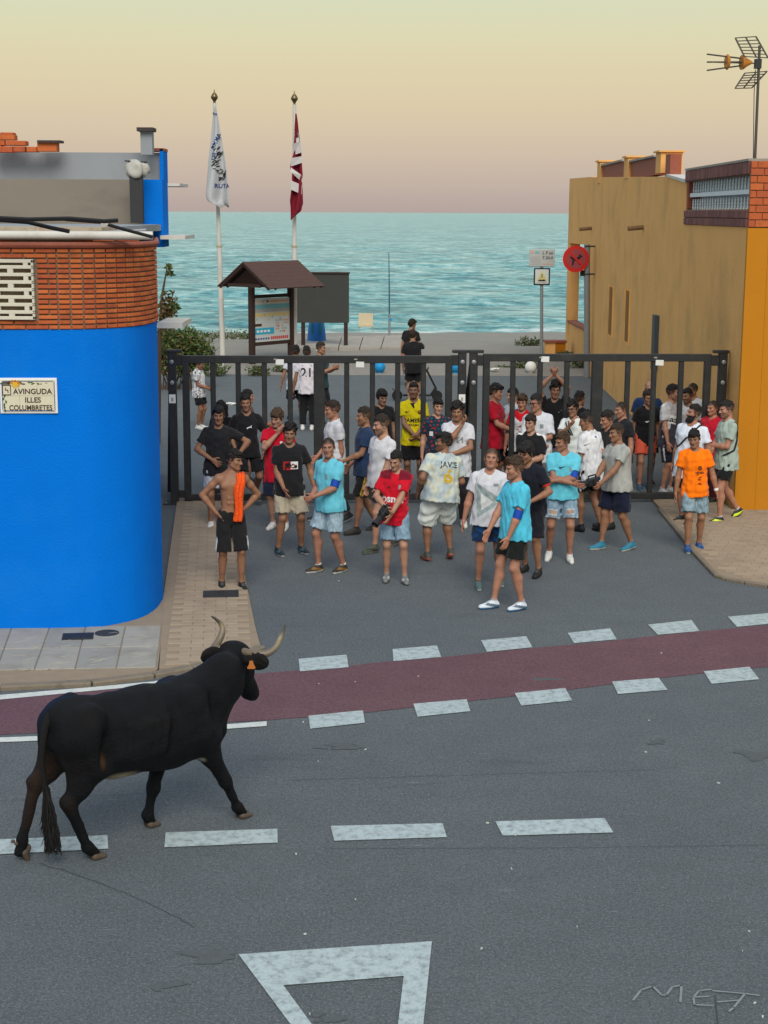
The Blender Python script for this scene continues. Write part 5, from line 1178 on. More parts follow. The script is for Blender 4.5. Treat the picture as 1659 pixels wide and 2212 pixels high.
def pr_(x0, x1, z0, z1, m_, lift=.002, name='poster_print'): MB().box((px1 / 2 + (x0 + x1) / 2 * W_ - W_ / 2, -.031 - lift, zp0 + (z0 + z1) / 2 * Hh), ((x1 - x0) * W_, .003, (z1 - z0) * Hh)).obj(name, m_, pb).matrix_parent_inverse = Matrix.Identity(4)
PT = [mat('print_teal', (.16, .42, .48), .6, bump=0), mat('print_sand', (.60, .48, .22), .6, bump=0), mat('print_cyan', (.03, .36, .55), .6, bump=0), mat('print_grey', (.36, .36, .36), .6, bump=0), mat('print_orange', (.62, .28, .16), .6, bump=0)]
pr_(0, 1, .76, .86, PT[0]); pr_(0, 1, .68, .76, PT[3]); pr_(0, 1, .58, .66, PT[1]); pr_(0, .55, .17, .32, PT[2]); pr_(.0, .2, .36, .42, M_BRNI)
for i in range(3): pr_(.08 + i * .13, .14 + i * .13, .91, .95, [PT[1], PT[3], M_BRNI][i])
pr_(.45, .95, .91, .94, PT[4]); rp_ = random.Random(6)
for r in range(5):
    for c in range(7):
        if rp_.random() < .7: pr_(.60 + c * .055, .64 + c * .055, .20 + r * .065, .235 + r * .065, [PT[3], PT[4], PT[0], M_INKR][rp_.randrange(4)], .003)
for i in range(9): pr_(.46 + i * .057, .50 + i * .057, .04, .11, M_INKR, .003)
for i in range(6): pr_(.02 + i * .07, .065 + i * .07, .05, .09, M_INKB, .003)
for i in range(4): pr_(.06 + i * .10, .13 + i * .10, .22, .27, M_PAPER, .003)
for i in range(8): pr_(.05 + i * .11, .09 + i * .11, .50 + .05 * (i % 3), .54 + .05 * (i % 3), PT[1 if i % 2 else 0], .003)
# roof: gable across the panel, overhanging boards
zr, ze = D(523, 566, YK).z, D(583, 624, YK - .9).z + .02; xr0, xr1 = -.34, px1 + .34; hw_ = 1.06
for s_ in (-1, 1):
    for i in range(7):
        a = i / 7; b = (i + 1) / 7; y0, y1 = s_ * hw_ * a, s_ * hw_ * b; z0, z1 = zr + (ze - zr) * a, zr + (ze - zr) * b
        MB().beam(((xr0 + xr1) / 2 - (xr1 - xr0) / 2, (y0 + y1) / 2, (z0 + z1) / 2 - i * .002), (xr1, (y0 + y1) / 2, (z0 + z1) / 2 - i * .002), Vector((y1 - y0, z1 - z0)).length + .02, .03, up=Vector((0, -(z1 - z0) * s_, (y1 - y0) * s_))).obj('roof_board', M_ROOFW, ks)
for x in (xr0 + .05, 0, px1, xr1 - .05):
    f_ = MB(); f_.beam((x, -hw_ * .95, ze - .03), (x, 0, zr - .05), .06, .09); f_.beam((x, hw_ * .95, ze - .03), (x, 0, zr - .05), .06, .09); f_.beam((x, -hw_ * .62, ze + .04), (x, hw_ * .62, ze + .04), .06, .09); f_.obj('rafter', M_WOOD, ks)
# dark notice board on two legs
nb_ = G(700, 757); NB = empty('notice_board', nb_, 0, 'large blank dark board on two legs behind the kiosk', 'notice board'); Y_ = nb_.y
a_, b_ = D(640, 697, Y_) - nb_, D(754, 591, Y_) - nb_; c_ = (a_ + b_) / 2
MB().box((c_.x, 0, c_.z), (b_.x - a_.x, .06, b_.z - a_.z)).obj('panel', mat('dark_board', (.045, .048, .044), .7, var=.12, scale=3, bump=.05), NB); MB().box((c_.x, -.01, b_.z + .02), (b_.x - a_.x + .06, .12, .05)).obj('frame_top', M_WOOD, NB)
for x in (655, 747): q = D(x, 750, Y_) - nb_; MB().box((q.x, .04, b_.z / 2), (.13, .1, b_.z)).obj('leg', M_WOOD, NB)
# blue litter bin beyond the board
bp = G(684, 746); bn = empty('litter_bin', bp, 0, 'blue litter bin with dark base beneath the notice board', 'bin'); M_BIN = mat('blue_plastic', (.012, .12, .40), .5, var=.08, bump=.05)
lathe_obj('body', [(0, .12), (.34, .12), (.33, .18), (.30, .5), (.25, .85), (.20, 1.0), (0, 1.0)], M_BIN, bn); lathe_obj('base', [(0, 0), (.37, 0), (.38, .05), (.35, .13), (0, .13)], mat('dark_green_plastic', (.015, .04, .035), .6), bn); lathe_obj('rim', [(.2, .98), (.25, .97), (.25, 1.05), (.2, 1.05)], M_BIN, bn)
for s_ in (-1, 1): MB().box((s_ * .14, -.30, .62), (.05, .02, .4)).obj('green_stripe', mat('green_plastic', (.01, .16, .10), .5), bn)
# sign post with two plates
sp_ = G(1170, 790); S_ = empty('sign_post', sp_, 0, 'grey post with pale rules board above a black framed warning sign', 'sign'); Ys = sp_.y
def so(x, y): return D(x, y, Ys) - sp_
MB().tube([(0, 0, 0), so(1170, 540)], .05, 10).obj('pole', M_STEEL2, S_, smooth=True)
def plate2(x0, y0, x1, y1, m_, name, dy=-.07, bev=.02):
    a, b = so(x0, y1), so(x1, y0); return MB().box(((a.x + b.x) / 2, dy, (a.z + b.z) / 2), (b.x - a.x, .03, b.z - a.z)).obj(name, m_, S_, bevel=bev), a, b
pl, a_, b_ = plate2(1142, 538, 1198, 576, mat('pale_sign', (.42, .44, .43), .6, bump=.05), 'rules_plate'); w_, h_ = b_.x - a_.x, b_.z - a_.z
def pbar(x0, x1, z0, z1, m_): MB().box((a_.x + (x0 + x1) / 2 * w_, -.0875, a_.z + (z0 + z1) / 2 * h_), ((x1 - x0) * w_, .003, (z1 - z0) * h_)).obj('sign_print', m_, pl)
for i in range(6): pbar(.06, .44, .12 + i * .085, .15 + i * .085, PT[3])
pbar(.06, .16, .76, .86, PT[4]); pbar(.22, .40, .74, .86, PT[0]); pbar(.50, .95, .14, .17, PT[4])
text_on('lettering', 'L F ao', .125, M_INK, pl, (a_.x + w_ * .73, -.0865, a_.z + h_ * .78), (1, 0, 0), (0, 0, 1), bold=.01); text_on('lettering', '7.30-0', .125, M_INK, pl, (a_.x + w_ * .73, -.0865, a_.z + h_ * .50), (1, 0, 0), (0, 0, 1), bold=.01)
fr_, a2, b2 = plate2(1152, 579, 1188, 616, M_BLACK, 'warning_frame', -.07, .05); ip, a3, b3 = plate2(1154.5, 581.5, 1185.5, 613.5, mat('white_sign', (.58, .60, .58), .5, bump=0), 'warning_plate', -.08, .03); cx, cz = (a3.x + b3.x) / 2, (a3.z + b3.z) / 2; w3 = b3.x - a3.x
def spoly(pts, m_, name, y): MB().add([(cx + x * w3, y, cz + z * w3) for x, z in pts], [tuple(range(len(pts)))]).obj(name, m_, ip)
M_SY = mat('sign_yellow', (.55, .50, .22), .5, bump=0); spoly([(-.36, -.28), (.36, -.28), (0, .40)], M_SY, 'warning_triangle', -.0975); spoly([(-.025, -.08), (.025, -.08), (.03, .18), (-.03, .18)], M_INK, 'exclamation_bar', -.100); spoly([(-.28, -.27), (-.12, -.18), (.0, -.24), (.12, -.18), (.28, -.27), (.24, -.32), (-.24, -.32)], M_INK, 'wave_mark', -.099); spoly([(-.36, -.42), (.36, -.42), (.36, -.38), (-.36, -.38)], PT[3], 'sign_print', -.099)
# red round prohibition sign on its own grey pole
rp_ = G(1268, 815); RS = empty('round_sign', rp_, 0, 'round red prohibition sign with dark animal on a grey pole', 'sign'); Yr = rp_.y
def ro(x, y): return D(x, y, Yr) - rp_
MB().tube([(0, 0, 0), ro(1268, 528)], .085, 12).obj('pole', M_STEEL2, RS, smooth=True); cc = ro(1243, 559); rr_s = (ro(1272, 559) - ro(1215, 559)).length / 2; AXR = Matrix.Rotation(math.pi / 2, 3, 'X')
MB().lathe((cc.x, -.12, cc.z), [(0, 0), (rr_s, 0), (rr_s, .03), (0, .03)], 32, AXR).obj('disc', mat('sign_red', (.55, .016, .012), .5, bump=0), RS); MB().lathe((cc.x, -.15, cc.z), [(0, 0), (rr_s * .74, 0), (rr_s * .74, .006), (0, .006)], 32, AXR).obj('face', mat('sign_dark_pink', (.30, .05, .06), .5, bump=0, var=.04), RS)
def rpoly(pts, m_, name, y): MB().add([(cc.x + x * rr_s, y, cc.z + z * rr_s) for x, z in pts], [tuple(range(len(pts)))]).obj(name, m_, RS)
rpoly([(-.50, .12), (-.42, .20), (-.2, .12), (.02, .10), (.2, .18), (.22, .32), (.32, .36), (.36, .26), (.52, .18), (.36, .10), (.28, .0), (.12, -.14), (.30, -.40), (.40, -.46), (.28, -.48), (.04, -.18), (-.12, -.14), (-.20, -.48), (-.32, -.50), (-.28, -.1), (-.40, .04)], M_INK, 'dog_silhouette', -.158); rpoly([(-.60, .46), (-.48, .56), (.58, -.46), (.46, -.56)][::-1], mat('sign_red'), 'slash', -.160)
for zz in (532, 592): q = ro(1274, zz); MB().box((q.x, -.03, q.z), (.28, .12, .04)).obj('bracket', M_IRON, RS)
MB().box((ro(1258, 590).x, .0, ro(1258, 590).z), (.12, .1, .16)).obj('lamp_box', M_BLACK, RS)
# thin fishing rod standing in the sand, beach seat, scooter
fr0 = G(841, 728, -.35); fro = empty('fishing_rod', fr0, 0, 'tall thin fishing rod standing at the water\'s edge', 'fishing rod'); MB().tube([(0, 0, 0), D(841, 640, fr0.y) - fr0, D(840, 545, fr0.y) - fr0], [.035, .028, .015], 6).obj('rod', mat('rod_blue', (.03, .10, .16), .5), fro, smooth=True); MB().tube([(0, 0, 0), (0, 0, .9)], .045, 8).obj('holder', M_STEEL2, fro)
q0 = D(841, 690, fr0.y) - fr0; MB().box((.06, -.03, q0.z), (.10, .06, .10)).obj('reel', M_GBLUE, fro)
bs = G(790, 722, -.35); BS = empty('beach_seat', bs, 0, 'pale folding beach seat facing the water', 'seat'); M_CANV = mat('canvas', (.50, .42, .28), .8); MB().box((0, .0, .34), (.62, .5, .05)).obj('seat', M_CANV, BS); MB().box((0, .26, .58), (.58, .06, .5), rot=Matrix.Rotation(-.2, 3, 'X')).obj('backrest', M_CANV, BS)
for x in (-.28, .28):
    for y in (-.2, .22): MB().beam((x, y, 0), (x, y * .8, .33), .03, .03).obj('leg', M_STEEL2, BS)
sc0 = G(905, 866); SCO = empty('kick_scooter', sc0, 0, 'black electric kick scooter parked behind the yellow football shirt', 'scooter')
def scp(x, y, dy=0): return D(x, y, sc0.y + dy) - sc0
wr0 = .13
for x in (858, 944):
    c = scp(x, 858); c.z = wr0; AX = Matrix.Rotation(math.pi / 2, 3, 'X'); o = MB().lathe(c, [(wr0 - .05, -.03), (wr0 - .01, -.03), (wr0, -.012), (wr0, .012), (wr0 - .01, .03), (wr0 - .05, .03)], 20, AX).obj('wheel', M_BLACK, SCO, smooth=True); MB().lathe(c, [(0, -.02), (wr0 - .055, -.02), (wr0 - .055, .02), (0, .02)], 12, AX).obj('hub', M_IRON, o)
A_, B_ = scp(858, 858), scp(944, 858); MB().box(((A_.x + B_.x) / 2, 0, .14), (B_.x - A_.x - .28, .16, .04)).obj('deck', M_BLACK, SCO, bevel=.01)
MB().beam((B_.x - .15, 0, .14), (B_.x - .02, 0, .34), .05, .06).obj('neck', M_BLACK, SCO); MB().tube([(B_.x, 0, .12), (B_.x - .05, 0, .35), scp(922, 800)], .024, 8).obj('stem', M_BLACK, SCO, smooth=True); h0 = scp(922, 799); MB().tube([h0 + Vector((-.05, -.24, .03)), h0, h0 + Vector((.05, .24, .03))], .018, 8).obj('handlebar', M_BLACK, SCO, smooth=True); MB().beam((A_.x + .05, 0, .16), (A_.x - .12, 0, .30), .06, .02).obj('mudguard', M_BLACK, SCO)
# ------------------------------------------------------------------ plants
def leaf_mat(name, c1, c2, c3):
    m, n, l, b = nodes(name); g = n.new('ShaderNodeNewGeometry'); r = ramp(n, l, g.outputs['Random Per Island'], [(0, c1), (.5, c2), (1, c3)]); l.new(r.outputs[0], b.inputs['Base Color']); b.inputs['Roughness'].default_value = .6; b.inputs['Specular IOR Level'].default_value = .25
    b.inputs['Subsurface Weight'].default_value = 0; MATS[name] = m; return m
M_LF = leaf_mat('bush_leaves', (.035, .07, .02), (.07, .12, .03), (.15, .14, .045)); M_LFB = leaf_mat('brown_leaves', (.10, .065, .03), (.15, .09, .035), (.09, .10, .03)); M_WEED = leaf_mat('weed_leaves', (.05, .085, .03), (.09, .12, .05), (.16, .15, .07)); M_BARK = mat('bark', (.09, .06, .04), .95, var=.3, bump=.5)
def leaves(name, blobs, n, size, m, parent, seed, droop=0):
    rg = np.random.default_rng(seed); V, F_ = [], []; tot = sum(b[1][0] * b[1][2] for b in blobs)
    for c, r in blobs:
        k = max(1, int(n * r[0] * r[2] / tot)); d = rg.normal(size=(k, 3)); d /= np.linalg.norm(d, axis=1)[:, None]; P_ = np.array(c) + d * np.array(r) * (rg.uniform(.35, 1.12, (k, 1)))
        for p in P_:
            if p[2] < .02: continue
            a = unit(rg.normal(size=3) + (0, 0, .3 - droop)); b = unit(np.cross(a, rg.normal(size=3))); s = size * rg.uniform(.5, 1.3); nn = np.cross(a, b) * s * .12; i = len(V)
            V += [tuple(p - a * s * .5), tuple(p + b * s * .28 + nn), tuple(p + a * s * .6), tuple(p - b * s * .28 + nn)]; F_ += [(i, i + 1, i + 2), (i, i + 2, i + 3)]
    return MB().add(V, F_).obj(name, m, parent)
by = 39.5; 
def bo(x, y, Y=by): return D(x, y, Y)
bb = bo(372, 800); bb.z = 0; bush = empty('bush', bb, 0, 'dense brown and green bush between blue house and left gate', 'bush'); rel = lambda x, y, Y=by: tuple(D(x, y, Y) - bb)
leaves('crown', [(rel(392, 735), (.55, .6, .38)), (rel(425, 748), (.45, .5, .32)), (rel(375, 770), (.5, .5, .5)), (rel(415, 775), (.55, .5, .35)), (rel(440, 760), (.28, .3, .22)), (rel(360, 735), (.4, .5, .5))], 3400, .12, M_LF, bush, 1); leaves('dry_branches', [(rel(378, 745), (.42, .5, .36)), (rel(372, 780), (.4, .4, .4)), (rel(410, 742), (.35, .4, .26))], 1300, .11, M_LFB, bush, 2)
tw = MB(); rg = random.Random(8)
for i in range(24): a = Vector((rg.uniform(-.3, .5), rg.uniform(-.3, .3), 0)); tw.tube([a, a + Vector((rg.uniform(-.2, .4), rg.uniform(-.2, .2), .5)), a + Vector((rg.uniform(-.5, .9), rg.uniform(-.4, .4), 1.1))], [.02, .014, .006], 5)
tw.obj('stems', M_BARK, bush)['kind'] = 'stuff'
b2 = bo(338, 800, 30); b2.z = 0; vine = empty('climbing_plant', b2, 0, 'ochre leaved climber on the far side of the blue house', 'plant'); rel2 = lambda x, y: tuple(D(x, y, 30) - b2)
leaves('crown', [(rel2(362, 660), (.18, .3, .32)), (rel2(358, 690), (.2, .3, .3)), (rel2(370, 672), (.12, .2, .14))], 420, .10, M_LFB, vine, 3); leaves('sprays', [(rel2(364, 576), (.10, .1, .05)), (rel2(368, 592), (.09, .1, .05)), (rel2(372, 662), (.14, .2, .10))], 110, .10, M_LF, vine, 4); MB().tube([(0, 0, 0), rel2(345, 720), rel2(350, 640), rel2(362, 570)], [.05, .04, .03, .008], 6).obj('stem', M_BARK, vine)
# low white wall behind the bush and stones
lw_ = G(378, 806); LW = empty('garden_wall', lw_, 0, 'low pale wall with tile edge behind the left gate post', 'wall'); MB().box((-.1, 0, .16), (1.3, .25, .34)).obj('wall', M_CONC, LW); MB().box((-.1, -.14, .03), (1.3, .05, .07)).obj('tile_edge', M_TILE, LW)
wi = 0
for x, y, r, h, lb, sd in [(505, 733, 1.5, .30, 'strip of dry beach grass left of the kiosk', 0), (1140, 752, .45, .34, 'grey green weed clump beside the beach sign post', 1), (1130, 800, .45, .30, 'green weed tuft left of the right white bollard', 2), (1256, 800, .5, .40, 'dark green shrub at the foot of the ochre wall', 3), (450, 812, .6, .5, 'green weeds under the left gate rail behind the floral boy', 4), (557, 812, .35, .28, 'small weed tuft at the foot of the kiosk', 5), (612, 806, .3, .22, 'low weed tuft right of the kiosk post', 6), (1085, 800, .35, .12, 'low weed patch on the sand right of the middle posts', 7), (1228, 778, .5, .25, 'weed tuft by the porch corner', 8)]:
    g = G(x, y); r_ = empty('weed', g, 0, lb, 'plant', 'weeds along the edge of the sand'); leaves('foliage', [((0, 0, h * .5), (r, r * .5, h * .6)), ((r * .4, 0, h * .35), (r * .6, r * .4, h * .4))], int(180 + 420 * r), .10, M_LF if sd in (3, 4) else M_WEED, r_, 20 + sd)
    st_ = MB(); rg = random.Random(sd)
    for i in range(14): a = Vector((rg.uniform(-r, r) * .7, rg.uniform(-.2, .2), 0)); st_.tube([a, a + Vector((rg.uniform(-.1, .1), 0, h * rg.uniform(.5, 1.3)))], [.010, .003], 4)
    st_.obj('stems', M_BARK, r_)['kind'] = 'stuff'
# boardwalk slabs over the sand
bw = bpy.data.objects.new('boardwalk', None); COL.objects.link(bw); bw['kind'] = 'structure'
for i in range(5): a = 640 + i * 46; o = MB().prism(ccw(gp([(a, 763 - i * .3), (a + 44, 762.7 - i * .3), (a + 52, 738 - i), (a + 8, 739 - i)])), -.02, .17).obj('walkway_slab', M_CONC, bw)
for x, y, lb, c in [(690, 757, 'white paper scrap on the boardwalk left', M_PAPER), (500, 872, 'crumpled white paper behind the left gate', M_PAPER), (1068, 797, 'white scrap lying on the sand right of the posts', M_PAPER)]:
    o = sph('paper_scrap', (.12, .08, .03), None, c, G(x, y, .03 if y > 800 else .14), .3, int(x)); tag(o, lb, 'litter', 'paper scraps on the ground')
# ------------------------------------------------------------------ the bull (local x forward, y to its left)
def bull():
    hd = math.radians(37.8); root = empty('bull', (-1.835, 10.555, 0), hd, 'black long horned bull walking away across the road with orange ear tags', 'bull')
    Ri = np.array(Matrix.Rotation(-hd, 3, 'Z')); o = npa(-1.835, 10.555, 0)
    def L(v): return Ri @ (npa(*v) - o)
    f = Fld((-1.0, -.42, -.02), (1.45, .45, 1.5), .0145)
    f.ell((.02, 0, .835), (.58, .268, .295), .06); f.ell((-.12, 0, .775), (.42, .272, .245), .08); f.ell((.30, 0, .775), (.36, .25, .295), .08)
    f.ell((-.40, 0, .95), (.225, .205, .205), .08); f.rc((-.47, .10, 1.02), (-.36, .17, 1.07), .10, .07, .06); f.rc((-.47, -.10, 1.02), (-.36, -.17, 1.07), .10, .07, .06)
    f.rc((-.54, 0, 1.06), (.1, 0, 1.045), .075, .08, .08); f.rc((.1, 0, 1.045), (.48, 0, 1.03), .08, .10, .08)
    for s in (-1, 1): f.ell((.46, s * .155, .86), (.165, .095, .26), .08); f.rc((.40, s * .13, 1.02), (.58, s * .15, .72), .09, .10, .06)
    f.ell((.58, 0, .70), (.19, .13, .17), .08); f.rc((.62, 0, .62), (.74, 0, .68), .09, .075, .06)
    f.rc((.46, 0, .985), (.82, .02, 1.145), .145, .115, .07); f.rc((.60, 0, .85), (.86, .02, .99), .18, .115, .07); f.rc((.55, 0, .92), (.84, .02, 1.07), .185, .13, .06)
    # head, hanging from the poll and turned to look away
    poll, muz = L(D(503, 1407, 11.35)), L(D(537, 1497, 11.57)); hdv = unit(muz - poll); lat = Ri @ npa(.96, -.28, -.04); lat = unit(lat - hdv * (lat @ hdv)); up = unit(np.cross(lat, hdv)); up = up if up @ npa(0, 0, 1) > -9 else -up
    fwd = np.cross(hdv, lat); fwd = fwd * (1 if (Ri.T @ fwd)[1] > 0 else -1); hl = np.linalg.norm(muz - poll)
    H_ = lambda a, b, c: poll + lat * a + hdv * b + fwd * c      # across, down the face, out of the forehead
    f.rc(npa(.80, .02, 1.10), H_(0, .07, -.02), .13, .115, .06)
    f.rc(H_(-.06, .02, .0), H_(.06, .02, .0), .075, .075, .04); f.rc(H_(0, .05, .01), H_(0, .22, .03), .108, .085, .05); f.rc(H_(0, .22, .02), H_(0, hl - .02, .02), .092, .068, .05); f.rc(H_(.01, hl - .03, .02), H_(.015, hl + .015, .015), .072, .066, .03); f.rc(H_(.0, .16, -.04), H_(.01, hl - .04, -.03), .085, .05, .04)
    for s in (-1, 1): f.ell(H_(s * .075, .13, .03), (.04, .04, .04), .04); f.rc(H_(s * .05, .12, -.05), H_(s * .03, .28, -.055), .06, .035, .05)
    # legs: (hip, stifle, hock, fetlock, hoof)
    def hind(y, P_):
        f.rc(P_[0], P_[1], .17, .105, .08); f.rc(P_[1], P_[2], .098, .050, .05); f.rc(P_[0] + npa(-.04, 0, -.05), P_[1] * .4 + P_[2] * .6, .13, .062, .08); f.rc(P_[2] + npa(-.02, 0, .03), P_[2], .045, .048, .03)
        f.rc(P_[2], P_[3], .047, .036, .03); f.ell(P_[3], (.046, .046, .046), .02); f.rc(P_[3], P_[4] + npa(-.01, 0, .035), .038, .044, .02)
    hind(-1, [npa(-.42, -.135, .93), npa(-.345, -.165, .70), npa(-.555, -.15, .455), npa(-.42, -.142, .105), npa(-.352, -.142, .0)])
    hind(1, [npa(-.44, .125, .93), npa(-.46, .155, .71), npa(-.665, .145, .53), npa(-.775, .145, .145), npa(-.79, .145, .03)])
    def fore(P_):
        f.rc(P_[0], P_[1], .125, .078, .07); f.rc(P_[1], P_[2], .074, .048, .04); f.ell(P_[2], (.052, .052, .06), .03); f.rc(P_[2], P_[3], .042, .034, .03); f.ell(P_[3], (.045, .045, .045), .02); f.rc(P_[3], P_[4] + npa(-.01, 0, .035), .037, .044, .02)
    fore([npa(.52, -.15, .76), npa(.60, -.145, .56), npa(.725, -.135, .33), npa(.83, -.132, .095), npa(.885, -.132, .0)])
    fore([npa(.40, .15, .74), npa(.335, .14, .54), npa(.27, .135, .30), npa(.215, .133, .095), npa(.245, .133, .0)])
    f.rc((-.05, 0, .585), (-.22, 0, .60), .035, .05, .05)
    for s in (-1, 1):
        f.ell((-.20, s * .285, .93), (.10, .045, .10), .08, 'd'); f.ell((.24, s * .30, .86), (.05, .05, .22), .08, 'd'); f.ell((-.30, s * .25, .80), (.05, .04, .13), .07, 'd'); f.ell((.62, s * .21, .92), (.05, .06, .14), .08, 'd')
        for q in range(5): f.rc((.14 - q * .075, s * .262, .72), (.19 - q * .075, s * .255, .95), .012, .012, .05)
        f.rc((.44, s * .215, 1.0), (.52, s * .225, .80), .035, .03, .05); f.ell((-.37, s * .155, 1.10), (.05, .04, .035), .04)
    f.rc((.70, 0, .66), (.80, .01, .84), .055, .06, .06)
    f.wobble(.0035, waves(np.random.default_rng(4), 6, .10, .22))
    f.f = np.maximum(f.f, .004 - f.ax[2][None, None, :])
    V, Q = f.net(); V = smooth_net(V, Q, 2, .4); C = np.tile(npa(.0048, .0052, .0064), (len(V), 1))
    def spot(c, r, col, a=1.0, sq=1.6):
        nonlocal C
        d = np.linalg.norm((V - npa(*c)) / npa(*r), axis=1); w = np.clip(1.25 - d ** sq, 0, 1)[:, None] * a; C = C * (1 - w) + npa(*col) * w
    br = (.10, .045, .02)
    spot((-.33, -.24, .74), (.035, .08, .065), br, .7); spot((-.56, -.15, .46), (.07, .08, .09), (.022, .013, .010), .6); spot((-.66, .145, .5), (.09, .09, .14), (.040, .022, .014), .8); spot((-.72, .14, .33), (.07, .08, .14), (.030, .018, .012), .6); spot((-.62, .02, .62), (.12, .16, .18), (.030, .017, .011), .8); spot((-.30, -.16, 1.09), (.035, .04, .03), (.10, .06, .045), .5)  # hip crest spot is rump sheen painted into the coat colour
    spot((-.20, -.15, .555), (.19, .15, .065), (.46, .38, .26), .95); spot((-.03, -.02, .54), (.05, .05, .03), (.07, .04, .03), .8); spot((.50, -.16, .555), (.05, .05, .03), (.4, .36, .3), .7); spot((.2, 0, 1.17), (.5, .16, .06), (.008, .008, .009), .8)  # paler topline spot paints the sheen of the back into the hide
    for p in ((-.352, -.142), (-.79, .145), (.885, -.132), (.245, .133)): spot((*p, .0), (.10, .07, .045), (.12, .085, .06), .85)
    m, n, l, b = nodes('bull_hide'); a = n.new('ShaderNodeAttribute'); a.attribute_name = 'Col'; tc = n.new('ShaderNodeTexCoord'); t = noise(n, l, 55, 6, tc.outputs['Object'], .8, sv=(.5, 1, 1)); t2 = noise(n, l, 3.5, 5, tc.outputs['Object'])
    c = mixc(n, l, ramp(n, l, t2.outputs['Fac'], [(.55, 0), (.8, .35)]).outputs[0], a.outputs['Color'], (.016, .010, .008)); l.new(c, b.inputs['Base Color']); b.inputs['Roughness'].default_value = .52; b.inputs['Specular IOR Level'].default_value = .14; bumpn(n, l, b, t.outputs['Fac'], .9, .016); pass
    link('body', qmesh('body', V, Q, C), m, root)
    # hooves: two claws each
    mh_ = mat('hoof_horn', (.085, .062, .045), .6, var=.3, scale=25, bump=.3)
    for (x, y, z, pit) in ((-.352, -.142, 0, 0), (-.79, .145, .0, 62), (.885, -.132, 0, -4), (.245, .133, 0, 0)):
        g = Fld((-.09, -.08, -.03), (.12, .08, .10), .007)
        for s in (-1, 1): g.rc((-.02, s * .024, .025), (.045, s * .026, .012), .030, .020, .008)
        g.rc((-.02, 0, .06), (-.01, 0, .04), .032, .034, .01); g.f = np.maximum(g.f, -g.ax[2][None, None, :]); v, q = g.net(); v = v @ rotm('Y', pit).T + npa(x, y, z + (.035 if pit > 10 else 0)); link('hoof', qmesh('hoof', v, q), mh_, root)
        dm = MB()
        for s in (-1, 1): dm.lathe((x - .045, y + s * .026, z + .085 + (.06 if pit > 10 else 0)), [(0, -.014), (.014, -.008), (.016, .004), (0, .014)], 8)
        dm.obj('dewclaws', mh_, root, smooth=True)
    # horns, ears, tags, eyes
    mhn, n, l, b = nodes('horn'); a = n.new('ShaderNodeAttribute'); a.attribute_name = 'Col'; t = noise(n, l, 40, 4); l.new(mixc(n, l, ramp(n, l, t.outputs['Fac'], [(.3, 0), (.7, .5)]).outputs[0], a.outputs['Color'], (.10, .075, .05)), b.inputs['Base Color']); b.inputs['Roughness'].default_value = .4
    for pts in ([(476, 1402, 11.36), (464, 1399, 11.37), (471, 1387, 11.42), (479, 1370, 11.46), (480.5, 1356, 11.48), (473, 1343, 11.48), (457, 1331, 11.46)], [(520, 1406, 11.32), (535, 1410, 11.27), (558, 1413, 11.24), (578, 1411, 11.25), (594, 1400, 11.28), (605, 1380, 11.33), (611, 1364, 11.37), (616, 1350, 11.40)]):
        P_ = [Vector(L(D(*p))) for p in pts]; nP = []; rr_ = []
        for i in range(len(P_) - 1):
            for k in range(4):
                p0, p1, p2, p3 = P_[max(i - 1, 0)], P_[i], P_[i + 1], P_[min(i + 2, len(P_) - 1)]; tt = k / 4
                nP.append(.5 * ((2 * p1) + (p2 - p0) * tt + (2 * p0 - 5 * p1 + 4 * p2 - p3) * tt ** 2 + (3 * p1 - p0 - 3 * p2 + p3) * tt ** 3))
        nP.append(P_[-1]); N_ = len(nP); rr_ = [float(np.interp(i / (N_ - 1), [0, .15, .45, .75, 1], [.033, .031, .027, .019, .006])) for i in range(N_)]
        mb = MB().tube(nP, rr_, 14); me = mb.mesh('horn', smooth=True); ca = me.color_attributes.new('Col', 'FLOAT_COLOR', 'POINT'); arr = np.ones((len(me.vertices), 4), np.float32); tt = np.repeat(np.arange(N_) / (N_ - 1), 14)
        for k in range(3): arr[:len(tt), k] = np.interp(tt, [0, .2, .5, .72, .85, 1], [(.20, .14, .09), (.22, .17, .11), (.24, .19, .12), (.36, .30, .17), (.10, .07, .045), (.03, .02, .015)] and [[.12, .085, .055][k], [.14, .105, .07][k], [.155, .12, .08][k], [.27, .22, .12][k], [.06, .042, .03][k], [.02, .015, .012][k]])
        ca.data.foreach_set('color', arr.ravel()); link('horn', me, mhn, root)
    for s, (c0, c1, tagp) in {-1: ((480, 1413, 11.34), (440, 1417, 11.24), (461, 1427, 11.14)), 1: ((528, 1424, 11.27), (574, 1430, 11.22), (543, 1437, 11.10))}.items():
        a_, b_ = npa(*L(D(*c0))), npa(*L(D(*c1))); d = b_ - a_; g = Fld(np.minimum(a_, b_) - .13, np.maximum(a_, b_) + .13, .0085); u = unit(d); wv = unit(np.cross(u, Ri @ npa(.1, 1, .2))); tv = np.cross(u, wv); Rm = np.stack([u, wv, tv])
        g.ell(a_ + d * .58, (np.linalg.norm(d) * .58, .078, .03), .01, R=Rm.T); g.rc(a_, a_ + d * .4, .035, .04, .02); g.ell(a_ + d * .6 - unit(Ri @ npa(0, -1, 0)) * -.0 + (Ri @ npa(0, .03, .0)), (np.linalg.norm(d) * .40, .05, .02), .01, 'd', R=Rm.T); g.wobble(.002, waves(np.random.default_rng(1), 4, .02, .05)); v, q = g.net(); e = link('ear', qmesh('ear', v, q, np.tile(npa(.012, .011, .011), (len(v), 1))), m, root)
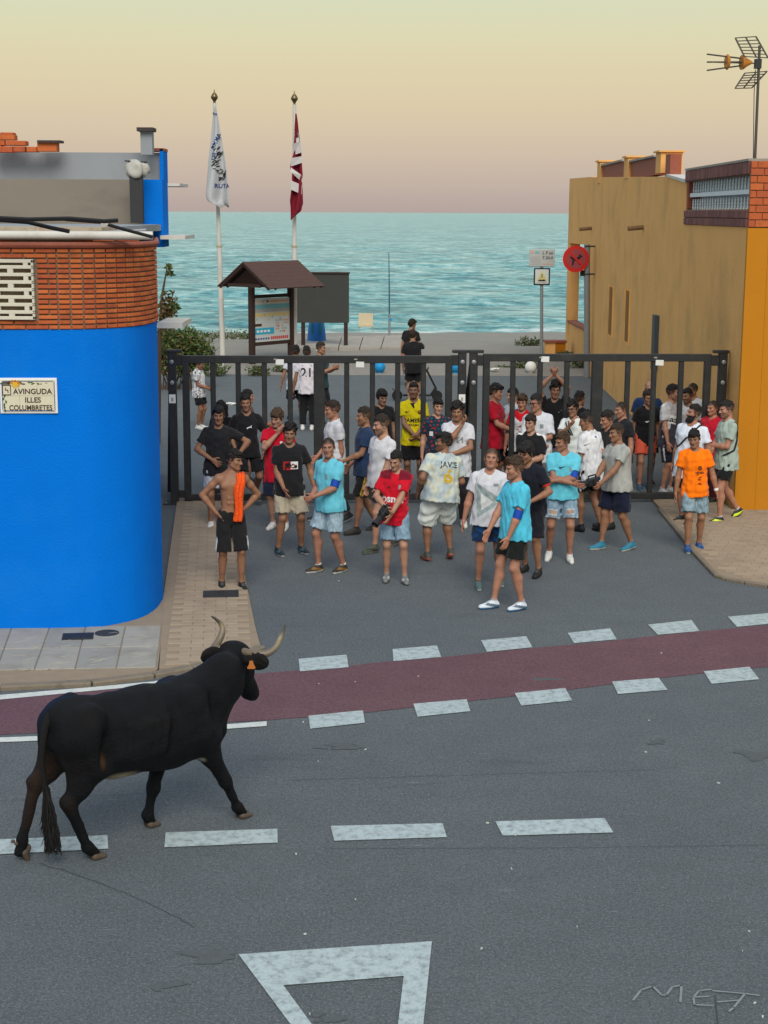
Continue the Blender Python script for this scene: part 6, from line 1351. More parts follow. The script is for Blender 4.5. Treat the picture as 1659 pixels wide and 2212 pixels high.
        tp = L(D(*tagp)); A4 = [L(D(tagp[0] + dx, tagp[1] + dy, tagp[2])) for dx, dy in ((-4, -9), (3, -9), (5, -2), (9, 6), (6, 8), (-8, 8), (-9, 5), (-5, -2))]; back = Ri @ npa(0, .008, 0); nA = len(A4); mb = MB().add([tuple(p) for p in A4] + [tuple(p + back) for p in A4], [tuple(range(nA)), tuple(range(2 * nA - 1, nA - 1, -1))] + [(i, i + nA, (i + 1) % nA + nA, (i + 1) % nA) for i in range(nA)]); mb.obj('ear_tag', mat('orange_tag', (.42, .14, .03), .5, var=.1), root)
    for s in (-1, 1): sph('eye', (.018, .018, .018), root, mat('dark_eye', (.01, .008, .007), .15), H_(s * .098, .135, .035), 0)
    for s in (-1, 1): sph('nostril', (.014, .010, .010), root, M_BLACK, H_(s * .032, hl + .035, .03), 0)
    # tail with tuft
    tp = [(-.59, 0, 1.07), (-.645, -.02, 1.0), (-.675, -.04, .90), (-.70, -.06, .78), (-.70, -.08, .66), (-.69, -.09, .54), (-.68, -.095, .42)]
    tl = MB().tube(tp, [.038, .029, .023, .019, .018, .020, .026], 10).obj('tail', m, root, smooth=True); ca = tl.data.color_attributes.new('Col', 'FLOAT_COLOR', 'POINT'); ca.data.foreach_set('color', np.tile(npa(.011, .010, .010, 1), (len(tl.data.vertices), 1)).astype(np.float32).ravel())
    rg = random.Random(2); tb = MB()
    for i in range(340):
        a = rg.uniform(0, 6.28); r = rg.uniform(0, .026); z0 = rg.uniform(.34, .60); p = Vector((-.685 + r * math.cos(a) + (z0 - .5) * -.1, -.092 + r * math.sin(a), z0)); q = p + Vector((rg.uniform(-.03, .05), rg.uniform(-.045, .03), -rg.uniform(.14, .26))); r_ = q + Vector((rg.uniform(-.03, .03), rg.uniform(-.03, .03), -rg.uniform(.04, .12)))
        if r_.z < .10: r_.z = .10
        tb.tube([p, q, r_], [.0045, .004, .001], 4, cap=False)
    o_ = tb.obj('tail_tuft', MATS['black_hair'] if 'black_hair' in MATS else mat('black_hair', (.010, .009, .009), .6, bump=0), root); o_['kind'] = 'stuff'
bull()
# ------------------------------------------------------------------ the crowd
K_ = (.013, .013, .015); KN = (.012, .016, .034); WH = (.54, .55, .59); CY = (.10, .56, .70); DEN = (.20, .30, .39); DENL = (.30, .41, .49); RD = (.50, .008, .018)
SB = dict(col=(.014, .015, .016), sole=(.40, .41, .42)); SBB = dict(col=(.014, .014, .014), sole=(.02, .02, .02), sock=(.02, .02, .02)); SW = dict(col=(.62, .61, .58), sole=(.66, .66, .64), sock=(.6, .6, .6), lace=(.5, .5, .5))
MW = mat('print_white', (.70, .70, .70), .8, bump=0); MK = mat('print_black', (.012, .012, .014), .8, bump=0); MG = mat('print_grey_dark', (.22, .25, .25), .85, bump=0); MY = mat('print_gold', (.55, .36, .03), .8, bump=0); MR = mat('print_red', (.50, .012, .015), .8, bump=0); MDO = mat('print_dark_orange', (.20, .045, .005), .8, bump=0); MBL = mat('armband_blue', (.006, .055, .36), .7, bump=.1)
def poly(*p): return lambda: ([(a, b) for a, b in p], [tuple(range(len(p)))])
def disc(r, n=14, x=0, y=0): return lambda: ([(x + r * math.cos(6.2832 * i / n), y + r * math.sin(6.2832 * i / n)) for i in range(n)], [tuple(range(n))])
def rect(w, h): return poly((-w / 2, -h / 2), (w / 2, -h / 2), (w / 2, h / 2), (-w / 2, h / 2))
def ring(w, h, t):
    return lambda: ([(-w / 2, -h / 2), (w / 2, -h / 2), (w / 2, h / 2), (-w / 2, h / 2), (-w / 2 + t, -h / 2 + t), (w / 2 - t, -h / 2 + t), (w / 2 - t, h / 2 - t), (-w / 2 + t, h / 2 - t)], [(0, 1, 5, 4), (1, 2, 6, 5), (2, 3, 7, 6), (3, 0, 4, 7)])
def scrib(n, w, h, seed, t=.006):
    def fn():
        rg = random.Random(seed); V, F_ = [], []
        for i in range(n):
            x, y, a, L = rg.uniform(-w / 2, w / 2), rg.uniform(-h / 2, h / 2), rg.uniform(-.5, .7), rg.uniform(.02, .06); c, s_ = math.cos(a), math.sin(a); k = len(V)
            V += [(x - c * L / 2 + s_ * t, y - s_ * L / 2 - c * t), (x + c * L / 2 + s_ * t, y + s_ * L / 2 - c * t), (x + c * L / 2 - s_ * t, y + s_ * L / 2 + c * t), (x - c * L / 2 - s_ * t, y - s_ * L / 2 + c * t)]; F_.append((k, k + 1, k + 2, k + 3))
        return V, F_
    return fn
SWOOSH = poly((-.05, -.012), (-.02, -.022), (.05, .018), (-.012, -.004), (-.03, .0)); PUMA = poly((-.05, -.02), (-.02, -.004), (.03, .006), (.06, .03), (.045, .004), (.06, -.02), (.03, -.012), (-.01, -.022), (-.03, -.035))
def floral(L, C, t, s):
    n = np.sin(L[:, 0] * 62 + 2 * np.sin(L[:, 2] * 31)) * np.sin(L[:, 2] * 58 + 2.2 * np.sin(L[:, 0] * 37 + L[:, 1] * 40)) * np.cos(L[:, 1] * 44 + 1)
    C = C.copy(); C[n > .22] = (.10, .12, .15); C[n < -.40] = (.20, .12, .16); return C
def sleeves(col, cut=.0):
    def fn(L, C, t, s): C = C.copy(); C[(s != 0) & (t > cut)] = col; return C
    return fn
def raglan_stripe(L, C, t, s):
    C = C.copy(); C[(np.abs(L[:, 1] + .005) < .024) & ((np.abs(L[:, 0]) > .085) & (L[:, 2] > .40))] = (.66, .66, .66); return C
def barca(L, C, t, s):
    C = np.tile(npa(.012, .028, .045), (len(L), 1)); n = np.sin(L[:, 0] * 55 + 1.5 * np.sin(L[:, 2] * 30)) * np.sin(L[:, 2] * 48 + L[:, 1] * 20); C[n > .72] = (.36, .02, .04); C[n < -.8] = (.02, .10, .12); return C
def redwhite(L, C, t, s):
    C = C.copy(); C[(s == 0) & (L[:, 2] < .36 + .10 * np.abs(L[:, 0]) / .15) & (L[:, 1] < 0)] = (.62, .6, .62); return C
def jersey_red(L, C, t, s):
    C = np.tile(npa(.52, .008, .022), (len(L), 1)); n = np.sin(L[:, 2] * 90) * .5 + .5; C[(n > .6) & (L[:, 2] < .2)] *= .8; C[(L[:, 2] > .43) & (np.abs(L[:, 0]) > .05) & (np.abs(L[:, 0]) < .20) & (L[:, 1] < .02)] = (.16, .008, .02); return C
def adi(L, C, t, s):
    C = np.tile(npa(.34, .33, .35), (len(L), 1)); z = L[:, 2] + .25 * (L[:, 0]) * (s == 0); C[(z < .31) & (s == 0)] = (.66, .66, .66); C[(z < .185) & (s == 0)] = (.040, .038, .052); C[(z < .195) & (z > .18) & (s == 0)] = (.6, .6, .6); C[s != 0] = (.48, .48, .50); C[(s != 0) & (np.abs(L[:, 1]) < .014)] = (.70, .7, .7); return C
def tri_print(L, C, t, s):
    C = C.copy(); x, z = L[:, 0], L[:, 2]
    def tin(ax, az, bx, bz, cx, cz): d1 = (x - bx) * (az - bz) - (ax - bx) * (z - bz); d2 = (x - cx) * (bz - cz) - (bx - cx) * (z - cz); d3 = (x - ax) * (cz - az) - (cx - ax) * (z - az); return ~(((d1 < 0) | (d2 < 0) | (d3 < 0)) & ((d1 > 0) | (d2 > 0) | (d3 > 0)))
    o = tin(-.15, .40, -.13, -.04, .18, .20); i = tin(-.09, .27, -.08, .06, .07, .175); m = (L[:, 1] < 0) & (s == 0); C[m & o & ~i] = (.27, .33, .33); C[m & i] = (.60, .60, .60); C[m & o & ~i & (np.sin(x * 60 + z * 50) > .7)] = (.34, .40, .40); return C
def tiedye(L, C, t, s):
    n = np.sin(L[:, 0] * 15 + 2.2 * np.sin(L[:, 2] * 13 + 1)) * np.sin(L[:, 2] * 17 + 1.7 * np.sin(L[:, 0] * 19)); C = np.tile(npa(.45, .50, .48), (len(L), 1)); C[n > .25] = (.36, .42, .44); C[n < -.35] = (.52, .53, .42); return C
def camo(V, C, t, s, lx):
    n = np.sin(V[:, 0] * 40 + 2 * np.sin(V[:, 2] * 33)) * np.sin(V[:, 2] * 46 + 2 * np.sin(V[:, 1] * 35 + V[:, 0] * 20)); C = C.copy(); C[n > .15] = (.008, .05, .14); C[n < -.45] = (.02, .035, .04); return C
def side_stripe(cols, w=.012, gap=.020, side=0):
    def fn(V, C, t, s, lx):
        C = C.copy()
        for i, c in enumerate(cols): m = (lx[:, 0] * s > .03) & (np.abs(lx[:, 1] - (i - (len(cols) - 1) / 2) * gap * 2 + .01) < w) & (t > -.1); C[m] = c
        return C
    return fn
def hem_white(V, C, t, s, lx):
    C = C.copy(); C[(lx[:, 0] * s > .045) & (t > .60) & (np.abs(lx[:, 1]) < .05)] = (.6, .62, .62); return C
def ripped(V, C, t, s, lx):
    C = C.copy(); n = np.sin(V[:, 0] * 70 + V[:, 2] * 25) * np.sin(V[:, 2] * 90); C[(lx[:, 1] < -.02) & (np.abs(t - .60) < .07) & (np.abs(lx[:, 0]) < .05)] = (.36, .25, .20); C[(lx[:, 1] < -.02) & (np.abs(np.abs(t - .60) - .075) < .014) & (np.abs(lx[:, 0]) < .06)] = (.5, .52, .52); C[t > .745] = (.48, .52, .54); return C
def glasses(col=MK, lens=None):
    def fn(m):
        Rh, hc = m['Rh'], m['hc']; P_ = lambda x, y, z: Vector(hc + Rh @ npa(x, y, z)); b = MB(); R3 = Matrix(Rh.tolist())
        for s in (-1, 1):
            c = npa(s * .033, -.104, .0)
            for dx, dz, w_, h_ in ((0, .017, .05, .005), (0, -.017, .046, .004), (.024, 0, .004, .034), (-.024, 0, .004, .034)): b.box(P_(c[0] + dx, c[1], c[2] + dz), (w_, .005, h_), rot=R3)
            b.beam(P_(s * .058, -.100, .012), P_(s * .084, .01, .004), .004, .005)
            if lens: b.box(P_(c[0], c[1], c[2]), (.044, .004, .030), rot=R3)
        b.box(P_(0, -.108, .006), (.016, .004, .004), rot=R3); b.obj('glasses', col, m['root'])
    return fn
def band(sd, seg, t, r, w_, mt=MBL, name='armband'): return lambda m: ring_on(m, name, sd, seg, t, r, w_, mt)
def strap(pts, wd=.010, mt=MK): return lambda m: strap_on(m, pts, wd, mt)
def to_world(m, p): return m['root'].matrix_basis @ Vector(p)
T_ = lambda col, **k: dict(col=col, **k)
# --- beyond the gate, far
GF = 'people beyond the gate'; GN = 'people waiting before the gate'
person('boy in white floral shirt seen in profile behind the left gate', (432, 927), 1.50, 70, head=(5, 24, 0), aL=(.02, -.2, 1.05), aR=(.06, -.26, 1.02), top=T_((.66, .66, .66), pat=floral, h=.011), low=T_(K_, len=.72), shoe=SW, hair=('crop', 'black'), skin='tan', h=.015, group=GF)
person('man in white tee with back turned and black shorts, far left of trio', (637, 913), 1.66, 176, aL=(.30, .02, .88), aR=(.28, 0, .86), fL=(.13, -.12, 5, 0, 20), fR=(.12, .15, 5, 0, 0), top=T_(WH, hem=-.18), low=T_(K_, len=.9), shoe=SB, hair=('curly', 'black'), skin='tan', h=.015, group=GF)
person('man in white number 21 shirt and long black trousers, back turned', (664, 930), 1.76, 172, aL=(.28, .05, .86), aR=(.22, -.1, .95), top=T_((.62, .58, .62), hem=-.17, prints=[('21', .26, (0, .27), MK, dict(back=True)), (rect(.2, .02), 0, (0, .42), MK, dict(back=True))]), low=T_(K_, len=1.92), shoe=SW, hair=('crop', 'black'), skin='tan', h=.015, group=GF)
person('man in dark teal tee facing right behind the thick gate post', (692, 920), 1.79, 65, head=(10, 5, 0), aL=(.1, -.3, 1.2), aR=(.06, -.3, 1.22), top=T_((.012, .05, .065)), low=T_((.012, .016, .02), len=1.0), shoe=SB, hair=('fade', 'dkbrown'), skin='mid', h=.015, group=GF)
person('man in black tee with back turned, hand raised to his face', (893, 873), 1.76, 180, head=(-20, 8, 0), aR=(.02, -.20, 1.47), pR=(1, -.2, -.7), w=1.12, top=T_(K_, hem=-.2), low=T_((.016, .016, .018), len=.85), shoe=SB, hair=('mop', 'dkbrown'), skin='mid', h=.015, group=GF)
person('man in black looking out to sea, furthest from the gate', (887, 836), 1.76, 170, head=(-45, 5, 0), top=T_(K_), low=T_(K_, len=.9), shoe=SB, hair=('mop', 'dkbrown'), h=.016, group=GF)
# --- just behind the gate
person('girl with long dark hair behind the plain black tee man', (482, 1068), 1.52, 165, top=T_(K_), low=T_(K_, len=.6), shoe=SB, hair=('long', 'black'), skin='mid', h=.015, group=GF)
person('long haired girl facing right behind the man with white armband', (536, 1044), 1.58, 88, head=(8, 4, 0), aL=(.05, -.3, 1.1), aR=(.06, -.36, 1.12), top=T_((.10, .06, .06)), low=T_(K_, len=.6), shoe=SB, hair=('long', 'black'), skin='rosy', h=.015, group=GF)
person('boy in black tee looking down behind the left gate bars', (822, 1064), 1.69, 12, head=(12, 12, 0), top=T_((.016, .016, .018)), low=T_(K_, len=.9), shoe=SB, hair=('mop', 'black'), skin='pale', group=GF)
person('man in yellow football shirt with clasped hands behind bars', (894, 1068), 1.82, 2, head=(-6, -3, 0), aL=(.02, -.235, .97), aR=(.02, -.24, .98), pL=(1, .4, -.3), pR=(1, .4, -.3), hL='fist', hR='fist', top=T_((.68, .56, .010), hem=-.16, h=.011, prints=[('PAMESA', .085, (.0, .235), MK, dict(bold=.02)), ('CERAMICA', .05, (.02, .165), MK), (SWOOSH, 0, (-.09, .375), MK), (disc(.032), 0, (.095, .365), MDO), (poly((-.06, .50), (.06, .50), (0, .42)), 0, (0, 0), MK)]), low=T_(K_, len=.85), shoe=SB, hair=('fade', 'black'), beard=.45, group=GF)
person('man in dark red tee and striped shorts facing right behind bars', (1062, 1069), 1.80, 62, head=(14, 6, 0), aL=(.06, -.34, 1.12), aR=(.08, -.37, 1.06), w=1.08, top=T_((.36, .006, .020), hem=-.2, sl=.72, h=.011), low=T_(K_, len=.9, pat=side_stripe([(.6, .6, .6)] * 3, .008, .014)), shoe=SB, hair=('fringe', 'black'), skin='rosy', group=GF)
person('youth in white shirt with blue sleeves facing left behind bars', (1106, 1060), 1.70, -55, head=(0, 5, 0), aL=(.1, -.33, 1.1), aR=(.1, -.3, 1.1), top=T_(WH, pat=sleeves((.012, .035, .17), .02)), low=T_(KN, len=.9), shoe=SB, hair=('crop', 'black'), skin='pale', group=GF)
person('curly youth in black tee with hands clasped above his head', (1190, 1067), 1.84, -3, head=(4, 6, 0), aL=(.035, -.06, 1.845), aR=(.035, -.06, 1.845), pL=(1, -.25, -.1), pR=(1, -.25, -.1), hL='fist', hR='fist', top=T_(K_, hem=-.18, sl=.5, prints=[(poly((0, 0), (.05, .035), (.045, .045), (-.005, .012)), 0, (.06, .34), MG)]), low=T_((.16, .15, .18), len=.95), shoe=SB, hair=('curly', 'black'), skin='mid', group=GF)
person('boy in red and white shirt half hidden by the badge tee', (1121, 1074), 1.66, -10, head=(-5, 8, 0), top=T_(RD, pat=redwhite, prints=[(scrib(16, .16, .2, 3), 0, (0, .22), MDO)]), low=T_(K_, len=.9), shoe=SB, hair=('fringe', 'brown'), skin='rosy', group=GF)
person('youth with black hair and back turned, right of raised arms', (1246, 1062), 1.65, 160, head=(-25, 4, 0), top=T_(K_), low=T_(K_, len=.9), shoe=SB, hair=('crop', 'black'), skin='rosy', group=GF)
person('balding man in blue tee and sunglasses behind the right gate', (1392, 1046), 1.75, 0, head=(8, 6, 0), w=1.1, top=T_((.010, .028, .085)), low=T_(K_, len=.9), shoe=SB, hair=('balding', 'grey'), skin='rosy', extras=[glasses(MK, True)], group=GF)
person('man in black tee and coral shorts leaning between gate bars', (1388, 1056), 1.66, 12, lean=9, head=(6, 2, -8), aL=(.2, -.12, .9), fR=(.1, .1, 5, 0, 0), top=T_(K_, prints=[(PUMA, 0, (0, .31), MW, dict(sx=1.6)), (rect(.1, .014), 0, (.05, .325), MW, dict(rot=10))]), low=T_((.62, .10, .055), len=.72, loose=1.1), shoe=dict(col=(.02, .06, .12), sole=(.3, .3, .3)), hair=('fade', 'dkbrown'), skin='rosy', group=GF)
person('man in grey, white and charcoal panel tee behind the bars', (1440, 1067), 1.79, 42, head=(32, 4, 0), aL=(.2, -.1, .86), aR=(.20, -.14, .82), top=T_(WH, pat=adi, hem=-.19, sl=.7, h=.0095, prints=[('adidas', .125, (.02, .245), MK, dict(rot=-12, bold=.02))]), low=T_((.012, .014, .026), len=.92, pat=side_stripe([(.55, .55, .55)], .012)), shoe=dict(col=(.36, .36, .37), sole=(.6, .6, .6)), hair=('fade', 'black'), beard=.5, skin='rosy', group=GF)
person('short haired man in white tee, rearmost beside the right stile', (1492, 1040), 1.69, -30, head=(-35, 4, 0), top=T_(WH), low=T_(K_, len=.9), shoe=SB, hair=('buzz', 'dkbrown'), skin='tan', h=.014, group=GF)
person('dark bearded man looking left above the strap man\'s head', (1478, 1060), 1.70, -30, head=(-20, 8, 0), top=T_(WH), low=T_(K_, len=.9), shoe=SB, hair=('fade', 'black'), beard=.75, skin='mid', h=.014, group=GF)
# --- in front of the gate, second row
person('tall youth in plain black tee, spread hand on his stomach', (471, 1141), 1.77, 6, head=(0, 4, 0), aR=(.085, -.155, 1.03), pR=(1, .3, -.12), hR='spread', thumbR=(0, .2, 1), aL=(.33, -.20, 1.13), pL=(1, .5, -.1), hL='down', top=T_((.018, .018, .020), hem=-.17, h=.011), low=T_((.40, .42, .46), len=.78), shoe=SW, hair=('flat', 'black'), skin='tan', group=GN)
person('man in black logo tee with white elbow bandage by the bars', (537, 1098), 1.76, 12, head=(-6, 2, 0), aL=(.24, -.06, .92), pL=(1, .6, 0), aR=(.2, -.05, .95), fL=(.15, -.30, 15, .10, 20), fR=(.12, .10, 5, 0, 0), top=T_((.014, .013, .015), hem=-.14, sl=.75, prints=[(PUMA, 0, (.02, .335), MW, dict(sx=.8))]), low=T_((.014, .014, .017), len=.8), shoe=dict(col=(.03, .03, .035), sole=(.55, .55, .5), acc=(.3, .35, .1)), hair=('fade', 'black'), beard=.3, skin='tan', extras=[band(1, 0, .92, .052, .06, MW, 'bandage')], group=GN)
person('youth in red tee rubbing his chin', (603, 1143), 1.75, -12, head=(-14, 14, 4), aR=(-.02, -.165, 1.40), pR=(1, -.15, -.9), hR='relax', top=T_((.46, .006, .022), hem=-.24, h=.011, prints=[(disc(.022, 7), 0, (.075, .34), MW)]), low=T_(KN, len=1.0), shoe=SW, hair=('mop', 'brown'), skin='pale', group=GN)
person('man in white tee seen side-on beside the thick gate post', (722, 1126), 1.79, -72, head=(-12, 6, 0), aL=(.14, .06, .84), aR=(.15, -.2, .95), fL=(.1, -.2, 5, 0, 20), fR=(.1, .2, 5, 0, 0), top=T_(WH, hem=-.16, prints=[(scrib(10, .16, .04, 8), 0, (0, .22), MG)]), low=T_((.02, .022, .03), len=1.9), shoe=SB, hair=('fade', 'dkbrown'), skin='rosy', extras=[band(1, 1, .82, .034, .025, MR, 'bracelet')], group=GN)
person('man in navy tee and yellow striped shorts walking left', (790, 1150), 1.79, -72, head=(-6, 3, 0), aL=(.08, -.34, 1.04), aR=(.1, -.2, .95), fL=(.1, .18, 5, 0, 0), fR=(.1, -.22, 5, 0, 22), w=1.05, top=T_((.018, .036, .085), hem=-.13, h=.011), low=T_(K_, len=.92, pat=side_stripe([(.40, .27, .04)] * 2, .008, .014)), shoe=dict(col=(.03, .025, .022), sole=(.05, .04, .04)), hair=('fade', 'dkbrown'), beard=.6, skin='tan', group=GN)
person('bearded man in white tee striding left behind the red jersey', (822, 1188), 1.85, -58, head=(-18, 8, 0), aL=(.16, -.14, .80), aR=(.15, -.1, .85), fL=(.1, .16, 5, 0, 0), fR=(.1, -.34, 5, 0, 24), w=1.04, top=T_((.58, .58, .60), hem=-.12, h=.011), low=T_(K_, len=.68), shoe=dict(col=(.07, .08, .05), sole=(.20, .20, .18), acc=(.03, .03, .03)), hair=('fade', 'dkbrown'), beard=.85, skin='pale', group=GN)
person('boy in dark blotched football jersey beside yellow shirt', (944, 1098), 1.71, 4, head=(4, 4, 0), top=T_((.02, .04, .06), pat=barca, prints=[(rect(.05, .07), 0, (-.12, .27), MW), (SWOOSH, 0, (-.08, .37), MR)]), low=T_(KN, len=.95), shoe=SB, hair=('fringe', 'black'), skin='pale', group=GN)
person('youth in white tee with small print, hand over his mouth', (986, 1137), 1.82, -4, head=(-4, 6, 0), aR=(-.055, -.185, 1.46), pR=(.5, -.4, -1), hR='fist', aL=(-.05, -.20, 1.06), pL=(1, .15, -.1), hL='fist', top=T_((.56, .56, .60), hem=-.22, h=.011, prints=[(ring(.085, .085, .012), 0, (.05, .30), MG), (scrib(6, .05, .05, 2, .004), 0, (.05, .30), MG)]), low=T_(K_, len=1.93), shoe=SW, hair=('curly', 'black'), skin='tan', group=GN)
person('youth in black raglan tee with white shoulder stripes', (1143, 1145), 1.68, -14, head=(-16, 5, 0), aL=(-.06, -.19, 1.06), aR=(-.06, -.21, 1.02), pL=(1, .2, -.3), pR=(1, .2, -.3), top=T_(K_, pat=raglan_stripe, h=.0095, sl=.8), low=T_(K_, len=.9), shoe=SBB, hair=('fringe', 'dkbrown'), skin='pale', group=GN)
person('youth with glasses in white tee with round badge', (1160, 1104), 1.80, -18, head=(-38, 6, 0), aL=(-.04, -.19, 1.08), aR=(-.04, -.2, 1.05), pL=(1, .2, -.3), pR=(1, .2, -.3), top=T_(WH, hem=-.2, sl=.85, prints=[(ring(.05, .06, .014), 0, (.075, .35), MG), (disc(.012), 0, (.075, .35), MG)]), low=T_((.10, .10, .12), len=.95), shoe=SB, hair=('fade', 'black'), skin='rosy', extras=[glasses()], group=GN)
person('smiling youth with glasses, fist at chin, white striped shirt', (1237, 1094), 1.65, -22, head=(-10, 4, 0), aR=(.04, -.24, 1.36), pR=(.8, .1, -1), hR='fist', top=T_((.60, .63, .62)), low=T_(K_, len=.9), shoe=SB, hair=('curly', 'black'), skin='mid', extras=[glasses(), strap([(-.10, -.10, .47), (-.05, -.135, .36), (.02, -.145, .25)], .012), strap([(-.06, -.09, .49), (-.01, -.135, .36), (.05, -.14, .25)], .010, mat('green_trim', (.02, .09, .05), .8, bump=0))], group=GN)
person('youth in white jersey with his back turned, head bowed', (1275, 1149), 1.73, -140, lean=7, head=(38, 14, 0), aL=(.12, -.25, 1.0), fL=(.11, .1, 5, 0, 0), fR=(.12, -.1, 5, 0, 10), top=T_((.64, .64, .66), hem=-.24, sl=.75, h=.011, prints=[(rect(.03, .02), 0, (0, .45), MBL, dict(back=True)), (SWOOSH, 0, (-.16, .36), MG, dict(back=True))]), low=T_(K_, len=.72), shoe=SBB, hair=('fade', 'black'), skin='tan', group=GN)
person('youth in black tee resting a hand on the white jersey', (1312, 1141), 1.74, -72, lean=4, head=(0, 14, 0), aL=(.06, -.35, 1.23), pL=(.3, .3, -1), hL='flat', aR=(.1, -.3, 1.15), top=T_((.016, .016, .018), hem=-.16), low=T_(KN, len=.85), shoe=SBB, hair=('fade', 'black'), skin='rosy', group=GN)
person('cropped man in black tee behind the hand on shoulder pair', (1338, 1106), 1.70, -60, head=(-5, 8, 0), top=T_((.015, .016, .02)), low=T_(K_, len=.9), shoe=dict(col=(.02, .03, .03), sole=(.1, .1, .1)), hair=('buzz', 'dkbrown'), skin='rosy', group=GN)
person('heavily bearded man in white tee with black bag strap', (1484, 1129), 1.76, -42, head=(-32, -7, 0), w=1.16, aL=(.24, -.08, .9), fL=(.12, .15, 5, 0, 0), top=T_((.64, .68, .76), hem=-.26, h=.011), low=T_(K_, len=.95), shoe=SBB, hair=('fade', 'black'), beard=2, skin='rosy', extras=[strap([(.13, .02, .515), (.10, -.115, .42), (-.02, -.165, .30), (-.15, -.14, .17)], .013)], group=GN)
person('man in red tee mostly hidden behind the orange shirt', (1531, 1088), 1.64, -50, head=(-8, 5, 0), top=T_((.48, .012, .03), hem=-.2), low=T_((.06, .012, .02), len=1.9), shoe=SB, hair=('buzz', 'dkbrown'), skin='rosy', group=GN)
person('man in sage grey tee with strap leaning by the ochre wall', (1561, 1127), 1.81, -72, head=(-4, 7, 0), aL=(-.02, -.24, 1.12), aR=(-.04, -.25, 1.06), pL=(1, .5, -.5), pR=(1, .5, -.5), fL=(.10, .12, 4, 0, 0), fR=(.09, -.34, -4, .02, 34), top=T_((.33, .40, .35), hem=-.17, h=.011), low=T_(K_, len=.70), shoe=dict(col=(.02, .022, .02), sole=(.03, .03, .03), sock=(.4, .42, .42), acc=(.62, .75, .03)), hair=('fade', 'black'), beard=.8, skin='rosy', extras=[strap([(.155, .02, .50), (.165, .09, .30), (.185, .03, .12), (.12, -.13, .03)], .014)], group=GN)
# --- front row
shirtless = person('bare chested boy with orange towel on his shoulder', (499, 1273), 1.71, 12, head=(58, 6, 0), aR=(.185, -.03, 1.0), pR=(1, .22, 0), aL=(.18, .04, 1.0), pL=(1, .35, 0), hR='flat', hL='flat', thumbR=(-.3, .4, -1), fL=(.13, .06, 10, 0, 0), fR=(.11, -.04, 4, 0, 0), low=T_((.014, .014, .015), len=1.0, waist=.05, pat=hem_white, h=.011), shoe=dict(col=(.016, .018, .016), sole=(.05, .05, .05)), hair=('fringe', 'black'), skin='tan', w=.92, group=GN)
person('youth in black tee with red and white chest block', (625, 1196), 1.76, 12, head=(-8, 6, 0), aR=(.10, -.20, .93), aL=(.33, -.06, .90), fL=(.17, -.02, 18, 0, 0), fR=(.15, .04, -14, 0, 0), top=T_((.014, .014, .016), hem=-.14, h=.0095, prints=[(rect(.10, .11), 0, (-.035, .265), MR), (rect(.095, .10), 0, (.062, .27), MW), (scrib(7, .16, .05, 5, .005), 0, (.01, .265), MDO, dict(lift=.010))]), low=T_((.40, .35, .26), len=.86, loose=1.05), shoe=dict(col=(.02, .03, .04), sole=(.5, .52, .52), acc=(.05, .09, .10)), hair=('curly', 'black'), skin='tan', group=GN)
person('man in light blue tee and blue armband beside the black block tee', (716, 1235), 1.73, -48, head=(36, 2, 0), aL=(.10, -.34, 1.05), aR=(.05, -.30, 1.0), pL=(.6, .8, -.5), hL='fist', fL=(.10, -.10, 6, 0, 0), fR=(.11, .14, 6, 0, 0), pel=(0, -.03, .94), w=1.04, top=T_((.125, .48, .60), hem=-.13, sl=.66, h=.011, prints=[(rect(.025, .06), 0, (.08, .33), MG)]), low=T_(DENL, len=.84, mat='denim'), shoe=dict(col=(.035, .028, .02), sole=(.6, .6, .58), sock=(.55, .55, .55), acc=(.20, .10, .02)), hair=('buzz', 'dkbrown'), skin='rosy', extras=[band(1, 0, .80, .055, .085)], group=GN)
cam1 = person('youth in red football jersey looking down at a video camera', (854, 1256), 1.66, -8, head=(-16, 20, 0), aR=(.10, -.25, 1.03), pR=(1, .4, -.5), hR='fist', aL=(-.02, -.27, .95), pL=(1, .4, -.5), fL=(.13, .06, 16, 0, 0), fR=(.12, -.02, -4, 0, 0), top=T_((.5, .01, .02), pat=jersey_red, hem=-.17, sl=.72, h=.009, prints=[('osner', .135, (-.005, .175), MW, dict(bold=.03)), (rect(.19, .008), 0, (0, .115), MW), (poly((-.018, .03), (.018, .03), (.014, -.02), (0, -.035), (-.014, -.02)), 0, (.075, .335), MG), (rect(.03, .012), 0, (-.07, .325), MK)]), low=T_(DEN, len=.84, mat='denim'), shoe=dict(col=(.17, .18, .18), sole=(.10, .10, .10), acc=(.4, .4, .4)), hair=('fade', 'black'), skin='pale', group=GN)
person('heavy man in pale number 6 shirt and baggy white shorts', (947, 1211), 1.70, -163, lean=8, side=-4, head=(72, 4, 0), w=1.34, aL=(.26, -.12, .96), aR=(.2, -.2, 1.0), fL=(.15, .02, 8, 0, 6), fR=(.17, -.02, 8, 0, 26), pel=(0, .02, .935), top=T_((.5, .53, .52), pat=tiedye, hem=-.12, sl=.75, h=.011, prints=[('JAVIE', .105, (.03, .385), MK, dict(back=True)), ('6', .26, (.03, .225), MY, dict(back=True, bold=.03))]), low=T_((.68, .72, .68), len=1.0, loose=1.22, h=.0115), shoe=dict(col=(.07, .07, .06), sole=(.40, .12, .09), acc=(.2, .1, .05)), hair=('flat', 'black'), beard=.75, skin='tan', group=GN)
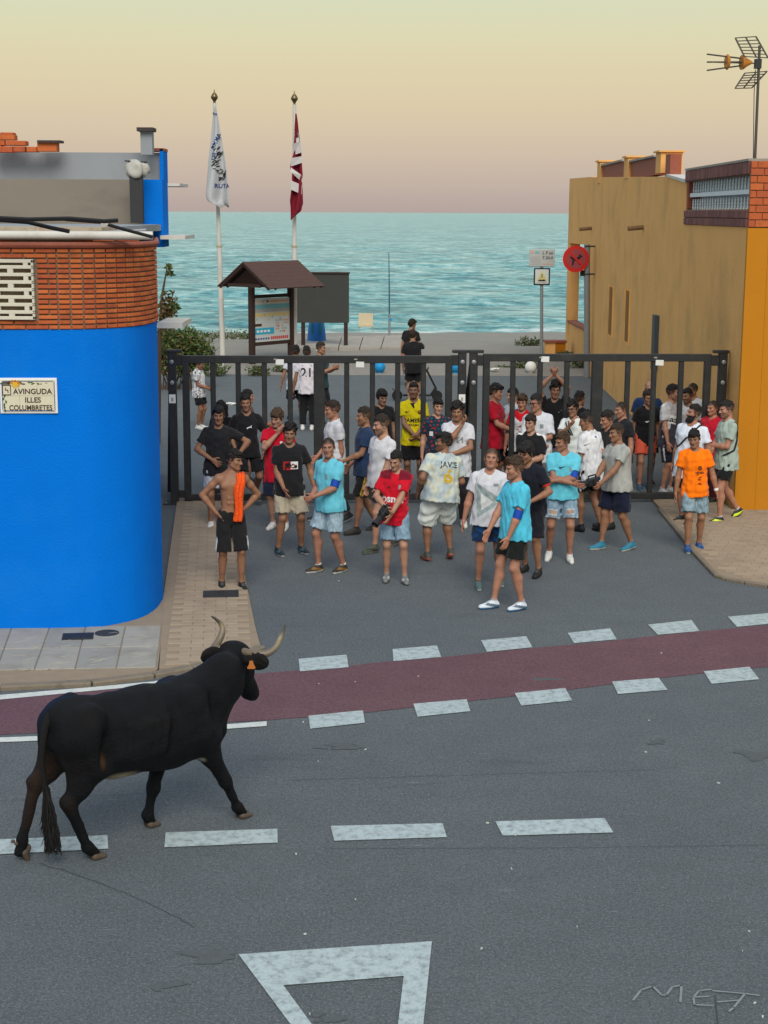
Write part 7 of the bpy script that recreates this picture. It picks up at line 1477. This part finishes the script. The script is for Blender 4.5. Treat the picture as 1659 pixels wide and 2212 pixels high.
person('man in white tee with large grey triangle and camouflage shorts', (1054, 1270), 1.72, -6, head=(2, -8, 0), aR=(.31, -.02, .86), aL=(.26, -.02, .86), fR=(.12, .02, -10, 0, 0), fL=(.14, -.22, 10, 0, 0), w=1.03, top=T_((.56, .56, .60), pat=tri_print, hem=-.135, h=.0085, prints=[(rect(.06, .03), 0, (.09, .385), MG)]), low=T_((.010, .022, .075), pat=camo, len=.76, h=.011), shoe=dict(col=(.10, .16, .16), sole=(.55, .55, .52), sock=(.02, .02, .02)), hair=('buzz', 'brown'), skin='rosy', group=GN)
person('man with moustache in cyan tee, closest to the camera', (1097, 1315), 1.77, -62, pel=(0, .07, .945), head=(-10, 6, 0), aL=(.17, -.13, .85), aR=(.10, -.22, .90), pL=(.7, .7, 0), fL=(.11, -.10, 4, 0, 0), fR=(.10, .14, 4, 0, 0), w=1.05, top=T_((.075, .47, .64), hem=-.125, sl=.70, h=.0105), low=T_((.012, .014, .013), len=.74), shoe=dict(col=(.60, .66, .72), sole=(.03, .14, .30), sock=(.3, .3, .34), acc=(.10, .14, .2)), hair=('quiff', 'brown'), beard=.5, skin='rosy', extras=[band(1, 0, .96, .052, .10)], group=GN)
person('stooping youth in black tee just behind the cyan moustached man', (1146, 1241), 1.73, -30, lean=15, head=(-12, 10, 0), aL=(.13, -.30, 1.02), aR=(.12, -.3, 1.0), pL=(1, .6, -.2), fL=(.13, .05, 6, 0, 0), fR=(.13, -.1, 6, 0, 0), top=T_((.012, .014, .022), hem=-.15, prints=[(scrib(5, .04, .12, 4, .008), 0, (-.02, .05), MW)]), low=T_((.012, .013, .018), len=.98), shoe=SBB, hair=('mop', 'black'), skin='tan', extras=[band(1, 0, .70, .054, .02, MR, 'sleeve_trim')], group=GN)
person('man in cyan tee with folded arms and ripped denim shorts', (1209, 1211), 1.71, -4, head=(-58, 10, 0), aL=(-.10, -.205, 1.13), aR=(-.12, -.225, 1.10), pL=(1, -.05, -.5), pR=(1, -.05, -.5), fL=(.13, .06, 6, 0, 0), fR=(.14, -.10, 12, 0, 14), w=1.04, top=T_((.115, .49, .62), hem=-.085, sl=.68, h=.010, prints=[(SWOOSH, 0, (-.03, .36), MK), (rect(.03, .045), 0, (.085, .33), MG)]), low=T_(DEN, pat=ripped, len=.78, mat='denim', h=.0105), shoe=SW, hair=('crop', 'brown'), skin='rosy', extras=[band(1, 0, .84, .056, .09)], group=GN)
cam2 = person('man in grey marl tee and navy shorts holding a camera', (1330, 1187), 1.72, -62, head=(-8, 5, 0), w=1.12, aL=(.12, -.35, 1.0), aR=(.02, -.36, 1.02), pL=(.6, .8, -.4), hL='fist', hR='fist', fL=(.11, -.18, 4, 0, 8), fR=(.11, .18, 4, 0, 0), top=T_((.34, .34, .32), hem=-.11, h=.011), low=T_((.010, .013, .032), len=.86, loose=1.12), shoe=dict(col=(.02, .17, .26), sole=(.55, .5, .45), sock=(.02, .17, .26)), hair=('fade', 'dkbrown'), skin='tan', group=GN)
person('youth in fluorescent orange tee and denim shorts', (1497, 1189), 1.66, -6, head=(-14, 12, 0), aR=(.28, -.02, .85), aL=(.29, -.07, .87), fL=(.09, -.08, 14, 0, 0), fR=(.09, .10, -2, 0, 0), top=T_((.95, .185, .004), hem=-.15, h=.010, prints=[(disc(.030, 10), 0, (.07, .27), MDO), (rect(.05, .008), 0, (.07, .30), MDO), (scrib(9, .08, .05, 6, .007), 0, (.07, .20), MDO), (scrib(5, .05, .05, 7, .006), 0, (.07, .12), MDO), (scrib(3, .04, .04, 9, .006), 0, (.07, .05), MDO)]), low=T_((.21, .29, .34), len=.84, mat='denim'), shoe=dict(col=(.012, .06, .22), sole=(.55, .58, .4), acc=(.03, .12, .3)), hair=('fringe', 'black'), skin='tan', extras=[band(1, 1, .90, .032, .035, MW, 'wristwatch')], group=GN)
# --- things they hold or wear loose
bpy.context.view_layer.update()
def videocam(m, label, wrists, yaw, pitch, pale=None):
    c = to_world(m, wrists); r_ = empty('video_camera', c, math.radians(yaw), label, 'camera'); r_.rotation_euler = (math.radians(pitch), 0, math.radians(yaw)); bk = mat('camera_body', (.018, .018, .02), .45, var=.2, bump=.1)
    MB().box((0, .0, .0), (.085, .17, .10)).obj('body', bk, r_, bevel=.012); AX = Matrix.Rotation(math.pi / 2, 3, 'X'); MB().lathe((0, -.08, .005), [(.036, 0), (.040, .02), (.040, .07), (.048, .09), (.048, .13), (.040, .13), (.030, .10), (0, .10)], 18, AX).obj('lens', bk, r_, smooth=True)
    MB().tube([(0, .07, .05), (0, .06, .085), (0, -.05, .085), (0, -.06, .05)], .011, 8).obj('handle', bk, r_, smooth=True); MB().box((.052, .03, .0), (.016, .09, .06)).obj('screen', bk, r_, bevel=.004); MB().box((0, .10, .02), (.05, .05, .045)).obj('viewfinder', bk, r_, bevel=.006)
    if pale: MB().box((-.047, -.01, .01), (.012, .12, .05)).obj('grip_strap', MW, r_, bevel=.004)
videocam(cam1, 'black video camera held low by the red jersey youth', (-.11, -.33, .97), -38, 35); videocam(cam2, 'black camera with white strap held by the grey tee man', (.05, -.47, 1.0), -62, 10, True)
# long pale zoom lens poking out below it
lz = empty('zoom_lens', to_world(cam2, (.0, -.60, .93)), math.radians(-62), 'white banded lens pointing down beside the grey tee man', 'lens'); lz.rotation_euler = (math.radians(25), 0, math.radians(-62)); AXL = Matrix.Rotation(math.pi / 2, 3, 'X')
MB().lathe((0, .05, 0), [(.035, 0), (.035, .06), (.030, .065)], 16, AXL).obj('mount_ring', MW, lz, smooth=True); MB().lathe((0, -.015, 0), [(.030, 0), (.033, .05), (.042, .06), (.042, .13), (.034, .13), (0, .115)], 16, AXL).obj('barrel', mat('camera_body'), lz, smooth=True); MB().lathe((0, -.05, 0), [(.0435, 0), (.0435, .018), (.042, .02)], 16, AXL).obj('white_band', MW, lz, smooth=True)
# orange towel over the bare shoulder
def towel():
    m = shirtless; T = m['T']; path = [(.105, .115, .27), (.108, .118, .38), (.108, .075, .475), (.100, .02, .515), (.094, -.055, .50), (.088, -.112, .42), (.084, -.128, .31), (.080, -.128, .18), (.078, -.132, .05), (.080, -.140, -.06)]
    P_ = [Vector(T(*p)) for p in path]; rg = random.Random(3); V, F_ = [], []; nw = 13; pts = []
    for i in range(len(P_) - 1):
        for k in range(5): pts.append(P_[i].lerp(P_[i + 1], k / 5))
    pts.append(P_[-1]); ux = Vector(m['Rt'] @ npa(1, 0, 0))
    for i, p in enumerate(pts):
        t = (pts[min(i + 1, len(pts) - 1)] - pts[max(0, i - 1)]).normalized(); nn = ux.cross(t).normalized(); wd = .052 + .006 * math.sin(i * .5); 
        for j in range(nw): u = j / (nw - 1) - .5; V.append(tuple(p + ux * (u * wd * 2 + .010 * math.sin(i * .35)) - nn * (.012 * math.sin(u * 14 + i * .12) - .012)))
    n = len(pts)
    for i in range(n - 1):
        for j in range(nw - 1): F_.append((i * nw + j, i * nw + j + 1, (i + 1) * nw + j + 1, (i + 1) * nw + j))
    W_ = m['root'].matrix_world; org = W_ @ pts[12]; r_ = empty('towel', org, 0, 'crumpled neon orange towel over the bare chested boy\'s shoulder', 'towel')
    me = MB().add([tuple(W_ @ Vector(v) - org) for v in V], F_).mesh('cloth', smooth=True); mt = mat('neon_orange_cloth', (.85, .10, .012), .95, var=.2, scale=26, bump=.5, bscale=60, stain=(.45, .02, .005), stain_amt=.7, stain_scale=30); ob = link('cloth', me, mt, r_); md = ob.modifiers.new('thickness', 'SOLIDIFY'); md.thickness = .022
towel()
